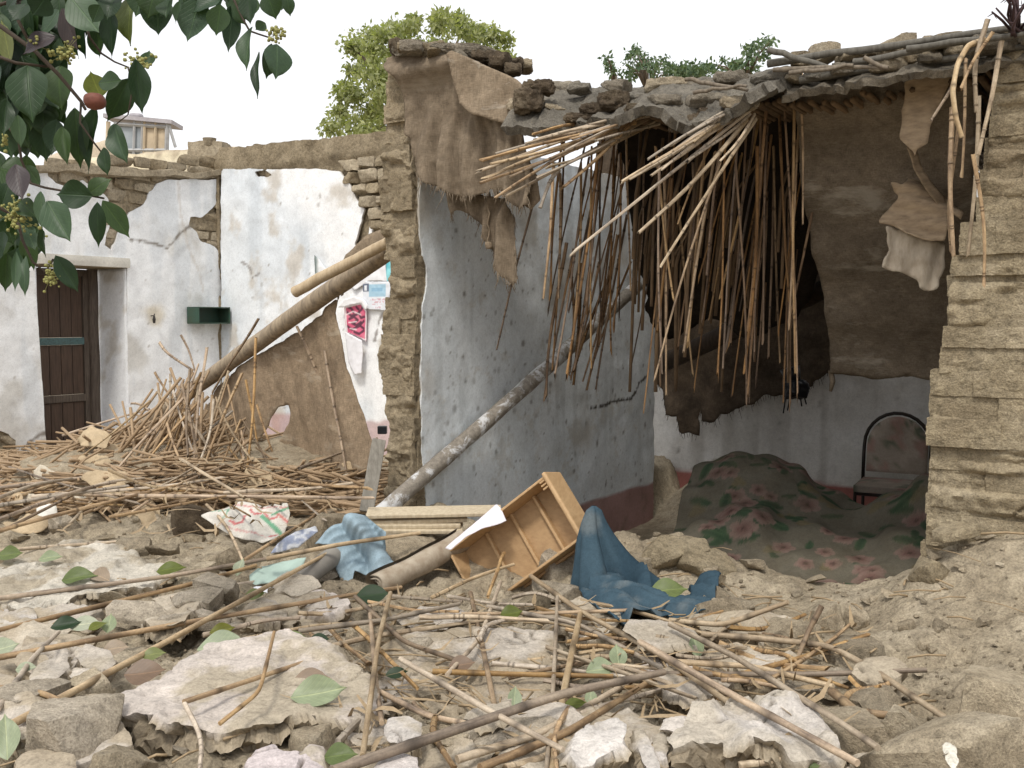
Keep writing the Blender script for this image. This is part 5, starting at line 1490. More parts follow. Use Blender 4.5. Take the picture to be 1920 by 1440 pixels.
# floral cover over a heap of bedding
hp_ = []
for px, py, D in [(1262, 1004, 5.6), (1300, 915, 5.95), (1330, 872, 6.0), (1385, 853, 6.0), (1440, 858, 6.0), (1490, 876, 5.95), (1545, 922, 5.9), (1600, 957, 5.75), (1680, 932, 5.55), (1745, 900, 5.4), (1800, 880, 5.3), (1860, 880, 5.3),
                  (1320, 985, 5.5), (1400, 955, 5.5), (1500, 985, 5.45), (1600, 1012, 5.35), (1700, 1000, 5.15), (1290, 1030, 5.35), (1360, 1055, 5.2), (1430, 1086, 5.02), (1560, 1098, 4.95), (1710, 1102, 4.8), (1850, 1102, 4.7), (1500, 1040, 5.2), (1620, 1052, 5.1), (1740, 1050, 4.95)]:
    hp_.append(P(px, py, D))
hp_ += [p + np.array([.12, .55, -.35]) for p in hp_[2:12]]
hp_ = np.array(hp_)
fpoly = np.array([P(px, py, D)[:2] for px, py, D in [(1258, 1008, 5.62), (1300, 1040, 5.3), (1360, 1066, 5.15), (1430, 1090, 5.0), (1500, 1098, 4.95), (1560, 1102, 4.93), (1710, 1106, 4.78), (1860, 1106, 4.7), (1900, 880, 5.4)]] + [hp_[26 + k][:2] for k in (9, 8, 7, 6, 5, 4, 3, 2, 1, 0)])
def floral(p):
    uv = p[:, :2] + np.stack([0 * p[:, 0], p[:, 2] * .9], 1)       # print runs over the folds
    c = lerp((0.20, 0.18, 0.13), (0.27, 0.24, 0.175), 0.5 + fbm(u3(uv, 5), 3, 3))
    r = np.random.default_rng(5)
    def at(n, f, seed):
        nonlocal c
        rr = np.random.default_rng(seed)
        for _ in range(n):
            ctr = np.array([rr.uniform(uv[:, 0].min(), uv[:, 0].max()), rr.uniform(uv[:, 1].min(), uv[:, 1].max())])
            d = uv - ctr; m = np.hypot(d[:, 0], d[:, 1]) < .24
            if m.any(): c[m] = f(c[m], d[m], rr)
    def leaf(c, d, rr):
        a = rr.uniform(0, 6.28); x = d @ [math.cos(a), math.sin(a)]; y = d @ [-math.sin(a), math.cos(a)]
        L_ = rr.uniform(.045, .085); k = np.hypot(x / L_, y / (L_ * .42))
        g = lerp((0.05, 0.12, 0.06), (0.10, 0.19, 0.085), sstep(np.abs(y), 0, .03))
        return lerp(c, g, .9 * (1 - sstep(k, .9, 1.05))[:, None][:, 0])
    def yel(c, d, rr):
        k = np.hypot(d[:, 0], d[:, 1]) / rr.uniform(.03, .055)
        return lerp(c, (0.28, 0.22, 0.10), .75 * (1 - sstep(k + .2 * np.sin(3 * np.arctan2(d[:, 1], d[:, 0])), .7, 1.05)))
    def flower(c, d, rr):
        a = np.arctan2(d[:, 1], d[:, 0]) + rr.uniform(0, 6); rad = np.hypot(d[:, 0], d[:, 1]); R0 = rr.uniform(.045, .085)
        pet = R0 * (.72 + .28 * np.abs(np.cos(2.5 * a)))
        col = lerp((0.30, 0.13, 0.11), (0.43, 0.26, 0.215), sstep(rad / R0, .1, .9))
        col = lerp(col, (0.26, 0.08, 0.08), .7 * (1 - sstep(np.abs(np.cos(2.5 * a)), 0, .16)))
        col = lerp(col, (0.12, 0.05, 0.045), 1 - sstep(rad, .008, .016))
        return lerp(c, col, .82 * (1 - sstep(rad, pet * .96, pet * 1.02)))
    at(110, leaf, 1); at(50, yel, 2); at(46, flower, 3); at(40, leaf, 4)
    rr = np.random.default_rng(9)
    for px, py, D in [(1370, 960, 5.5), (1400, 935, 5.6), (1425, 985, 5.45), (1390, 1005, 5.4), (1345, 985, 5.5), (1560, 1060, 5.1), (1610, 1050, 5.1)]:
        q = P(px, py, D); ctr = np.array([q[0], q[1] + q[2] * .9]); d = uv - ctr; m = np.hypot(d[:, 0], d[:, 1]) < .24
        if m.any(): c[m] = flower(c[m], d[m], rr)
    c = lerp(c, (0.20, 0.16, 0.10), .4 * sstep(fbm(u3(uv, 6), 5, 91, .7), -.05, .35))
    g = c.mean(1, keepdims=True)
    return (c * .72 + g * np.array([1.05, .97, .85]) * .28) * .6
def heap_z(uv):
    return shep(uv[:, 0], uv[:, 1], hp_, 2.2, .004) - Hbase(uv[:, 0], uv[:, 1]) + .02 * fbm(u3(uv, 4), 3, 3) + .012 * np.abs(np.sin(uv[:, 0] * 13 + uv[:, 1] * 5 + 5 * fbm(u3(uv, 1.6), 2, 3))) + .010 * np.abs(np.sin(uv[:, 0] * 9 - uv[:, 1] * 17 + 4 * fbm(u3(uv, 2.4), 2, 8)))
uv, q, be = sheet2d(jag(fpoly, .02, .012, 3), .0085)
z = heap_z(uv) + Hbase(uv[:, 0], uv[:, 1])
top = np.concatenate([uv, z[:, None]], 1)
v, f, t = thicken(top, q, be, .012)
c = floral(top)
heap = put('floral_cover', v, f, M['cloth'], None, cols=np.concatenate([c, c]))
tag(heap, 'dark floral blanket with pink flowers thrown over a humped heap inside the room', 'blanket')
hem = np.array([P(px, py + 2, D) - ZA * .01 for px, py, D in [(1300, 1040, 5.3), (1360, 1066, 5.15), (1430, 1090, 5.0), (1500, 1098, 4.95), (1560, 1102, 4.93), (1640, 1105, 4.85), (1710, 1106, 4.78), (1800, 1106, 4.72)]])
v, f = tubev(hem, .03, 9, 3, .25)
put('rolled_hem', v, f, M['cloth'], heap, cols=floral(v))
sk = []
for p in hem[:-1]:
    pass
# chair at the back
M['chair_metal'] = plain('chair_metal', (0.03, 0.027, 0.025), 0.45, (0.05, 0.035, 0.028), 14, 0.1, metal=0.6)
M['chair_cloth'] = painted('chair_cloth', 0.9, 0.2, 0.3, 2, 0.1)
cc_ = P(1672, 900, 6.3); ch = thing('padded_chair', np.array([cc_[0], cc_[1], .1]), 'metal chair with a rounded floral padded back by the rear wall', 'chair')
ca_ = math.radians(-28); fx = np.array([math.cos(ca_), math.sin(ca_), 0]) ; fy = np.array([-math.sin(ca_), math.cos(ca_), 0])   # fx to the right, fy to the rear
def cpt(x, y, z_): return cc_ * [1, 1, 0] + fx * x + fy * y + ZA * (z_ + .1)
def chair_col(v):
    c = lerp((0.34, 0.29, 0.235), (0.46, 0.385, 0.32), 0.5 + fbm(v * 12, 3, 2))
    c = lerp(c, (0.38, 0.25, 0.21), sstep(fbm(v * 14, 3, 21), .08, .25))
    return lerp(c, (0.15, 0.17, 0.12), sstep(fbm(v * 18, 3, 41), .18, .3))
v, f = cubegrid(12); w = v.copy()
sq = np.clip(np.hypot(v[:, 0], np.maximum(v[:, 2], 0)), 1e-6, None); mx_ = np.maximum(np.abs(v[:, 0]), np.maximum(v[:, 2], 0))
k = np.where(v[:, 2] > 0, mx_ / sq, 1)
X = v[:, 0] * k * .185; Zc = np.where(v[:, 2] > 0, v[:, 2] * k * .19, v[:, 2] * .17) + .68
Y = v[:, 1] * .022 * (1.4 - .6 * (np.abs(v[:, 0]) ** 4)) + .21 + (Zc - .5) * .12
w = cc_ * [1, 1, 0] + X[:, None] * fx + Y[:, None] * fy + (Zc[:, None] + .1) * ZA
put('backrest', w, f, M['chair_cloth'], ch, cols=chair_col(w))
X = v[:, 0] * .2; Y = v[:, 1] * .2 + .0; Zc = .45 + v[:, 2] * .025 * (1.3 - .5 * np.maximum(np.abs(v[:, 0]), np.abs(v[:, 1])) ** 4)
w = cc_ * [1, 1, 0] + X[:, None] * fx + Y[:, None] * fy + (Zc[:, None] + .1) * ZA
put('seat', w, f, M['chair_cloth'], ch, cols=chair_col(w) * .7)
arch = [cpt(-.205, .2, .42)] + [cpt(-.205, .22, .62)] + [cpt(.205 * math.cos(a), .24, .68 + .215 * math.sin(a)) for a in np.linspace(math.pi, 0, 14)] + [cpt(.205, .22, .62), cpt(.205, .2, .42)]
v, f = tubev(arch, .012, 8); put('back_frame', v, f, M['chair_metal'], ch)
for x, y in ((-.19, -.19), (.19, -.19), (-.2, .2), (.2, .2)):
    v, f = tubev([cpt(x, y, .43), cpt(x * 1.05, y * 1.12, .0)], .011, 8); put('leg', v, f, M['chair_metal'], ch)
v, f = tubev([cpt(x, y, .418) for x, y in ((-.19, -.19), (.19, -.19), (.19, .19), (-.19, .19), (-.19, -.185))], .011, 8); put('seat_frame', v, f, M['chair_metal'], ch)
# dark chest edge behind the heap
b = boxv(P(1318, 945, 6.25), .22, .3, .26, [V, U, ZA])
# ------------------------------------------------------------------ posters on the far whitewashed wall
pp0, pn = L0 - U * 0.05, -U
def pst(name, label, pxs, cols, off=0.0, fold=None, cat='poster', h=.012):
    return hang(name, label, cat, pp0 - U * off, pn, pxs, 'print', h, .003, fold or (lambda uv: .012 * fbm(u3(uv, 5), 3, 4)), jg=.004, cols=cols, seed=int(pxs[0][0]))
pst('torn_paper', 'white torn paper sheet curling off the wall behind the short pale pole', [(640, 512), (680, 488), (720, 470), (724, 527), (690, 527), (665, 545)], flat_print((0.8, 0.8, 0.82), .02), .01)
pst('torn_paper', 'small white pointed paper with a dark torn edge, leftmost of the wall papers', [(590, 478), (600, 488), (622, 522), (606, 520), (592, 516)], lambda uv, t2: lerp((0.78, 0.79, 0.8), (0.16, 0.2, 0.19), 1 - sstep(uv[:, 0], t2(592, 500)[0], t2(600, 500)[0])), .0)
pst('cyan_paper', 'bright cyan paper strip beside the broken wall end', [(724, 487), (745, 483), (746, 530), (722, 527)], lambda uv, t2: lerp((0.12, 0.50, 0.58), (0.30, 0.66, 0.70), 0.5 + fbm(u3(uv, 12), 3, 2)), .004)
def blue_poster(uv, t2):
    c = np.tile(np.array([[0.72, 0.74, 0.78]]), (len(uv), 1))
    def rect(c, x0, y0, x1, y1, col, k=1):
        a, b = t2(x0, y1), t2(x1, y0)
        lo, hi = np.minimum(a, b), np.maximum(a, b)
        m = ((uv > lo) & (uv < hi)).all(1)
        c[m] = c[m] * (1 - k) + np.array(col) * k
        return c
    c = rect(c, 692, 532, 723, 556, (0.36, 0.54, 0.66)); c = rect(c, 697, 540, 716, 546, (0.25, 0.42, 0.56)); c = rect(c, 680, 532, 691, 547, (0.12, 0.14, 0.2)); c = rect(c, 683, 535, 688, 545, (0.72, 0.74, 0.78))
    for y, x0, x1 in ((561, 694, 722), (566, 700, 720), (570, 698, 716), (576, 704, 715)):
        k = c.copy(); k = rect(k, x0, y - 1, x1, y + 1.5, (0.62, 0.4, 0.45)); w = (vn(u3(uv, 60), 3) > -.1); c[w] = k[w]
    return c
pst('blue_poster', 'white wall poster with a small black emblem box, a blue picture and lines of print', [(680, 527), (736, 528), (730, 556), (724, 582), (700, 581), (680, 578)], blue_poster, .008, h=.009)
def red_poster(uv, t2):
    c = lerp((0.60, 0.10, 0.19), (0.70, 0.20, 0.28), 0.5 + fbm(u3(uv, 14), 3, 3))
    for pts in ([(652, 586), (658, 592), (668, 590), (678, 580), (680, 574)], [(655, 598), (664, 594), (670, 600), (664, 606)], [(672, 586), (676, 596), (683, 594)], [(660, 580), (663, 586)], [(668, 576), (672, 580)],
                [(652, 612), (660, 618), (672, 612), (682, 602)], [(660, 606), (668, 610), (676, 604)], [(664, 622), (674, 626), (682, 620)], [(676, 612), (682, 616)], [(654, 576), (658, 578)]):
        d = polydist(uv, [t2(*p) for p in pts])
        c = lerp(c, (0.07, 0.03, 0.05), .9 * (1 - sstep(d, .010, .017)))
    for pts in ([(650, 590), (662, 584), (676, 590)], [(654, 605), (668, 603)], [(656, 616), (668, 618)]):
        d = polydist(uv, [t2(*p) for p in pts])
        c = lerp(c, (0.80, 0.66, 0.68), .8 * (1 - sstep(d, .004, .010)))
    d = polydist(uv, [t2(*p) for p in [(648, 576), (650, 624), (686, 638), (687, 584), (676, 569), (648, 576)]])
    return lerp(c, (0.78, 0.72, 0.72), 1 - sstep(d, .006, .012))
pst('red_poster', 'crimson wall poster with dark flowing handwritten script', [(646, 574), (676, 567), (688, 584), (687, 640), (668, 630), (649, 624)], red_poster, .012, h=.007)
pst('torn_paper', 'white peeled paper arching above the crimson poster', [(634, 577), (645, 562), (662, 556), (680, 560), (690, 572), (686, 582), (676, 568), (660, 571), (646, 576)], flat_print((0.78, 0.77, 0.78), .03), .05)
pst('torn_paper', 'white blank sheet hanging off the wall under the crimson poster', [(643, 622), (662, 628), (683, 638), (685, 660), (682, 700), (668, 702), (660, 690), (652, 680)], flat_print((0.8, 0.79, 0.82), .02), .03, lambda uv: .04 * np.sin(uv[:, 0] * 9))
vb = boxv(P(717, 806, 8.6), .08, .06, .07)
tag(soft(put('black_switch_box', vb[0], vb[1], M['black_plastic'], None, smooth=False), .008), 'tiny black box on the whitewashed wall just left of the broken wall end', 'box')

# ------------------------------------------------------------------ far background
M['cream'] = painted('cream_wall', 0.85, 0.3, 0.35, .6)
far_n = np.array([-0.25, -1, 0]); far_n /= np.linalg.norm(far_n)
o, _ = hang('cream_parapet', 'sunlit cream parapet wall showing above the door wall', 'wall', P(300, 300, 15.5), far_n, [(120, 300), (220, 292), (290, 284), (385, 278), (450, 274), (450, 420), (120, 420)], 'cream', .06, .4, lambda uv: .03 * fbm(u3(uv, 2), 3, 3), jg=.03,
     cols=lambda uv, t2: lerp(lerp((0.78, 0.71, 0.55), (0.70, 0.62, 0.45), 0.5 + fbm(u3(uv, 2), 4, 3)), (0.4, 0.33, 0.24), np.maximum(sstep(uv[:, 1], t2(300, 291)[1], t2(300, 284)[1]), spots(uv, 60, (-2, 2, -.4, .3), .02, .08, 3))))
o['kind'] = 'thing'
v, f = rockv((.42, .4, .62), 14, .15, .08, 2, 0, 5, .04)
tag(put('mud_pier_block', P(394, 318, 11.9) + v, f, M['brick'], None, sharp=40), 'crumbled mud block closing the end of the door wall top', 'block', None, 'thing')
o, _ = hang('pale_house', 'pale low house wall seen through the leaves at the far left', 'house', P(140, 300, 22), (-.1, -1, 0), [(78, 316), (95, 292), (110, 284), (200, 262), (215, 330), (215, 400), (78, 400)], 'cream', .1, .6, lambda uv: 0 * uv[:, 0], jg=.02, cols=lambda uv, t2: lerp((0.5, 0.42, 0.31), (0.6, 0.52, 0.42), .5 + fbm(u3(uv, 1), 3, 2)))
o['kind'] = 'thing'
# glazed roof shed
SD = 26.0
def sp(px, py, d=0.0): return P(px, py, SD + d)
shed = thing('roof_shed', sp(265, 300), 'small grey glazed shed with a tilted flat roof standing on a far rooftop', 'shed')
M['shed_frame'] = plain('shed_frame', (0.42, 0.42, 0.42), 0.7, (0.3, 0.3, 0.3), 4, .1)
M['shed_tan'] = plain('shed_tan', (0.55, 0.45, 0.32), 0.7, (0.42, 0.34, 0.24), 4, .1)
M['pane'] = plain('pane', (0.33, 0.36, 0.38), 0.15, (0.24, 0.27, 0.29), 2, .02, spec=.5)
M['shed_roof'] = plain('shed_roof', (0.42, 0.40, 0.42), 0.8, (0.3, 0.28, 0.3), 4, .2)
a_, b_ = sp(196, 219), sp(324, 231)
c_ = (a_ + b_) / 2 + np.array([0, .35, .02]); dv = (b_ - a_); ln = np.linalg.norm(dv); dv /= ln
bx = boxv(c_, ln, .9, .1, [dv, np.array([0, 1.0, 0]), np.cross(dv, [0, 1, 0])])
put('roof', bx[0], bx[1], M['shed_roof'], shed, smooth=False)
def post(x0, y0, x1, y1, w, mt, nm='post', d=0.0):
    v, f = tubev([sp(x0, y0, d), sp(x1, y1, d)], w, 4, caps=True)
    put(nm, v, f, M[mt], shed, smooth=False)
for x in (203, 216, 252, 267, 271, 292, 314): post(x, 228, x - 2, 300, .035 if x not in (203, 314) else .06, 'shed_tan' if x in (271, 292, 203) else 'shed_frame')
post(316, 232, 329, 276, .04, 'shed_frame', 'brace'); post(216, 232, 316, 238, .05, 'shed_frame', 'rail'); post(216, 282, 316, 282, .05, 'shed_frame', 'rail')
for x0, x1, mt in ((217, 251, 'pane'), (253, 266, 'pane'), (272, 291, 'shed_tan'), (293, 313, 'shed_tan')):
    A, B, C, D_ = sp(x0, 233, .06), sp(x1, 234, .06), sp(x1, 296, .06), sp(x0, 296, .06)
    vv = np.array([A, B, C, D_, A + [0, .03, 0], B + [0, .03, 0], C + [0, .03, 0], D_ + [0, .03, 0]])
    put('pane', vv, [(0, 3, 2, 1), (4, 5, 6, 7), (0, 1, 5, 4), (1, 2, 6, 5), (2, 3, 7, 6), (3, 0, 4, 7)], M[mt], shed, smooth=False)
v, f = rockv((.3, .3, .12), 6, .5, .1, 2, 0, 3)
put('roof_lump', sp(256, 218, .3) + v, f, M['shed_roof'], shed)
# bucket on the parapet
bp = P(393, 275, 11.75); V_, F_ = [], []
pr = [(.055, 0), (.06, .01), (.078, .09), (.08, .095), (.073, .095), (.055, .02), (0.001, .018)]
for r_, z_ in pr:
    for j in range(14): V_.append((bp[0] + r_ * 1.0 * math.cos(j * 2 * math.pi / 14), bp[1] + r_ * math.sin(j * 2 * math.pi / 14), bp[2] + z_))
for i in range(len(pr) - 1):
    for j in range(14): F_.append((i * 14 + j, i * 14 + (j + 1) % 14, (i + 1) * 14 + (j + 1) % 14, (i + 1) * 14 + j))
F_.append(tuple(range(14))[::-1])
tag(put('clay_pot', np.array(V_), F_, M['brick']), 'small tapered clay pot standing on the top of the parapet', 'pot')

# trees behind the house
def leafcloud(n, centers, size, seed, squash=.5):
    r = np.random.default_rng(seed)
    k = r.integers(0, len(centers), n)
    c = np.array(centers)[k]
    d = r.normal(size=(n, 3)); d /= np.linalg.norm(d, axis=1, keepdims=True)
    rad = r.random(n) ** (1 / 2.2)
    p = c[:, :3] + d * (rad * c[:, 3])[:, None] * np.array([1, 1, .8])
    a = r.normal(size=(n, 3)); a[:, 2] -= .6; a /= np.linalg.norm(a, axis=1, keepdims=True)
    b = np.cross(a, r.normal(size=(n, 3))); b /= np.linalg.norm(b, axis=1, keepdims=True)
    s = size * r.uniform(.6, 1.3, n)[:, None]
    q = np.stack([p, p + a * s * .5 + b * s * squash * .5, p + a * s, p + a * s * .5 - b * s * squash * .5], 1).reshape(-1, 3)
    f = np.arange(4 * n).reshape(n, 4)
    return q, f, np.repeat(r.random(n), 4)
def leaf_mat(name, c1, c2, c3, trans=.25, veins=False):
    m, N, L, B = nt(name)
    at = N.new('ShaderNodeAttribute'); at.attribute_name = 'Col'
    if veins:
        rv = orand(N)
        base = ramp(N, L, rv, [(0.0, c1), (0.5, c2), (1.0, c3)])
        tc = N.new('ShaderNodeTexCoord'); sx = N.new('ShaderNodeSeparateXYZ'); L.new(tc.outputs['Object'], sx.inputs[0])
        ax = math_(N, L, 'ABSOLUTE', sx.outputs[0])
        mid = ramp(N, L, ax, [(0.012, 1.0), (0.028, 0.0)])
        w = math_(N, L, 'SINE', math_(N, L, 'MULTIPLY', math_(N, L, 'SUBTRACT', sx.outputs[1], math_(N, L, 'MULTIPLY', ax, 0.9)), 52.0))
        sv = ramp(N, L, w, [(0.86, 0.0), (0.97, 1.0)])
        k = math_(N, L, 'MAXIMUM', mid, math_(N, L, 'MULTIPLY', sv, 0.35))
        base = mix(N, L, math_(N, L, 'MULTIPLY', k, 0.28), base, mix(N, L, 1.0, base, (2.6, 2.4, 2.0), 'MULTIPLY'))
        blot = noise(N, L, tc.outputs['Object'], 4, 6, .65)
        base = mix(N, L, .5, base, ramp(N, L, blot, [(.3, .6), (.65, 1.2)]), 'MULTIPLY')
        bump(N, L, B, math_(N, L, 'MULTIPLY', k, -1.0), .3, .01)
    else:
        base = ramp(N, L, at.outputs['Fac'], [(0.0, c1), (0.5, c2), (1.0, c3)])
    L.new(base, B.inputs['Base Color'])
    B.inputs['Roughness'].default_value = .45 if veins else .6
    B.inputs['Specular IOR Level'].default_value = .35
    tr = N.new('ShaderNodeBsdfTranslucent'); L.new(mix(N, L, 1.0, base, (1.1, 1.25, .5), 'MULTIPLY'), tr.inputs[0])
    ms = N.new('ShaderNodeMixShader'); ms.inputs[0].default_value = trans
    L.new(B.outputs[0], ms.inputs[1]); L.new(tr.outputs[0], ms.inputs[2])
    L.new(ms.outputs[0], N['Material Output'].inputs[0])
    return m
M['tree_leaf'] = leaf_mat('tree_leaf', (0.20, 0.22, 0.105), (0.31, 0.33, 0.16), (0.42, 0.43, 0.22), .42)
M['shrub_leaf'] = leaf_mat('shrub_leaf', (0.06, 0.10, 0.06), (0.11, 0.16, 0.09), (0.17, 0.22, 0.12), .3)
M['trunk'] = plain('trunk', (0.16, 0.12, 0.085), .9, (0.09, 0.07, 0.05), 4, .4, (4, 4, .7))
def tree(name, label, outline, D, ncl, crad, nleaf, lsz, mat, trunk, seed, depth=1.6, tr=.16):
    r = random.Random(seed)
    px0, px1 = min(p[0] for p in outline), max(p[0] for p in outline); py0, py1 = min(p[1] for p in outline), max(p[1] for p in outline)
    ol = np.array(outline, float); cl = []
    while len(cl) < ncl:
        x, y = r.uniform(px0, px1), r.uniform(py0, py1)
        if inpoly(np.array([x]), np.array([y]), ol)[0]:
            p = P(x, y, D + r.uniform(-depth, depth)); cl.append((*p, crad * r.uniform(.6, 1.25)))
    for i in range(0, len(outline)):
        p = P(*(ol[i] * .93 + ol.mean(0) * .07), D + r.uniform(-.6, .6)); cl.append((*p, crad * r.uniform(.5, .8)))
    base = P(*trunk[0], D); base[2] = Hbase(base[0], base[1])[0] - .1
    t = thing(name, base, label, 'tree')
    q, f, c = leafcloud(nleaf, cl, lsz, seed)
    put('crown', q, f, M[mat], t, cols=np.repeat(c[:, None], 3, 1), smooth=False)
    tv = [tubev([base, base * .5 + P(*trunk[1], D) * .5 + np.array([.08, 0, 0]), P(*trunk[1], D)], [tr * 1.3, tr, tr * .7], 9, 3, .15)]
    for c_ in cl[::max(1, len(cl) // 14)]:
        c_ = np.array(c_[:3]); b = P(*trunk[1], D) - ZA * .2
        tv.append(tubev([b, b * .45 + c_ * .55 + ZA * .12, c_], [tr * .5, tr * .3, tr * .1], 6))
    v, f = join(tv)
    put('trunk', v, f, M['trunk'], t)
    return t
tree('broadleaf_tree', 'dense yellow-green tree rising behind the broken wall end', [(606, 246), (625, 215), (630, 180), (650, 130), (652, 85), (700, 62), (745, 52), (775, 30), (830, 24), (868, 28), (880, 55), (930, 60), (958, 70), (960, 110), (940, 118), (930, 160), (860, 250), (700, 270)], 22, 100, .33, 20000, .125, 'tree_leaf', ((800, 500), (790, 230)), 5)
for (ol, tk, lb, sd_) in [([(1176, 98), (1192, 92), (1215, 112), (1235, 118), (1250, 108), (1265, 122), (1262, 142), (1180, 146), (1172, 125)], ((1215, 300), (1215, 150)), 'feathery green shrub tree, left one above the sagging roof', 21),
                          ([(1330, 122), (1352, 112), (1385, 116), (1400, 92), (1415, 82), (1440, 70), (1448, 76), (1432, 100), (1420, 128), (1340, 140)], ((1395, 300), (1395, 140)), 'feathery green shrub tree with a raised sprig, right one above the sagging roof', 22),
                          ([(1138, 106), (1144, 112), (1152, 130), (1160, 142), (1146, 146), (1140, 128)], ((1152, 300), (1152, 150)), 'thin wispy sprig of a tree left of the feathery shrubs', 23),
                          ([(1270, 128), (1300, 120), (1326, 124), (1330, 140), (1275, 145)], ((1300, 300), (1300, 150)), 'low thin green tree top between the two feathery shrubs', 24)]:
    tree('shrub_tree', lb, ol, 15, 26 if sd_ != 23 else 9, .12, 900 if sd_ != 23 else 160, .075, 'shrub_leaf', tk, sd_, .5, .04)
o, _t = None, None
# distant green behind the far roofs
q, f, c = leafcloud(700, [(*P(x, 300 + R.uniform(-8, 10), 30), .5) for x in range(-20, 100, 12)], .2, 77)
# thorn twigs at the top right corner
tv = []
r = random.Random(4)
for i in range(16):
    a = P(1905 + r.uniform(-15, 25), 62 + r.uniform(-6, 10), 3.55 + r.uniform(-.05, .1)); b = P(1868 + r.uniform(-15, 90), -25 + r.uniform(-10, 55), 3.5 + r.uniform(-.1, .1))
    mdl = (a + b) / 2 + np.array([r.uniform(-.02, .02), 0, r.uniform(-.02, .02)])
    tv.append(tubev([a, mdl, b], [.006, .005, .003], 5))
    for k in range(4):
        c_ = mdl + (b - mdl) * r.random(); tv.append(tubev([c_, c_ + np.array([r.uniform(-.03, .03), 0, r.uniform(-.02, .03)])], [.0025, .001], 4))
v, f = join(tv)
M['thorn'] = plain('thorn', (0.09, 0.055, 0.055), .8, (0.05, 0.03, 0.035), 8, .2)
tag(put('thorn_bush', v, f, M['thorn']), 'dark tangle of dry thorn twigs on the roof at the top right corner', 'thorn twigs')

# ------------------------------------------------------------------ rubble
M['slab'] = painted('plaster_slab', .95, 1.0, .62, 1.5, .1)
def slab(name, label, pxs, lift, th, top=(0.50, 0.465, 0.42), dirt=(0.37, 0.31, 0.23), kdirt=.5, tilt=(0, 0), h=.0105, seed=0, jg=.018, rel=.009, group=None, cat='slab', side=(0.33, 0.275, 0.2)):
    cpx = np.array(pxs, float).mean(0)
    c = G(*cpx, lift)
    n = np.array([tilt[0], tilt[1], 1.0]); n /= np.linalg.norm(n)
    poly = np.array([hit(x, y, c, n)[:2] for x, y in pxs])
    uv, q, be = sheet2d(jag(poly, h, jg, seed, 14), h)
    z = c[2] - ((uv[:, 0] - c[0]) * n[0] + (uv[:, 1] - c[1]) * n[1]) / n[2]
    rim = np.zeros(len(uv), bool); rim[np.unique(be)] = True
    crk_ = sstep(np.abs(fbm(u3(uv, 3.3), 3, seed + 11)), .022, .0) * (fbm(u3(uv, 2), 2, seed + 12) > -.1)
    rz = -.012 * crk_ - .006 * sstep(fbm(u3(uv, 19), 3, seed + 13), .25, .4) + rel * (fbm(u3(uv, 7), 4, seed) * 1.3 + .6 * np.tanh(5 * fbm(u3(uv, 11), 3, seed + 4))) + .45 * rel * fbm(u3(uv, 40), 4, seed + 2, .7)
    tp = np.concatenate([uv, (z + rz - rim * .004)[:, None]], 1)
    nst = max(2, int(th / .02))
    nb_ = np.zeros((len(tp), 2), int); nb_[be[:, 0], 0] = be[:, 1]; nb_[be[:, 1], 1] = be[:, 0]
    bidx = np.unique(be); mp = -np.ones(len(tp), int); mp[bidx] = np.arange(len(bidx))
    V_ = [tp]; F_ = [q]; base = len(tp); prev = bidx; ctr = tp[:, :2].mean(0)
    sm_ = tp[:, :2].copy()
    for _ in range(14): sm_[bidx] = .5 * sm_[bidx] + .25 * (sm_[nb_[bidx, 0]] + sm_[nb_[bidx, 1]])
    for k in range(1, nst + 1):
        rg = tp[bidx].copy(); kk_ = min(1.0, k / 2.0); rg[:, :2] = rg[:, :2] * (1 - kk_) + sm_[bidx] * kk_; out = rg[:, :2] - ctr; out /= np.linalg.norm(out, axis=1, keepdims=True)
        w = .6 * fbm(np.concatenate([rg[:, :2] * 9, np.full((len(rg), 1), k * .9)], 1), 5, seed + 7, .7) + .35 * np.tanh(5 * fbm(np.concatenate([rg[:, :2] * 14, np.full((len(rg), 1), k * 1.1)], 1), 2, seed + 17))
        wj = np.random.default_rng(seed * 31 + k).normal(size=(len(rg), 3)) * .0035
        rg[:, :2] += out * (w * .06 - .007 * k + (.004 if k == 1 else 0))[:, None]; rg[:, 2] -= th * k / nst; rg += wj
        idx = base + np.arange(len(bidx)); base += len(bidx); V_.append(rg)
        if k == 1: F_.append(np.stack([be[:, 1], be[:, 0], idx[mp[be[:, 0]]], idx[mp[be[:, 1]]]], 1))
        else: F_.append(np.stack([prev[mp[be[:, 1]]], prev[mp[be[:, 0]]], idx[mp[be[:, 0]]], idx[mp[be[:, 1]]]], 1))
        prev = idx
    v = np.concatenate(V_); f = np.concatenate(F_)
    nrm_ = .5 + fbm(v * 22, 4, seed + 5, .7)
    cols = np.tile(np.array([side]), (len(v), 1)) * (.78 + .3 * fbm(v * 9, 4, seed) + .45 * nrm_)[:, None]
    d = sstep(fbm(u3(uv, 5), 5, seed + 3) + .3 * fbm(u3(uv, 24), 4, seed + 8, .7), .12 - kdirt * .5, .45 - kdirt * .4)
    cols[:len(tp)] = lerp(lerp(np.array(top) * .88, np.array(top) * 1.1, .5 + fbm(u3(uv, 9), 4, seed)), np.array(dirt), d)
    cols[:len(tp)] = lerp(cols[:len(tp)], (0.12, 0.1, 0.075), crk_ * .8)
    o = put(name, v, f, M['slab'], None, cols=cols, smooth=True, sharp=28)
    return tag(o, label, cat, group)
PINK, WHT, GRY, BEI = (0.54, 0.48, 0.43), (0.51, 0.47, 0.43), (0.47, 0.42, 0.36), (0.49, 0.43, 0.345)
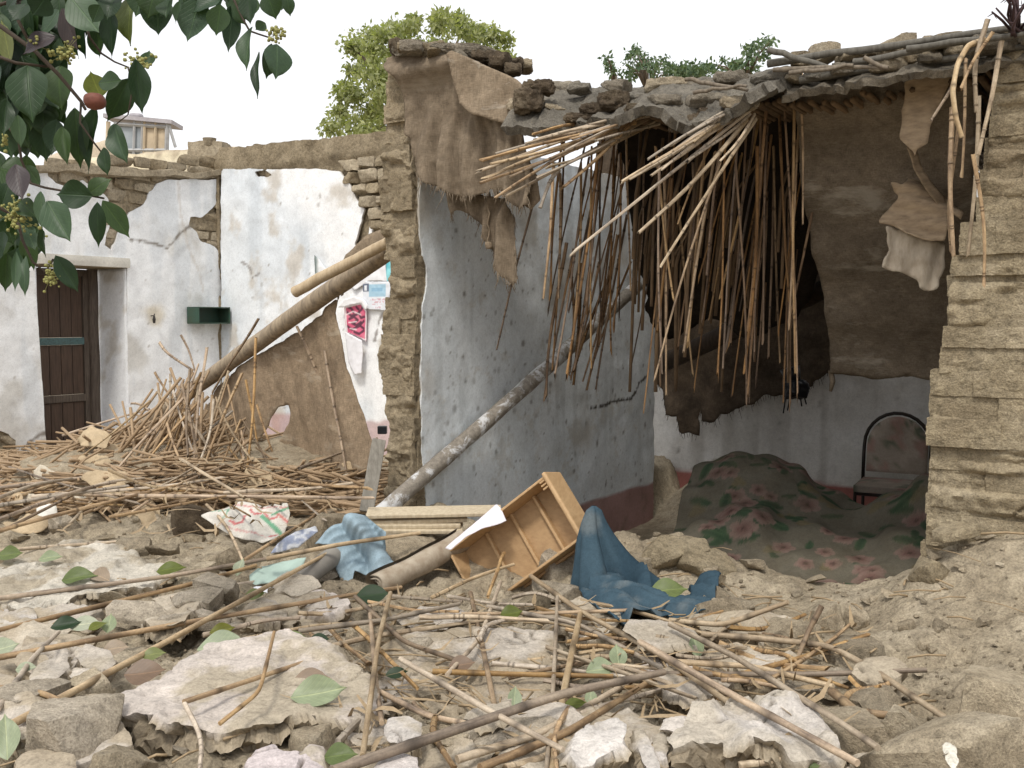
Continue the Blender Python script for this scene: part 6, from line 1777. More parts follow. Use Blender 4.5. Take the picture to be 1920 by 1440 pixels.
slab('plaster_slab', 'largest fallen slab with a pale pinkish plaster top and thick broken mud edge, bottom left', [(200, 1318), (215, 1300), (240, 1292), (300, 1268), (360, 1228), (395, 1204), (470, 1196), (540, 1180), (600, 1196), (640, 1220), (690, 1262), (712, 1300), (706, 1340), (650, 1346), (600, 1340), (560, 1338), (520, 1352), (470, 1366), (400, 1372), (330, 1352), (280, 1344), (230, 1340)], .11, .17, PINK, (0.40, 0.345, 0.265), .55, (.02, -.05), seed=1, jg=.02, h=.009)
slab('plaster_slab', 'wide flat mud slab with flaking pale top in the middle of the rubble', [(640, 1260), (690, 1214), (760, 1190), (860, 1178), (950, 1172), (1040, 1186), (1060, 1220), (1046, 1280), (1010, 1318), (940, 1330), (860, 1322), (760, 1326), (700, 1310)], .05, .1, (0.47, 0.42, 0.36), (0.36, 0.30, 0.22), .8, (0, -.02), seed=2)
slab('plaster_slab', 'white crusted plaster slab under crossing reeds at lower right', [(1245, 1370), (1290, 1335), (1330, 1310), (1370, 1290), (1450, 1285), (1510, 1310), (1560, 1350), (1572, 1385), (1550, 1408), (1490, 1420), (1420, 1400), (1370, 1392), (1300, 1388), (1262, 1396)], .13, .14, WHT, (0.46, 0.41, 0.34), .35, (-.02, -.04), seed=3, rel=.022)
slab('plaster_slab', 'flat white-topped mud slab at the far left below the reed heap', [(-30, 1120), (-20, 1060), (60, 1028), (150, 1012), (220, 1018), (300, 1050), (330, 1075), (280, 1100), (200, 1112), (110, 1130), (20, 1140)], .06, .12, (0.52, 0.48, 0.41), (0.36, 0.31, 0.235), .55, (0, -.03), seed=4, rel=.02)
slab('plaster_slab', 'whitish flaky slab at the left edge in front of the flat slab', [(-40, 1170), (0, 1142), (50, 1136), (70, 1150), (60, 1172), (10, 1182)], .05, .08, WHT, (0.4, 0.35, 0.28), .5, seed=5)
for i, (pxs, lift, th, top, lb) in enumerate([
    ([(52, 1270), (72, 1240), (128, 1222), (132, 1248), (112, 1270), (90, 1286), (62, 1292)], .11, .025, GRY, 'thin grey tilted plaster flake at the left with a jagged edge'),
    ([(140, 1222), (160, 1208), (205, 1222), (216, 1244), (190, 1254), (150, 1244)], .10, .025, GRY, 'small grey plaster flake just right of the tilted one'),
    ([(128, 1262), (140, 1246), (170, 1250), (176, 1268), (150, 1278)], .10, .03, GRY, 'smallest grey flake between the two plaster flakes at the left'),
    ([(718, 1362), (730, 1342), (764, 1336), (794, 1350), (790, 1372), (760, 1388), (730, 1384)], .12, .05, WHT, 'white broken plaster lump at bottom centre with a thick crumbly edge'),
    ([(454, 1428), (480, 1400), (512, 1388), (540, 1410), (560, 1398), (602, 1406), (606, 1436), (580, 1470), (470, 1465)], .13, .05, (0.60, 0.53, 0.52), 'pinkish white plaster piece at the bottom edge left of centre'),
    ([(560, 1420), (580, 1396), (606, 1400), (610, 1436), (590, 1450)], .12, .05, (0.60, 0.53, 0.52), 'small pinkish plaster bit touching the pinkish piece at the bottom edge'),
    ([(690, 1446), (706, 1420), (745, 1402), (786, 1412), (780, 1450), (740, 1470)], .12, .04, (0.56, 0.51, 0.48), 'pale plaster piece cut by the bottom edge right of the pinkish one'),
    ([(868, 1340), (885, 1322), (930, 1316), (962, 1302), (960, 1330), (930, 1350), (900, 1350)], .10, .025, (0.54, 0.49, 0.45), 'thin pale flake under the crossed reeds at bottom centre'),
    ([(1066, 1412), (1078, 1372), (1100, 1352), (1160, 1343), (1176, 1352), (1168, 1390), (1140, 1406), (1110, 1424), (1078, 1428)], .14, .05, (0.58, 0.54, 0.50), 'light grey plaster slab piece at the bottom right of centre'),
    ([(1188, 1370), (1206, 1356), (1214, 1380), (1240, 1440), (1225, 1450), (1206, 1420)], .12, .03, WHT, 'narrow pale splinter of plaster at the bottom right of centre'),
    ([(1224, 1376), (1246, 1368), (1250, 1420), (1236, 1430), (1222, 1410)], .10, .04, (0.56, 0.52, 0.5), 'small upright pale piece beside the narrow splinter'),
    ([(1236, 1366), (1250, 1345), (1290, 1342), (1330, 1356), (1336, 1368), (1290, 1375)], .11, .04, (0.54, 0.49, 0.44), 'crusty plaster edge at the left of the white crusted slab'),
    ([(1768, 1392), (1776, 1380), (1792, 1396), (1796, 1424), (1786, 1444), (1772, 1420)], .24, .008, (0.74, 0.70, 0.60), 'bright cream paint flake on the big block at the bottom right'),
    ([(1165, 1180), (1180, 1160), (1240, 1162), (1300, 1180), (1320, 1200), (1280, 1206), (1200, 1200)], .11, .04, GRY, 'light grey flat slab in front of the dark blue cloth')]):
    slab('plaster_flake', lb, pxs, lift, th, top, (0.40, 0.35, 0.28), .2, (R.uniform(-.12, .12), R.uniform(-.2, -.02)), h=.008, seed=20 + i, jg=.009, rel=.006)

# further broken plates of wall and roof mud
rs = random.Random(33); kx = 0
for i in range(400):
    if kx >= 44: break
    px, py = rs.uniform(-30, 1660), rs.uniform(1040, 1440)
    if (190 < px < 720 and py > 1180) or (630 < px < 1060 and 1165 < py < 1335) or (1240 < px < 1580 and 1280 < py < 1425) or (px < 340 and py < 1135) or (620 < px < 1370 and py < 1150) or py < 1090 and px > 1100 or (px > 1450 and py < 1230): continue
    sc_ = np.interp(py, [1040, 1440], [36, 95]) * rs.uniform(.75, 1.6); kx += 1
    an0 = rs.uniform(0, 6)
    pxs = [(px + sc_ * rs.uniform(.7, 1.2) * math.cos(an0 + a), py + sc_ * .42 * rs.uniform(.7, 1.2) * math.sin(an0 + a)) for a in np.linspace(0, 2 * math.pi, rs.choice([5, 6, 7]) + 1)[:-1]]
    tp_ = rs.choice([PINK, GRY, GRY, BEI, BEI, (0.41, 0.35, 0.265)])
    slab('mud_plate', ('broken mud plate lying in the left part of the rubble', 'broken mud plate lying in the centre of the rubble', 'broken mud plate lying in the right part of the rubble')[0 if px < 620 else 1 if px < 1180 else 2], pxs, rs.uniform(.03, .085), rs.uniform(.05, .1), tp_, (0.38, 0.32, 0.24), rs.uniform(.2, .9), (rs.uniform(-.22, .22), rs.uniform(-.28, .1)), h=.012, seed=200 + i, jg=.012, rel=.01,
         group='broken mud plates, ' + ('left' if px < 620 else 'centre' if px < 1180 else 'right'))

def block(name, label, px, py, size, lift=.0, yaw=0.0, mat='clod', rnd=.14, amp=.06, cuts=5, seed=1, n=18, tilt=(0, 0), fine=.03, cat='block', group=None):
    c = G(px, py, lift)
    v, f = rockv(size, n, rnd, amp, 2.2, cuts, seed, fine)
    Mx = np.array(Matrix.Rotation(yaw, 3, 'Z') @ Matrix.Rotation(tilt[0], 3, 'X') @ Matrix.Rotation(tilt[1], 3, 'Y'))
    return tag(put(name, c + v @ Mx.T, f, M[mat], None, sharp=36), label, cat, group)
M['grey_block'] = mud('grey_block', (0.31, 0.265, 0.20), (0.40, 0.345, 0.27), (0.475, 0.415, 0.335), 1.3, .8, .15)
for i, a in enumerate([(145, 1392, (.21, .18, .17), .06, .3, 'grey_block', 'large squarish grey-brown mud block at the bottom left corner'), (35, 1332, (.16, .2, .14), .04, -.3, 'grey_block', 'rounded mud block at the left edge above the corner block'), (225, 1440, (.16, .14, .10), .05, .9, 'brick', 'pale mud lump cut by the bottom edge beside the corner block'),
    (120, 1310, (.2, .13, .12), .02, .2, 'grey_block', 'dark shaded block between the reeds at the left'), (272, 1150, (.24, .13, .08), .06, .1, 'grey_block', 'long flat mud brick at left centre, first of three in a row'), (355, 1128, (.22, .13, .08), .07, -.15, 'grey_block', 'mud brick in the middle of the three in a row'), (420, 1106, (.2, .14, .1), .07, -.5, 'grey_block', 'tilted mud brick at the right end of the three in a row'),
    (320, 1172, (.14, .1, .09), .05, .5, 'grey_block', 'small angular block below the row of three bricks'), (390, 1165, (.16, .12, .09), .05, .1, 'grey_block', 'short block wedged under the tilted mud brick'), (250, 1026, (.16, .09, .07), .05, .2, 'clod', 'flat clod at the foot of the pale bark piece'), (305, 1030, (.14, .08, .06), .05, -.2, 'brick', 'pale flat stone beside the flat clod'),
    (365, 975, (.22, .18, .22), .04, .4, 'dark_mud', 'dark brown clump of roots and mud beside the printed sack'), (120, 985, (.16, .12, .12), .03, .3, 'grey_block', 'grey block under the reeds at the far left'), (30, 905, (.3, .2, .16), .02, .2, 'grey_block', 'pale grey block at the left edge of the heap'), (440, 1045, (.26, .16, .1), .02, .7, 'clod', 'brown earth clod under the printed sack'),
    (1355, 1150, (.22, .16, .12), .03, .05, 'clod', 'rounded mud block right of the dark blue cloth end'), (1470, 1192, (.22, .14, .11), .03, .3, 'clod', 'mud block behind the broken reed ends on the right'), (1558, 1158, (.12, .09, .09), .02, .5, 'clod', 'squarish small stone on the trodden earth'), (1606, 1158, (.075, .07, .065), .02, .1, 'clod', 'small round stone on the trodden earth'),
    (1688, 1365, (.14, .1, .13), .07, .9, 'brick', 'light angular stone near the lower right with a pale face'), (1640, 1332, (.16, .11, .09), .04, .2, 'clod', 'brown block behind the light angular stone'), (1775, 1415, (.34, .22, .16), .10, .25, 'brick', 'big pale mud block at the bottom right with cream flakes'), (1895, 1350, (.22, .34, .22), .06, -.5, 'brick', 'tall pale mud block at the right edge below the eroded wall'),
    (1250, 1040, (.36, .22, .16), .02, -.1, 'yellow_mud', 'rounded yellow mud lump, highest of the ridge in front of the doorway'), (1325, 1062, (.22, .16, .12), .0, .4, 'yellow_mud', 'broken mud chunk on the slope beside the highest ridge lump'), (1205, 1062, (.22, .18, .14), .0, .2, 'clod', 'earth clod right behind the dark blue cloth peak'),
    (1070, 1050, (.28, .2, .18), .03, .4, 'grey_block', 'grey angular block behind the lower right of the drawer'), (1045, 1110, (.2, .16, .1), .02, .1, 'grey_block', 'flat grey stone below the drawer corner'), (1000, 1130, (.12, .1, .08), .03, .9, 'clod', 'small brown stone below the wooden drawer'), (640, 1000, (.3, .22, .2), .03, .5, 'clod', 'earth lump behind the light blue cloth'),
    (760, 1050, (.3, .22, .18), .0, .2, 'clod', 'shaded earth lump between the boards and the rolled mat'), (1500, 1405, (.4, .2, .14), .02, .05, 'clod', 'brown mud base lump under the white crusted slab'), (1380, 1420, (.34, .2, .12), .02, -.1, 'brick', 'pale brown lump at the bottom edge below the white crusted slab'), (940, 1400, (.26, .18, .12), .03, .2, 'grey_block', 'greyish mud lump under the thick red-brown reed'),
    (860, 1400, (.2, .14, .1), .02, .6, 'clod', 'brown mud lump at bottom centre beside the thin reeds'), (1120, 1350, (.2, .16, .1), .02, .3, 'grey_block', 'shaded lump behind the light grey slab piece'), (1590, 1230, (.2, .13, .1), .02, .2, 'clod', 'earth lump under the arched reed on the right'), (1530, 1290, (.22, .16, .12), .01, -.2, 'grey_block', 'dark lump under the reed ends at lower right'),
    (1785, 1000, (.14, .12, .06), .08, .1, 'yellow_mud', 'loose flat chunk lodged at the foot of the eroded wall'), (1740, 1072, (.12, .1, .1), .03, .4, 'yellow_mud', 'crumbled chunk at the corner of the floral blanket and the eroded wall'), (705, 1190, (.2, .1, .06), .03, .1, 'clod', 'flat earth piece behind the crossing reeds at centre')]):
    block('mud_block', a[6], a[0], a[1], a[2], a[3], a[4], a[5], seed=60 + i, tilt=(R.uniform(-.25, .25), R.uniform(-.2, .2)), cuts=6 if a[5] in ('grey_block', 'brick') else 3, rnd=.12 if a[5] in ('grey_block', 'brick') else .35)

# loose pieces: copies of a few shapes
chunks = []
for k in range(12):
    kind = k % 3
    sz = [(1, .75, .5), (1, .7, .22), (.9, .8, .7)][kind]
    v, f = rockv(sz, 7, [.1, .06, .4][kind], .1, 2.4, [7, 8, 3][kind], 900 + k, .05)
    chunks.append([mesh('rubble_piece', v, f, M[m_], sharp=34) for m_ in ('clod', 'grey_block', 'brick')])
def scatter_px(n, box, smin, smax, label, group, seed, mats=(0, 1, 2), liftk=.25):
    r = random.Random(seed)
    for _ in range(n):
        px, py = r.uniform(box[0], box[1]), r.uniform(box[2], box[3])
        c = G(px, py); c[2] = H(c[0], c[1])[0]
        s = smin + (smax - smin) * r.random() ** 2.2
        o = bpy.data.objects.new('rubble_piece', chunks[r.randrange(12)][r.choice(mats)])
        COL.objects.link(o)
        o.location = c + ZA * s * liftk * r.uniform(.2, 1); o.scale = (s, s, s); o.rotation_euler = (r.uniform(-.35, .35), r.uniform(-.35, .35), r.uniform(0, 6.28))
        tag(o, label, 'rubble', group)
scatter_px(62, (-40, 700, 1010, 1440), .035, .15, 'broken mud piece lying in the rubble on the left half of the foreground', 'broken mud pieces, left foreground', 1)
scatter_px(70, (700, 1500, 1130, 1440), .03, .14, 'broken mud piece lying among reeds in the centre of the foreground', 'broken mud pieces, centre foreground', 2)
scatter_px(26, (1450, 1920, 1270, 1440), .03, .11, 'mud piece lying at the lower right below the eroded wall', 'broken mud pieces, lower right', 3)
scatter_px(44, (1150, 1700, 1010, 1150), .02, .11, 'small crumb of earth on the mud ridge in front of the room', 'earth crumbs on the ridge', 4, (0,))
scatter_px(40, (1700, 1930, 970, 1240), .015, .07, 'small crumb of earth at the foot of the eroded wall', 'earth crumbs at the wall foot', 5, (0,))
scatter_px(30, (-20, 720, 880, 1010), .04, .14, 'mud piece showing between the reeds of the left heap', 'mud pieces in the left reed heap', 6)
# gravel and grit
r_ = np.random.default_rng(8)
cv, cf = rockv((1, .8, .6), 2, .3, .1, 2, 3, 5)
VV, FF = [], []
n_g = 2600
gp = np.stack([r_.uniform(-60, 1980, n_g), 1005 + 435 * r_.random(n_g) ** .8], 1)
for k in range(n_g):
    d = ray(*gp[k]); 
    D_ = np.interp(gp[k, 1], [1000, 1100, 1200, 1300, 1440], [5.2, 4.15, 3.5, 2.93, 2.3])
    c = EYE + d * (D_ / d[1])
    gp_xy = c[:2]; s = r_.uniform(.006, .022) * (1 if r_.random() < .85 else 1.7)
    an = r_.uniform(0, 6.28); rot = np.array([[math.cos(an), -math.sin(an), 0], [math.sin(an), math.cos(an), 0], [0, 0, 1]])
    if gp[k, 0] > 1420 and gp[k, 1] < 1290: s *= .5
    VV.append((cv * s) @ rot.T + [gp_xy[0], gp_xy[1], 0])
VV = np.array(VV); ctr = VV[:, 0, :2]
hz = H(VV[:, :, 0].mean(1), VV[:, :, 1].mean(1))
VV[:, :, 2] += (hz + .003)[:, None]
FF = (cf[None] + (np.arange(n_g) * len(cv))[:, None, None]).reshape(-1, 4)
g = put('gravel', VV.reshape(-1, 3), FF, M['clod'], None, smooth=False)
tag(g, 'grit and small crumbs of mud strewn over the rubble', None, None, 'stuff')
# ------------------------------------------------------------------ reeds on the ground
def greed(pxs, r=.012, mat='reed', label=None, group=None, lift=.07):
    l = lift if isinstance(lift, (list, tuple)) else [lift] * len(pxs)
    pts = [G(*p, q) for p, q in zip(pxs, l)]
    if len(pts) == 2: return reed(pts[0], pts[1], r, mat, label, group)
    return bent_reed(pts, r, mat, label, group)
FL, FC, FR = 'dry reed lying over the rubble at left foreground', 'dry reed lying across the rubble in the centre foreground', 'dry reed in the tangle at right foreground'
GL, GC, GR_ = 'reeds lying at left foreground', 'reeds lying at centre foreground', 'reeds lying at right foreground'
L1 = [([(-20, 1124), (320, 1080), (545, 1040)], .014, 'reed', 'long brown reed sweeping right across the flat white-topped slab'), ([(500, 1048), (640, 1020), (788, 999)], .015, 'reed_pale', 'light reed lying over the light blue cloth'), ([(-20, 1186), (375, 1091), (480, 1060)], .014, 'reed', 'red-brown reed just below the long sweeping one'),
      ([(-20, 1236), (356, 1166), (640, 1118), (752, 1101)], .014, 'reed', 'long reed running from the left edge to below the papers'), ([(22, 1358), (300, 1210), (642, 1022)], .015, 'reed_pale', 'long pale reed slanting from bottom left up to the light blue cloth'), ([(-15, 1290), (160, 1338)], .015, 'reed', 'red-brown reed stub at the left edge above the corner block'),
      ([(-5, 1330), (60, 1235), (110, 1185)], .012, 'reed_pale', 'greyish reed curving up at the left edge'), ([(-10, 1032), (262, 1009)], .014, 'reed_pale', 'grey-brown reed behind the flat white-topped slab'), ([(386, 945), (454, 1050)], .013, 'reed_pale', 'pale straight reed leaning in front of the printed sack'), ([(457, 1050), (617, 945)], .013, 'reed', 'brown reed rising right from the foot of the printed sack'),
      ([(345, 1316), (470, 1275), (592, 1234)], .010, 'reed', 'dark thin reed lying on the largest slab'), ([(412, 1357), (487, 1297), (514, 1185)], .008, 'reed', 'bent thin stalk standing on the largest slab'), ([(349, 1318), (375, 1450)], .010, 'reed_pale', 'pale reed hanging over the front edge of the largest slab'), ([(551, 1200), (650, 1265), (702, 1292), (800, 1342), (880, 1358)], .012, 'reed', 'grey reed running down right from the largest slab'),
      ([(624, 1446), (879, 1360), (1056, 1300), (1245, 1260)], .017, 'reed', 'thickest red-brown reed crossing the bottom centre'), ([(857, 1424), (1017, 1374), (1184, 1276)], .014, 'reed_pale', 'light reed parallel below the thickest reed'), ([(900, 1440), (1063, 1374), (1230, 1270)], .014, 'reed', 'brown reed below the light parallel one at bottom centre'),
      ([(1045, 1119), (1038, 1278), (1024, 1450)], .010, 'reed_pale', 'thin grey upright-looking reed at centre, left of a close pair'), ([(1088, 1151), (1056, 1300), (1035, 1450)], .015, 'reed_pale', 'thick pale reed pointing at the viewer at centre right'), ([(811, 1259), (964, 1264), (1150, 1268)], .012, 'reed', 'level reed with a pale left end lying on the middle slab'),
      ([(732, 1112), (709, 1204), (680, 1418)], .012, 'reed_pale', 'pale bent reed running down to the bottom left of centre'), ([(666, 1119), (716, 1165), (758, 1204), (865, 1241)], .013, 'reed', 'orange-brown reed running down right below the rolled mat'), ([(751, 1236), (921, 1335), (1056, 1406)], .012, 'reed_pale', 'pale reed slanting down right over the thickest reed'),
      ([(995, 1080), (1084, 1144), (1240, 1229), (1405, 1345)], .014, 'reed_pale', 'long pale reed slanting down right from the drawer'), ([(914, 1137), (1084, 1169), (1240, 1253)], .013, 'reed_pale', 'pale reed with a bend passing under the long slanting one'), ([(1200, 1204), (1357, 1294), (1608, 1431)], .014, 'reed', 'long brown reed crossing the white crusted slab'),
      ([(1256, 1170), (1376, 1230), (1477, 1294), (1556, 1342), (1646, 1402)], .013, 'reed_pale', 'pale reed with a split grey end right of the white crusted slab'), ([(1316, 1189), (1440, 1198), (1556, 1211), (1639, 1256), (1720, 1312), (1807, 1369)], .015, 'reed_pale', 'long arched reed bending down to the right corner'), ([(1200, 1264), (1400, 1264), (1537, 1264), (1738, 1256)], .013, 'reed', 'level reed with a clean cut right end over the trodden earth'),
      ([(1256, 1163), (1357, 1172), (1478, 1129)], .014, 'reed_pale', 'reed with a raised flattened end right of the dark blue cloth'), ([(1357, 1177), (1511, 1155)], .013, 'reed', 'short splintered reed beside the raised flattened one'), ([(1350, 1207), (1549, 1256)], .014, 'reed', 'grey-brown reed lying under the arched reed'), ([(1541, 1136), (1515, 1185), (1496, 1234)], .013, 'reed', 'short broken reed standing up from the right tangle'),
      ([(1560, 1297), (1605, 1335), (1665, 1341)], .018, 'reed', 'thick crushed reed end near the light angular stone'), ([(807, 1120), (963, 1057)], .012, 'reed_pale', 'reed resting across the lower corner of the wooden drawer'), ([(947, 1037), (917, 1120)], .012, 'reed', 'dark-tipped reed standing in front of the wooden drawer'), ([(1187, 1144), (1020, 1150), (865, 1151)], .010, 'reed', 'thin dark reed lying in front of the dark blue cloth')]
LIFT = {'.017': .12}
for i, (pxs, r, mt, lb) in enumerate(L1):
    up = .085 if i not in (10, 11, 12, 14, 20, 22, 25, 26) else .135
    if i in (1, 34, 35): up = [.1] + [.16] * (len(pxs) - 2) + [.2]
    if i == 11: up = [.13, .16, .22]
    if i == 29: up = [.08, .1, .2]
    if i == 32: up = [.2, .12, .06]
    if i == 12: up = [.14, .10]
    greed(pxs, r * .92, mt, lb, None, up)
L2 = [([(733, 1117), (868, 1128)], 1), ([(560, 1137), (680, 1114)], 1), ([(694, 1151), (706, 1292), (716, 1356)], 1), ([(560, 1183), (730, 1161), (862, 1132)], 1), ([(624, 1214), (952, 1160)], 1), ([(613, 1176), (690, 1248)], 1), ([(656, 1168), (783, 1289)], 1), ([(882, 1112), (903, 1204), (928, 1328)], 1), ([(939, 1091), (900, 1197), (838, 1265)], 1),
      ([(900, 1197), (952, 1163)], 1), ([(787, 1156), (1022, 1161)], 1), ([(1063, 1328), (1042, 1445)], 1), ([(950, 1440), (1091, 1363)], 1), ([(1066, 1349), (1242, 1290)], 1), ([(776, 1317), (868, 1356)], 1), ([(631, 1392), (752, 1316)], 1), ([(815, 1346), (854, 1440)], 1), ([(1200, 1305), (1318, 1274)], 2), ([(1267, 1226), (1370, 1226)], 2), ([(1267, 1241), (1410, 1249), (1562, 1287)], 2), ([(1354, 1277), (1479, 1295)], 2),
      ([(1594, 1273), (1650, 1290)], 2), ([(1586, 1312), (1670, 1284)], 2), ([(1387, 1436), (1513, 1428)], 2), ([(1060, 1180), (1200, 1200)], 1), ([(1080, 1210), (1190, 1222)], 1), ([(1090, 1235), (1180, 1238)], 1), ([(1005, 1140), (1190, 1166)], 1), ([(690, 1130), (860, 1148)], 1), ([(840, 1120), (1000, 1136)], 1), ([(457, 1200), (645, 1171)], 0), ([(130, 982), (207, 903)], 0), ([(380, 1190), (560, 1160)], 0), ([(320, 1120), (470, 1090)], 0), ([(560, 1150), (720, 1128)], 1),
      ([(1130, 1250), (1260, 1282)], 1), ([(1150, 1290), (1290, 1262)], 1), ([(1180, 1180), (1330, 1210)], 2), ([(1230, 1195), (1400, 1215)], 2), ([(1300, 1250), (1440, 1275)], 2), ([(1410, 1215), (1500, 1245)], 2), ([(1380, 1160), (1330, 1200)], 2), ([(700, 1170), (820, 1140)], 1), ([(640, 1240), (580, 1190)], 1), ([(960, 1120), (1050, 1128)], 1)]
for pxs, z_ in L2:
    greed(pxs, R.uniform(.009, .013), 'reed' if R.random() < .5 else 'reed_pale', (FL, FC, FR)[z_], (GL, GC, GR_)[z_], R.uniform(.06, .10))
# a few more lying loosely
for i in range(16):
    px, py = R.uniform(1040, 1560), R.uniform(1150, 1300)
    a = R.gauss(.12, .35); ln = R.uniform(60, 190)
    q = 2 if px > 1240 else 1
    greed([(px - ln * math.cos(a), py - ln * math.sin(a) * .6), (px + ln * math.cos(a), py + ln * math.sin(a) * .6)], R.uniform(.008, .012), 'reed' if R.random() < .6 else 'reed_pale', (FL, FC, FR)[q], (GL, GC, GR_)[q], R.uniform(.045, .085))

# ------------------------------------------------------------------ reed heap on the left
HL, HG = 'reed lying in the big heap below the fallen beam', 'reeds lying in the left heap'
SL_, SG = 'reed standing on end in the bunch against the fallen beam', 'reeds standing in the left bunch'
for (a, b, Da, Db, lb) in [((484, 597), (398, 735), 6.3, 6.5, 'tallest reed poking above the fallen beam in the left bunch'), ((481, 634), (459, 930), 6.2, 5.9, 'lone upright reed in front of the burlap tent, left one'), ((556, 612), (624, 792), 6.3, 6.4, 'orange reed leaning on the burlap tent, tip at the beam'), ((610, 658), (652, 905), 6.2, 6.0, 'upright orange reed at the right side of the burlap tent'),
                            ((117, 818), (279, 769), 6.8, 6.9, 'level reed with a pale cut end jutting left from the heap'), ((299, 641), (362, 694), 6.7, 6.7, 'dark thin reed tip crossing above the standing bunch'), ((339, 628), (366, 695), 6.7, 6.7, 'short upright reed tip above the standing bunch'), ((291, 697), (322, 742), 6.6, 6.6, 'slanting reed tip left of the standing bunch'),
                            ((382, 706), (158, 954), 6.5, 5.6, 'long brown reed slanting down left through the standing bunch'), ((245, 757), (283, 772), 6.8, 6.8, 'short light reed piece lying above the level cut reed'), ((160, 905), (352, 762), 6.2, 6.6, 'reed slanting under the beam at the left of the heap')]:
    reed(P(*a, Da), P(*b, Db), R.uniform(.011, .014), 'reed', lb, None)
for i in range(34):
    top = (R.gauss(352, 48), R.gauss(735, 38)); bot = (R.gauss(320, 70) + (top[0] - 352) * .6, R.uniform(850, 940))
    D0 = R.uniform(6.1, 6.8)
    reed(P(*top, D0), P(*bot, D0 - R.uniform(.1, .5)), R.uniform(.009, .014), 'reed' if R.random() < .6 else 'reed_pale', SL_, SG)
for i in range(10):
    top = (R.uniform(395, 470), R.uniform(780, 850)); reed(P(*top, 6.2), P(top[0] + R.uniform(-60, 70), R.uniform(880, 935), 5.9), .010, 'reed', SL_, SG)
def heapz(px): return np.interp(px, [-50, 60, 200, 330, 450, 600, 700], [.1, .14, .22, .30, .24, .2, .12])
for i in range(38):
    px, py = R.uniform(-20, 690), R.uniform(885, 955)
    if 330 < px and py > 925: continue
    a = R.gauss(-.12 if px < 350 else .05, .25); ln = R.uniform(60, 190)
    lf = heapz(px) * R.uniform(.4, 1.0)
    A_, B_ = (px - ln * math.cos(a), py - ln * math.sin(a)), (px + ln * math.cos(a), py + ln * math.sin(a))
    if B_[0] > 705: continue
    greed([A_, B_], R.uniform(.009, .014), 'reed' if R.random() < .55 else 'reed_pale', HL, HG, lf)
for (a, b) in [((-10, 936), (135, 896)), ((-10, 950), (240, 912)), ((235, 928), (700, 932)), ((340, 862), (460, 935)), ((205, 882), (335, 920)), ((515, 895), (690, 915)), ((-10, 976), (215, 905)), ((-10, 1000), (330, 912)), ((420, 925), (660, 905)), ((560, 880), (640, 850))]:
    greed([a, b], .013, 'reed_pale' if R.random() < .5 else 'reed', HL, HG, .28)
# short broken bits filling the heap, past counting
tv = []
r = random.Random(12)
for i in range(1500):
    px, py = r.uniform(-30, 700), r.uniform(860, 968)
    c = G(px, py, 0); c[2] += heapz(px) * r.uniform(.0, 1.0) * (0.9 if py < 950 else .4)
    an = r.gauss(0, .7); el = r.gauss(0, .22); l = r.uniform(.06, .3)
    d = np.array([math.cos(an) * math.cos(el), math.sin(an) * math.cos(el), math.sin(el)]) * l
    tv.append(tubev([c - d, c + d * .1 + ZA * .004, c + d], r.uniform(.005, .011), 5))
for i in range(420):
    px, py = r.uniform(20, 420), r.uniform(800, 890); D0 = np.interp(py, [800, 890], [7.2, 6.2]) - r.uniform(.0, .3)
    if py < 880 - (px - 10) * .35: continue
    c = P(px, py, D0); an = r.gauss(.25, .7); el = r.gauss(.15, .3); l = r.uniform(.08, .35)
    d = np.array([math.cos(an) * math.cos(el), math.sin(an) * math.cos(el), math.sin(el)]) * l
    tv.append(tubev([c - d, c + ZA * .004, c + d], r.uniform(.006, .011), 5))
for i in range(60):
    top = (r.gauss(345, 48), r.gauss(765, 40)); bot = (r.gauss(310, 75) + (top[0] - 345) * .6, r.uniform(850, 940)); D0 = r.uniform(6.3, 6.9)
    a_, b_ = P(*top, D0), P(*bot, D0 - r.uniform(.1, .4)); tv.append(tubev([a_, (a_ + b_) / 2 + V * r.uniform(-.02, .02), b_], r.uniform(.007, .011), 5))
v, f = join(tv)
tag(put('reed_litter', v, f, M['reed'], None), 'broken reed bits and straw filling the left heap', None, None, 'stuff')
# mud core of the heap
hm = rockv((2.1, 1.5, .5), 40, .75, .16, 2.0, 0, 44, .08)
put_o = put('heap_earth', G(330, 915, 0) + np.array([0, .25, -.02]) + hm[0], hm[1], M['clod'], None, sharp=50)
tag(put_o, 'low mound of earth under the left reed heap', 'mound', None, 'structure')
# thin straw over the front tangle
tv = []
for i in range(420):
    px, py = (r.uniform(600, 1560), r.uniform(1120, 1330)) if i % 3 else (r.uniform(-20, 1900), r.uniform(1000, 1440))
    c = G(px, py, r.uniform(.02, .06))
    an = r.uniform(0, 3.14); l = r.uniform(.02, .09)
    d = np.array([math.cos(an), math.sin(an), r.uniform(-.15, .15)]) * l
    tv.append(tubev([c - d, c + ZA * .006, c + d], r.uniform(.0015, .0045), 4))
for i in range(260):          # peeled husk ribbons
    px, py = (r.uniform(560, 1620), r.uniform(1110, 1400)) if i % 2 else (r.uniform(-20, 700), r.uniform(840, 1000))
    c = G(px, py, r.uniform(.05, .11) if i % 2 else heapz(px) * r.uniform(.6, 1.1))
    an = r.uniform(0, 6.28); l = r.uniform(.03, .10); w = r.uniform(.003, .008); cu = r.uniform(-.03, .05)
    d = np.array([math.cos(an), math.sin(an), 0]); s_ = np.array([-d[1], d[0], r.uniform(-.6, .6)]) * w
    rw_ = [c + d * l * t + ZA * (cu * (t * t - .3)) for t in (-1, -.4, .3, 1)]
    tv.append((np.array([q for p_, k_ in zip(rw_, (.4, 1, 1, .2)) for q in (p_ - s_ * k_, p_ + s_ * k_)]), [(0, 1, 3, 2), (2, 3, 5, 4), (4, 5, 7, 6)]))
v, f = join(tv)
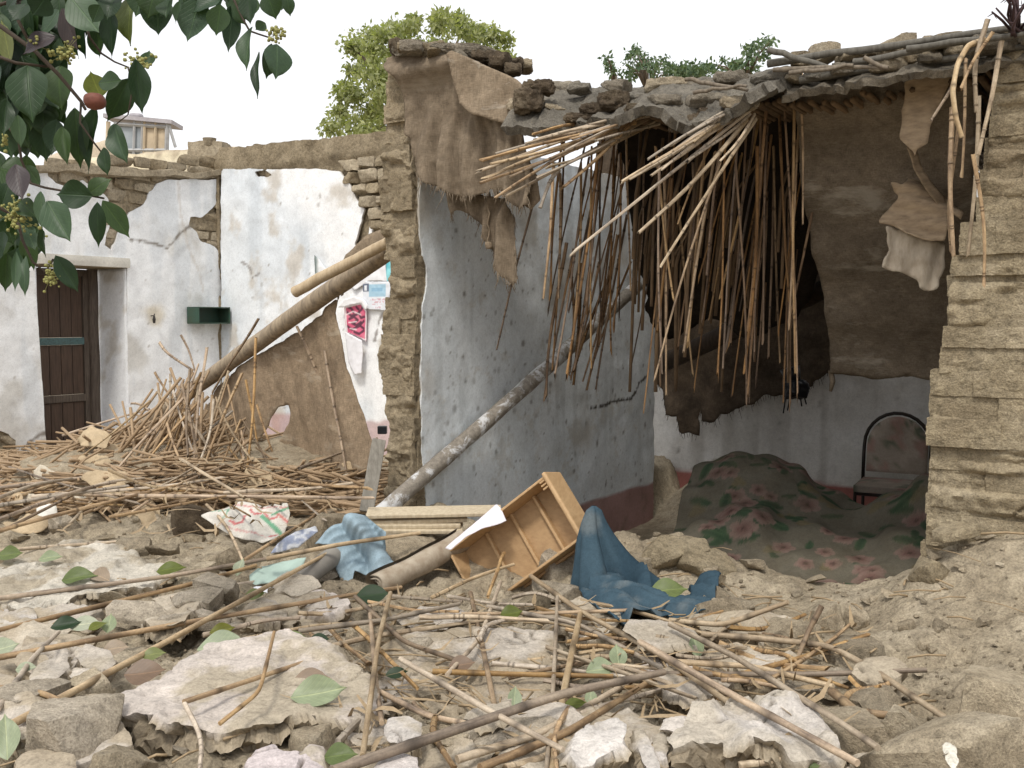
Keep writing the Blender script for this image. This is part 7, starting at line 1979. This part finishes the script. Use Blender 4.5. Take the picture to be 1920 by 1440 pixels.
tag(put('straw_bits', v, f, M['reed_pale'], None), 'thin bits of straw scattered over the rubble', None, None, 'stuff')

# ------------------------------------------------------------------ leaves
LEAF = []
def leafmesh(k):
    r = random.Random(700 + k); nl, nw = 11, 6
    V_, F_ = [], []
    curl, fold_, tw, wav = r.uniform(-.25, .28), r.uniform(.06, .34), r.uniform(-.5, .5), r.uniform(.0, .03)
    for i in range(nl + 1):
        t = i / nl
        w = .5 * (math.sin(math.pi * t ** .9) ** .95) * (1 - .15 * t) + .004
        if t > .86: w *= (1 - t) / .14 * .8 + .2 * (1 - t) / .14
        for j in range(nw + 1):
            s = (j / nw - .5) * 2
            x = s * w; z_ = fold_ * abs(x) + curl * (t - .5) ** 2 + wav * math.sin(9 * t + 3 * s) * abs(s)
            y = t - .03 * s * s
            a = tw * (t - .4)
            V_.append((x * math.cos(a) - z_ * math.sin(a), y, x * math.sin(a) + z_ * math.cos(a)))
            if i and j:
                b = i * (nw + 1) + j; F_.append((b - nw - 2, b - nw - 1, b, b - 1))
    return V_, F_
for k in range(10): LEAF.append(leafmesh(k))
M['leaf_dark'] = leaf_mat('leaf_dark', (0.014, 0.034, 0.013), (0.024, 0.052, 0.018), (0.045, 0.082, 0.024), .28, True)
M['leaf_grey'] = leaf_mat('leaf_grey', (0.034, 0.066, 0.036), (0.048, 0.086, 0.046), (0.062, 0.105, 0.056), .25, True)
M['leaf_yellow'] = leaf_mat('leaf_yellow', (0.12, 0.15, 0.03), (0.16, 0.18, 0.035), (0.2, 0.2, 0.04), .4, True)
M['leaf_purple'] = leaf_mat('leaf_purple', (0.025, 0.018, 0.022), (0.04, 0.028, 0.03), (0.05, 0.035, 0.035), .1, True)
M['leaf_brown'] = leaf_mat('leaf_brown', (0.13, 0.08, 0.05), (0.19, 0.135, 0.09), (0.27, 0.21, 0.15), .05, True)
M['leaf_pale'] = leaf_mat('leaf_pale', (0.22, 0.26, 0.15), (0.27, 0.31, 0.205), (0.34, 0.36, 0.27), .1, True)
M['leaf_fresh'] = leaf_mat('leaf_fresh', (0.10, 0.135, 0.045), (0.13, 0.165, 0.055), (0.17, 0.19, 0.07), .2, True)
_lm = {}
def leaf_obj(B, T, wid, nrm, mat, parent=None, k=None):
    k = R.randrange(10) if k is None else k
    if (k, mat) not in _lm: _lm[(k, mat)] = mesh('leaf', LEAF[k][0], LEAF[k][1], M[mat], smooth=True)
    o = bpy.data.objects.new('leaf', _lm[(k, mat)])
    link(o, parent)
    y = np.asarray(T) - np.asarray(B); L_ = np.linalg.norm(y); y = y / L_
    z = np.asarray(nrm, float); z = z - y * (z @ y); z /= np.linalg.norm(z); x = np.cross(y, z)
    Mx = Matrix(((x[0], y[0], z[0]), (x[1], y[1], z[1]), (x[2], y[2], z[2]))).to_4x4()
    loc = np.asarray(B) - (np.array(parent.location) if parent is not None else 0)
    o.matrix_basis = Matrix.Translation([float(q) for q in loc]) @ Mx @ Matrix.Diagonal((wid, L_, L_, 1))
    return o
# fallen leaves
FLV = [(150, 1082, 60, .2, 'leaf_fresh', 'green leaf with a brown twin leaning on the flat white-topped slab'), (185, 1080, 50, 2.4, 'leaf_brown', 'brown curled leaf beside the green one on the flat slab'), (322, 1066, 50, .3, 'leaf_yellow', 'yellow-green leaf lying by the clods left of the printed sack'), (125, 1172, 50, .5, 'leaf_dark', 'dark green leaf under reeds at the left'), (160, 1170, 56, .1, 'leaf_pale', 'pale bluish leaf in the cluster at the left'), (185, 1172, 34, 1.0, 'leaf_yellow', 'small yellowish leaf in the left cluster'),
       (205, 1168, 36, 1.6, 'leaf_pale', 'light green leaf at the right of the left cluster'), (275, 1262, 72, .1, 'leaf_brown', 'large brown curled leaf at the back of the largest slab'), (290, 1226, 40, .4, 'leaf_fresh', 'bright green leaf tip above the large brown leaf'), (345, 1258, 44, 2.8, 'leaf_brown', 'small brown rolled leaf right of the large brown leaf'), (450, 1238, 46, 1.2, 'leaf_fresh', 'upright yellow-green leaf on the largest slab'), (488, 1228, 26, .6, 'leaf_brown', 'small brown leaf scrap beside the upright leaf'),
       (420, 1212, 86, .25, 'leaf_pale', 'long pale blue-green leaf with a stalk on the largest slab'), (418, 1182, 44, .6, 'leaf_yellow', 'yellow leaf above the long pale one'), (218, 1215, 46, .2, 'leaf_brown', 'brown and green leaf near the grey flakes'), (600, 1300, 96, .35, 'leaf_pale', 'big pale green leaf with veins on the right side of the largest slab'), (585, 1275, 66, .1, 'leaf_brown', 'greyish brown curled leaf behind the big pale green leaf'), (12, 1380, 84, 1.9, 'leaf_pale', 'large light green leaf at the bottom left edge'),
       (50, 1252, 38, .1, 'leaf_pale', 'small pale leaf at the left beside the tilted flake'), (8, 1215, 50, .8, 'leaf_pale', 'pale green leaf cut by the left edge'), (1255, 1106, 66, -.1, 'leaf_fresh', 'green leaf lying on the dark blue cloth'), (1305, 1210, 44, 1.7, 'leaf_pale', 'pale green leaf standing beside the white broken card'), (1130, 1255, 56, -.1, 'leaf_pale', 'pale yellow-green leaf under the white broken card'), (1158, 1228, 44, 1.6, 'leaf_pale', 'grey-green leaf above the pale yellow-green one'),
       (640, 1416, 60, 0, 'leaf_fresh', 'green leaf at the bottom edge by the pinkish piece'), (552, 1196, 40, .1, 'leaf_fresh', 'green leaf piece at the top of the largest slab'), (600, 1200, 40, -.4, 'leaf_dark', 'dark green leaf piece under reeds at the slab top'), (606, 1218, 26, .2, 'leaf_yellow', 'small yellow-green leaf tip at the slab top'), (965, 1306, 40, 1.5, 'leaf_pale', 'grey-green leaf standing at bottom centre'), (1080, 1320, 40, .1, 'leaf_yellow', 'yellow-green leaf beside the close pair of reeds'),
       (1108, 1306, 30, 1.6, 'leaf_pale', 'small pale leaf beside the yellow-green leaf'), (1520, 1438, 36, .0, 'leaf_fresh', 'green leaf at the bottom edge on the right'), (700, 1116, 60, .1, 'leaf_dark', 'dark green leaf under the rolled mat'), (960, 1150, 40, .4, 'leaf_yellow', 'yellow leaf among the reeds below the drawer'), (1535, 1110, 0, 0, '', ''), (450, 1062, 34, 1.4, 'leaf_pale', 'pale green leaf beside the leaning pale reed'), (745, 1262, 40, .3, 'leaf_dark', 'dark leaf on the middle slab'), (868, 1246, 46, .1, 'leaf_brown', 'grey-brown leaf on the middle slab'),
       (480, 1115, 36, .3, 'leaf_fresh', 'dull green leaf beside the bright white sheet'), (95, 1045, 40, .2, 'leaf_pale', 'pale dry leaf at the back of the flat slab'), (20, 1040, 44, .1, 'leaf_fresh', 'green leaf at the left edge on the flat slab')]
for px, py, ln, a, mt, lb in FLV:
    if not ln: continue
    c = G(px, py, .125 if 350 < px < 700 and py > 1190 else .09); sc = c[1] / FPX * ln
    stand = a > 1.1 and a < 2.0
    d = np.array([math.cos(a), math.sin(a) * .6, .7 if stand else .12]); d /= np.linalg.norm(d)
    o = leaf_obj(c - d * sc * .55, c + d * sc * .55, sc * R.uniform(.62, .9), (R.uniform(-.3, .3), -.75, .9), mt, None)
    o.name = 'fallen_leaf'
    tag(o, lb, 'leaf')

# ------------------------------------------------------------------ leafy branch hanging in at the top left
br = thing('leafy_branch', P(-60, 40, 2.45), 'leafy branch with broad dark green leaves and blossom clusters hanging in at the top left', 'branch')
br['kind'] = 'thing'
def leafpx(b, t, w, mt=None, D=None, roll=None):
    D = D or R.uniform(2.3, 2.65)
    B, T = P(b[0] / 3, b[1] / 3, D), P(t[0] / 3, t[1] / 3, D + R.uniform(-.04, .02))
    wid = w / 3 * D / FPX * 1.02
    L_ = np.linalg.norm(T - B)
    n = np.array([0, -1, 0.15]) + np.array([R.uniform(-.95, .95), 0, R.uniform(-.3, .6)]) if roll is None else np.array(roll)
    leaf_obj(B, T, wid * 1.22, n, mt or R.choice(['leaf_dark', 'leaf_dark', 'leaf_dark', 'leaf_grey']), br)
BL = [((400, -10), (566, 192), 165, 'leaf_grey'), ((350, 55), (445, 292), 150, 'leaf_purple'), ((330, 60), (228, 212), 150), ((620, 60), (636, 332), 105), ((740, -40), (716, 256), 200, 'leaf_fresh'), ((880, -20), (895, 206), 150), ((1010, 10), (990, 136), 64), ((1120, -5), (1056, 242), 160), ((1230, -10), (1078, 66), 100, 'leaf_grey'), ((1240, 30), (1216, 206), 115),
      ((1310, 30), (1280, 302), 95), ((1300, -20), (1380, 152), 110, 'leaf_grey'), ((1400, -30), (1410, 142), 95), ((1500, -40), (1556, 112), 105), ((1600, -50), (1582, 62), 90), ((1612, -30), (1634, 96), 60), ((1410, 150), (1378, 396), 95), ((1450, 290), (1440, 552), 50), ((1530, 250), (1500, 448), 90), ((1560, 250), (1556, 446), 150, 'leaf_grey'), ((1492, 130), (1436, 170), 62),
      ((150, 365), (180, 690), 190), ((330, 370), (340, 622), 175), ((60, 345), (8, 110), 125, 'leaf_fresh'), ((150, 20), (60, 120), 100), ((565, 545), (505, 400), 125, 'leaf_yellow'), ((560, 470), (692, 452), 110), ((722, 448), (604, 690), 128), ((760, 340), (800, 646), 105), ((830, 375), (840, 282), 72), ((320, 680), (290, 880), 110), ((350, 720), (382, 935), 80), ((420, 610), (452, 955), 115), ((540, 610), (500, 982), 95), ((580, 830), (602, 990), 75),
      ((640, 700), (640, 862), 60, 'leaf_grey'), ((640, 700), (712, 922), 115), ((100, 650), (120, 836), 75), ((30, 560), (20, 770), 80), ((0, 950), (150, 1000), 170), ((150, 930), (232, 1056), 100), ((510, 1100), (308, 1090), 140), ((496, 1086), (628, 1000), 95), ((270, 1138), (402, 1366), 145), ((545, 1140), (555, 1396), 80), ((580, 1133), (732, 1342), 105), ((230, 1080), (240, 1302), 85), ((240, 1280), (262, 1442), 55), ((110, 1130), (205, 1225), 95),
      ((20, 1090), (40, 1240), 120), ((150, 1290), (200, 1412), 80), ((265 * 1.188, 1200 + 205 * 1.188), (375 * 1.188, 1200 + 378 * 1.188), 95), ((35, 1425), (30, 1645), 85), ((90, 1420), (84, 1645), 46, 'leaf_grey'), ((140, 1440), (136, 1668), 56), ((240, 1300), (250, 1450), 50), ((90, 930), (130, 1130), 110, 'leaf_purple'), ((10, 1150), (60, 1010), 100), ((300, 200), (120, 300), 120, 'leaf_purple'), ((560, 30), (520, 130), 90), ((640, -20), (600, 110), 120), ((950, -20), (930, 100), 110), ((260, -20), (180, 90), 130), ((100, -30), (30, 60), 110)]
for a in BL: leafpx(a[0], a[1], a[2], a[3] if len(a) > 3 else None)
for i in range(270):      # further leaves of the same branch behind
    b = (R.uniform(-60, 560), R.uniform(-90, 720)); 
    if b[0] > 330 and b[1] > 120 or b[1] > 880 - b[0] * .9: continue
    leafpx(b, (b[0] + R.uniform(-70, 90), b[1] + R.uniform(130, 260)), R.uniform(90, 160), None, R.uniform(2.6, 2.95))
for i in range(26):
    b = (R.uniform(250, 1450), R.uniform(-170, -60)); leafpx(b, (b[0] + R.uniform(-60, 60), b[1] + R.uniform(150, 240)), R.uniform(90, 150), None, R.uniform(2.5, 2.9))
for i in range(34):
    b = (R.uniform(-60, 150), R.uniform(850, 1420)); leafpx(b, (b[0] + R.uniform(-60, 80), b[1] + R.uniform(130, 230)), R.uniform(80, 130), None, R.uniform(2.6, 2.9))
TW = []
M['twig'] = plain('twig', (0.075, 0.055, 0.04), .8, (0.04, 0.03, 0.022), 6, .3)
for pts, w in [([(-40, 20), (65, 95), (110, 140), (152, 190), (160, 205)], .0065), ([(160, 45), (168, 70), (190, 100), (215, 116), (240, 126)], .0035), ([(-30, 150), (10, 230), (35, 262), (40, 300), (58, 344), (85, 352), (165, 366), (195, 372)], .004), ([(-20, 380), (15, 398), (35, 420), (42, 450), (62, 492), (85, 510), (100, 486)], .0045), ([(430, -20), (455, 35), (468, 58), (485, 64), (510, 72)], .0035), ([(40, -20), (30, 30), (60, 90)], .006), ([(-20, 100), (30, 118), (90, 125)], .005), ([(560, -40), (480, -20), (300, -25), (100, -20), (-40, 20)], .007), ([(240, 126), (250, 160), (240, 215), (215, 235)], .0025), ([(152, 190), (150, 230), (178, 270), (190, 285)], .003)]:
    v, f = tubev([P(x, y, 2.48 + .02 * math.sin(x)) for x, y in pts], np.linspace(w, w * .6, len(pts)), 6, 3, .1)
    TW.append(put('twig', v, f, M['twig'], br))
M['blossom'] = plain('blossom', (0.30, 0.29, 0.10), .7, (0.2, 0.2, 0.07), 30, .1)
r = random.Random(9)
for (cx_, cy_, sx, sy, n) in [(262, 118, 24, 22, 70), (120, 100, 26, 20, 60), (518, 62, 20, 18, 46), (35, 405, 30, 34, 90), (100, 515, 18, 26, 50), (68, 80, 14, 14, 30), (8, 265, 8, 12, 16)]:
    tv = []
    for i in range(n):
        c = P(r.gauss(cx_, sx * .5), r.gauss(cy_, sy * .5), 2.42 + r.uniform(-.03, .03)); s = r.uniform(.002, .0042)
        vv, ff = rockv((s * 2, s * 2, s * 2), 2, .8, 0, 1, 0, 3)
        tv.append((c + vv, ff))
        if i % 2: tv.append(tubev([c, P(cx_ - 4, cy_ + 4, 2.43)], .0006, 3))
    v, f = join(tv); put('blossom_cluster', v, f, M['blossom'], TW[{262: 1, 120: 0, 518: 4, 35: 3, 100: 3, 68: 5, 8: 2}[cx_]])
M['fruit'] = plain('fruit', (0.17, 0.055, 0.035), .6, (0.10, 0.04, 0.03), 20, .3)
vv, ff = rockv((.042, .04, .034), 10, .9, .08, 2, 0, 4); put('fruit', P(178, 190, 2.36) + vv, ff, M['fruit'], br)
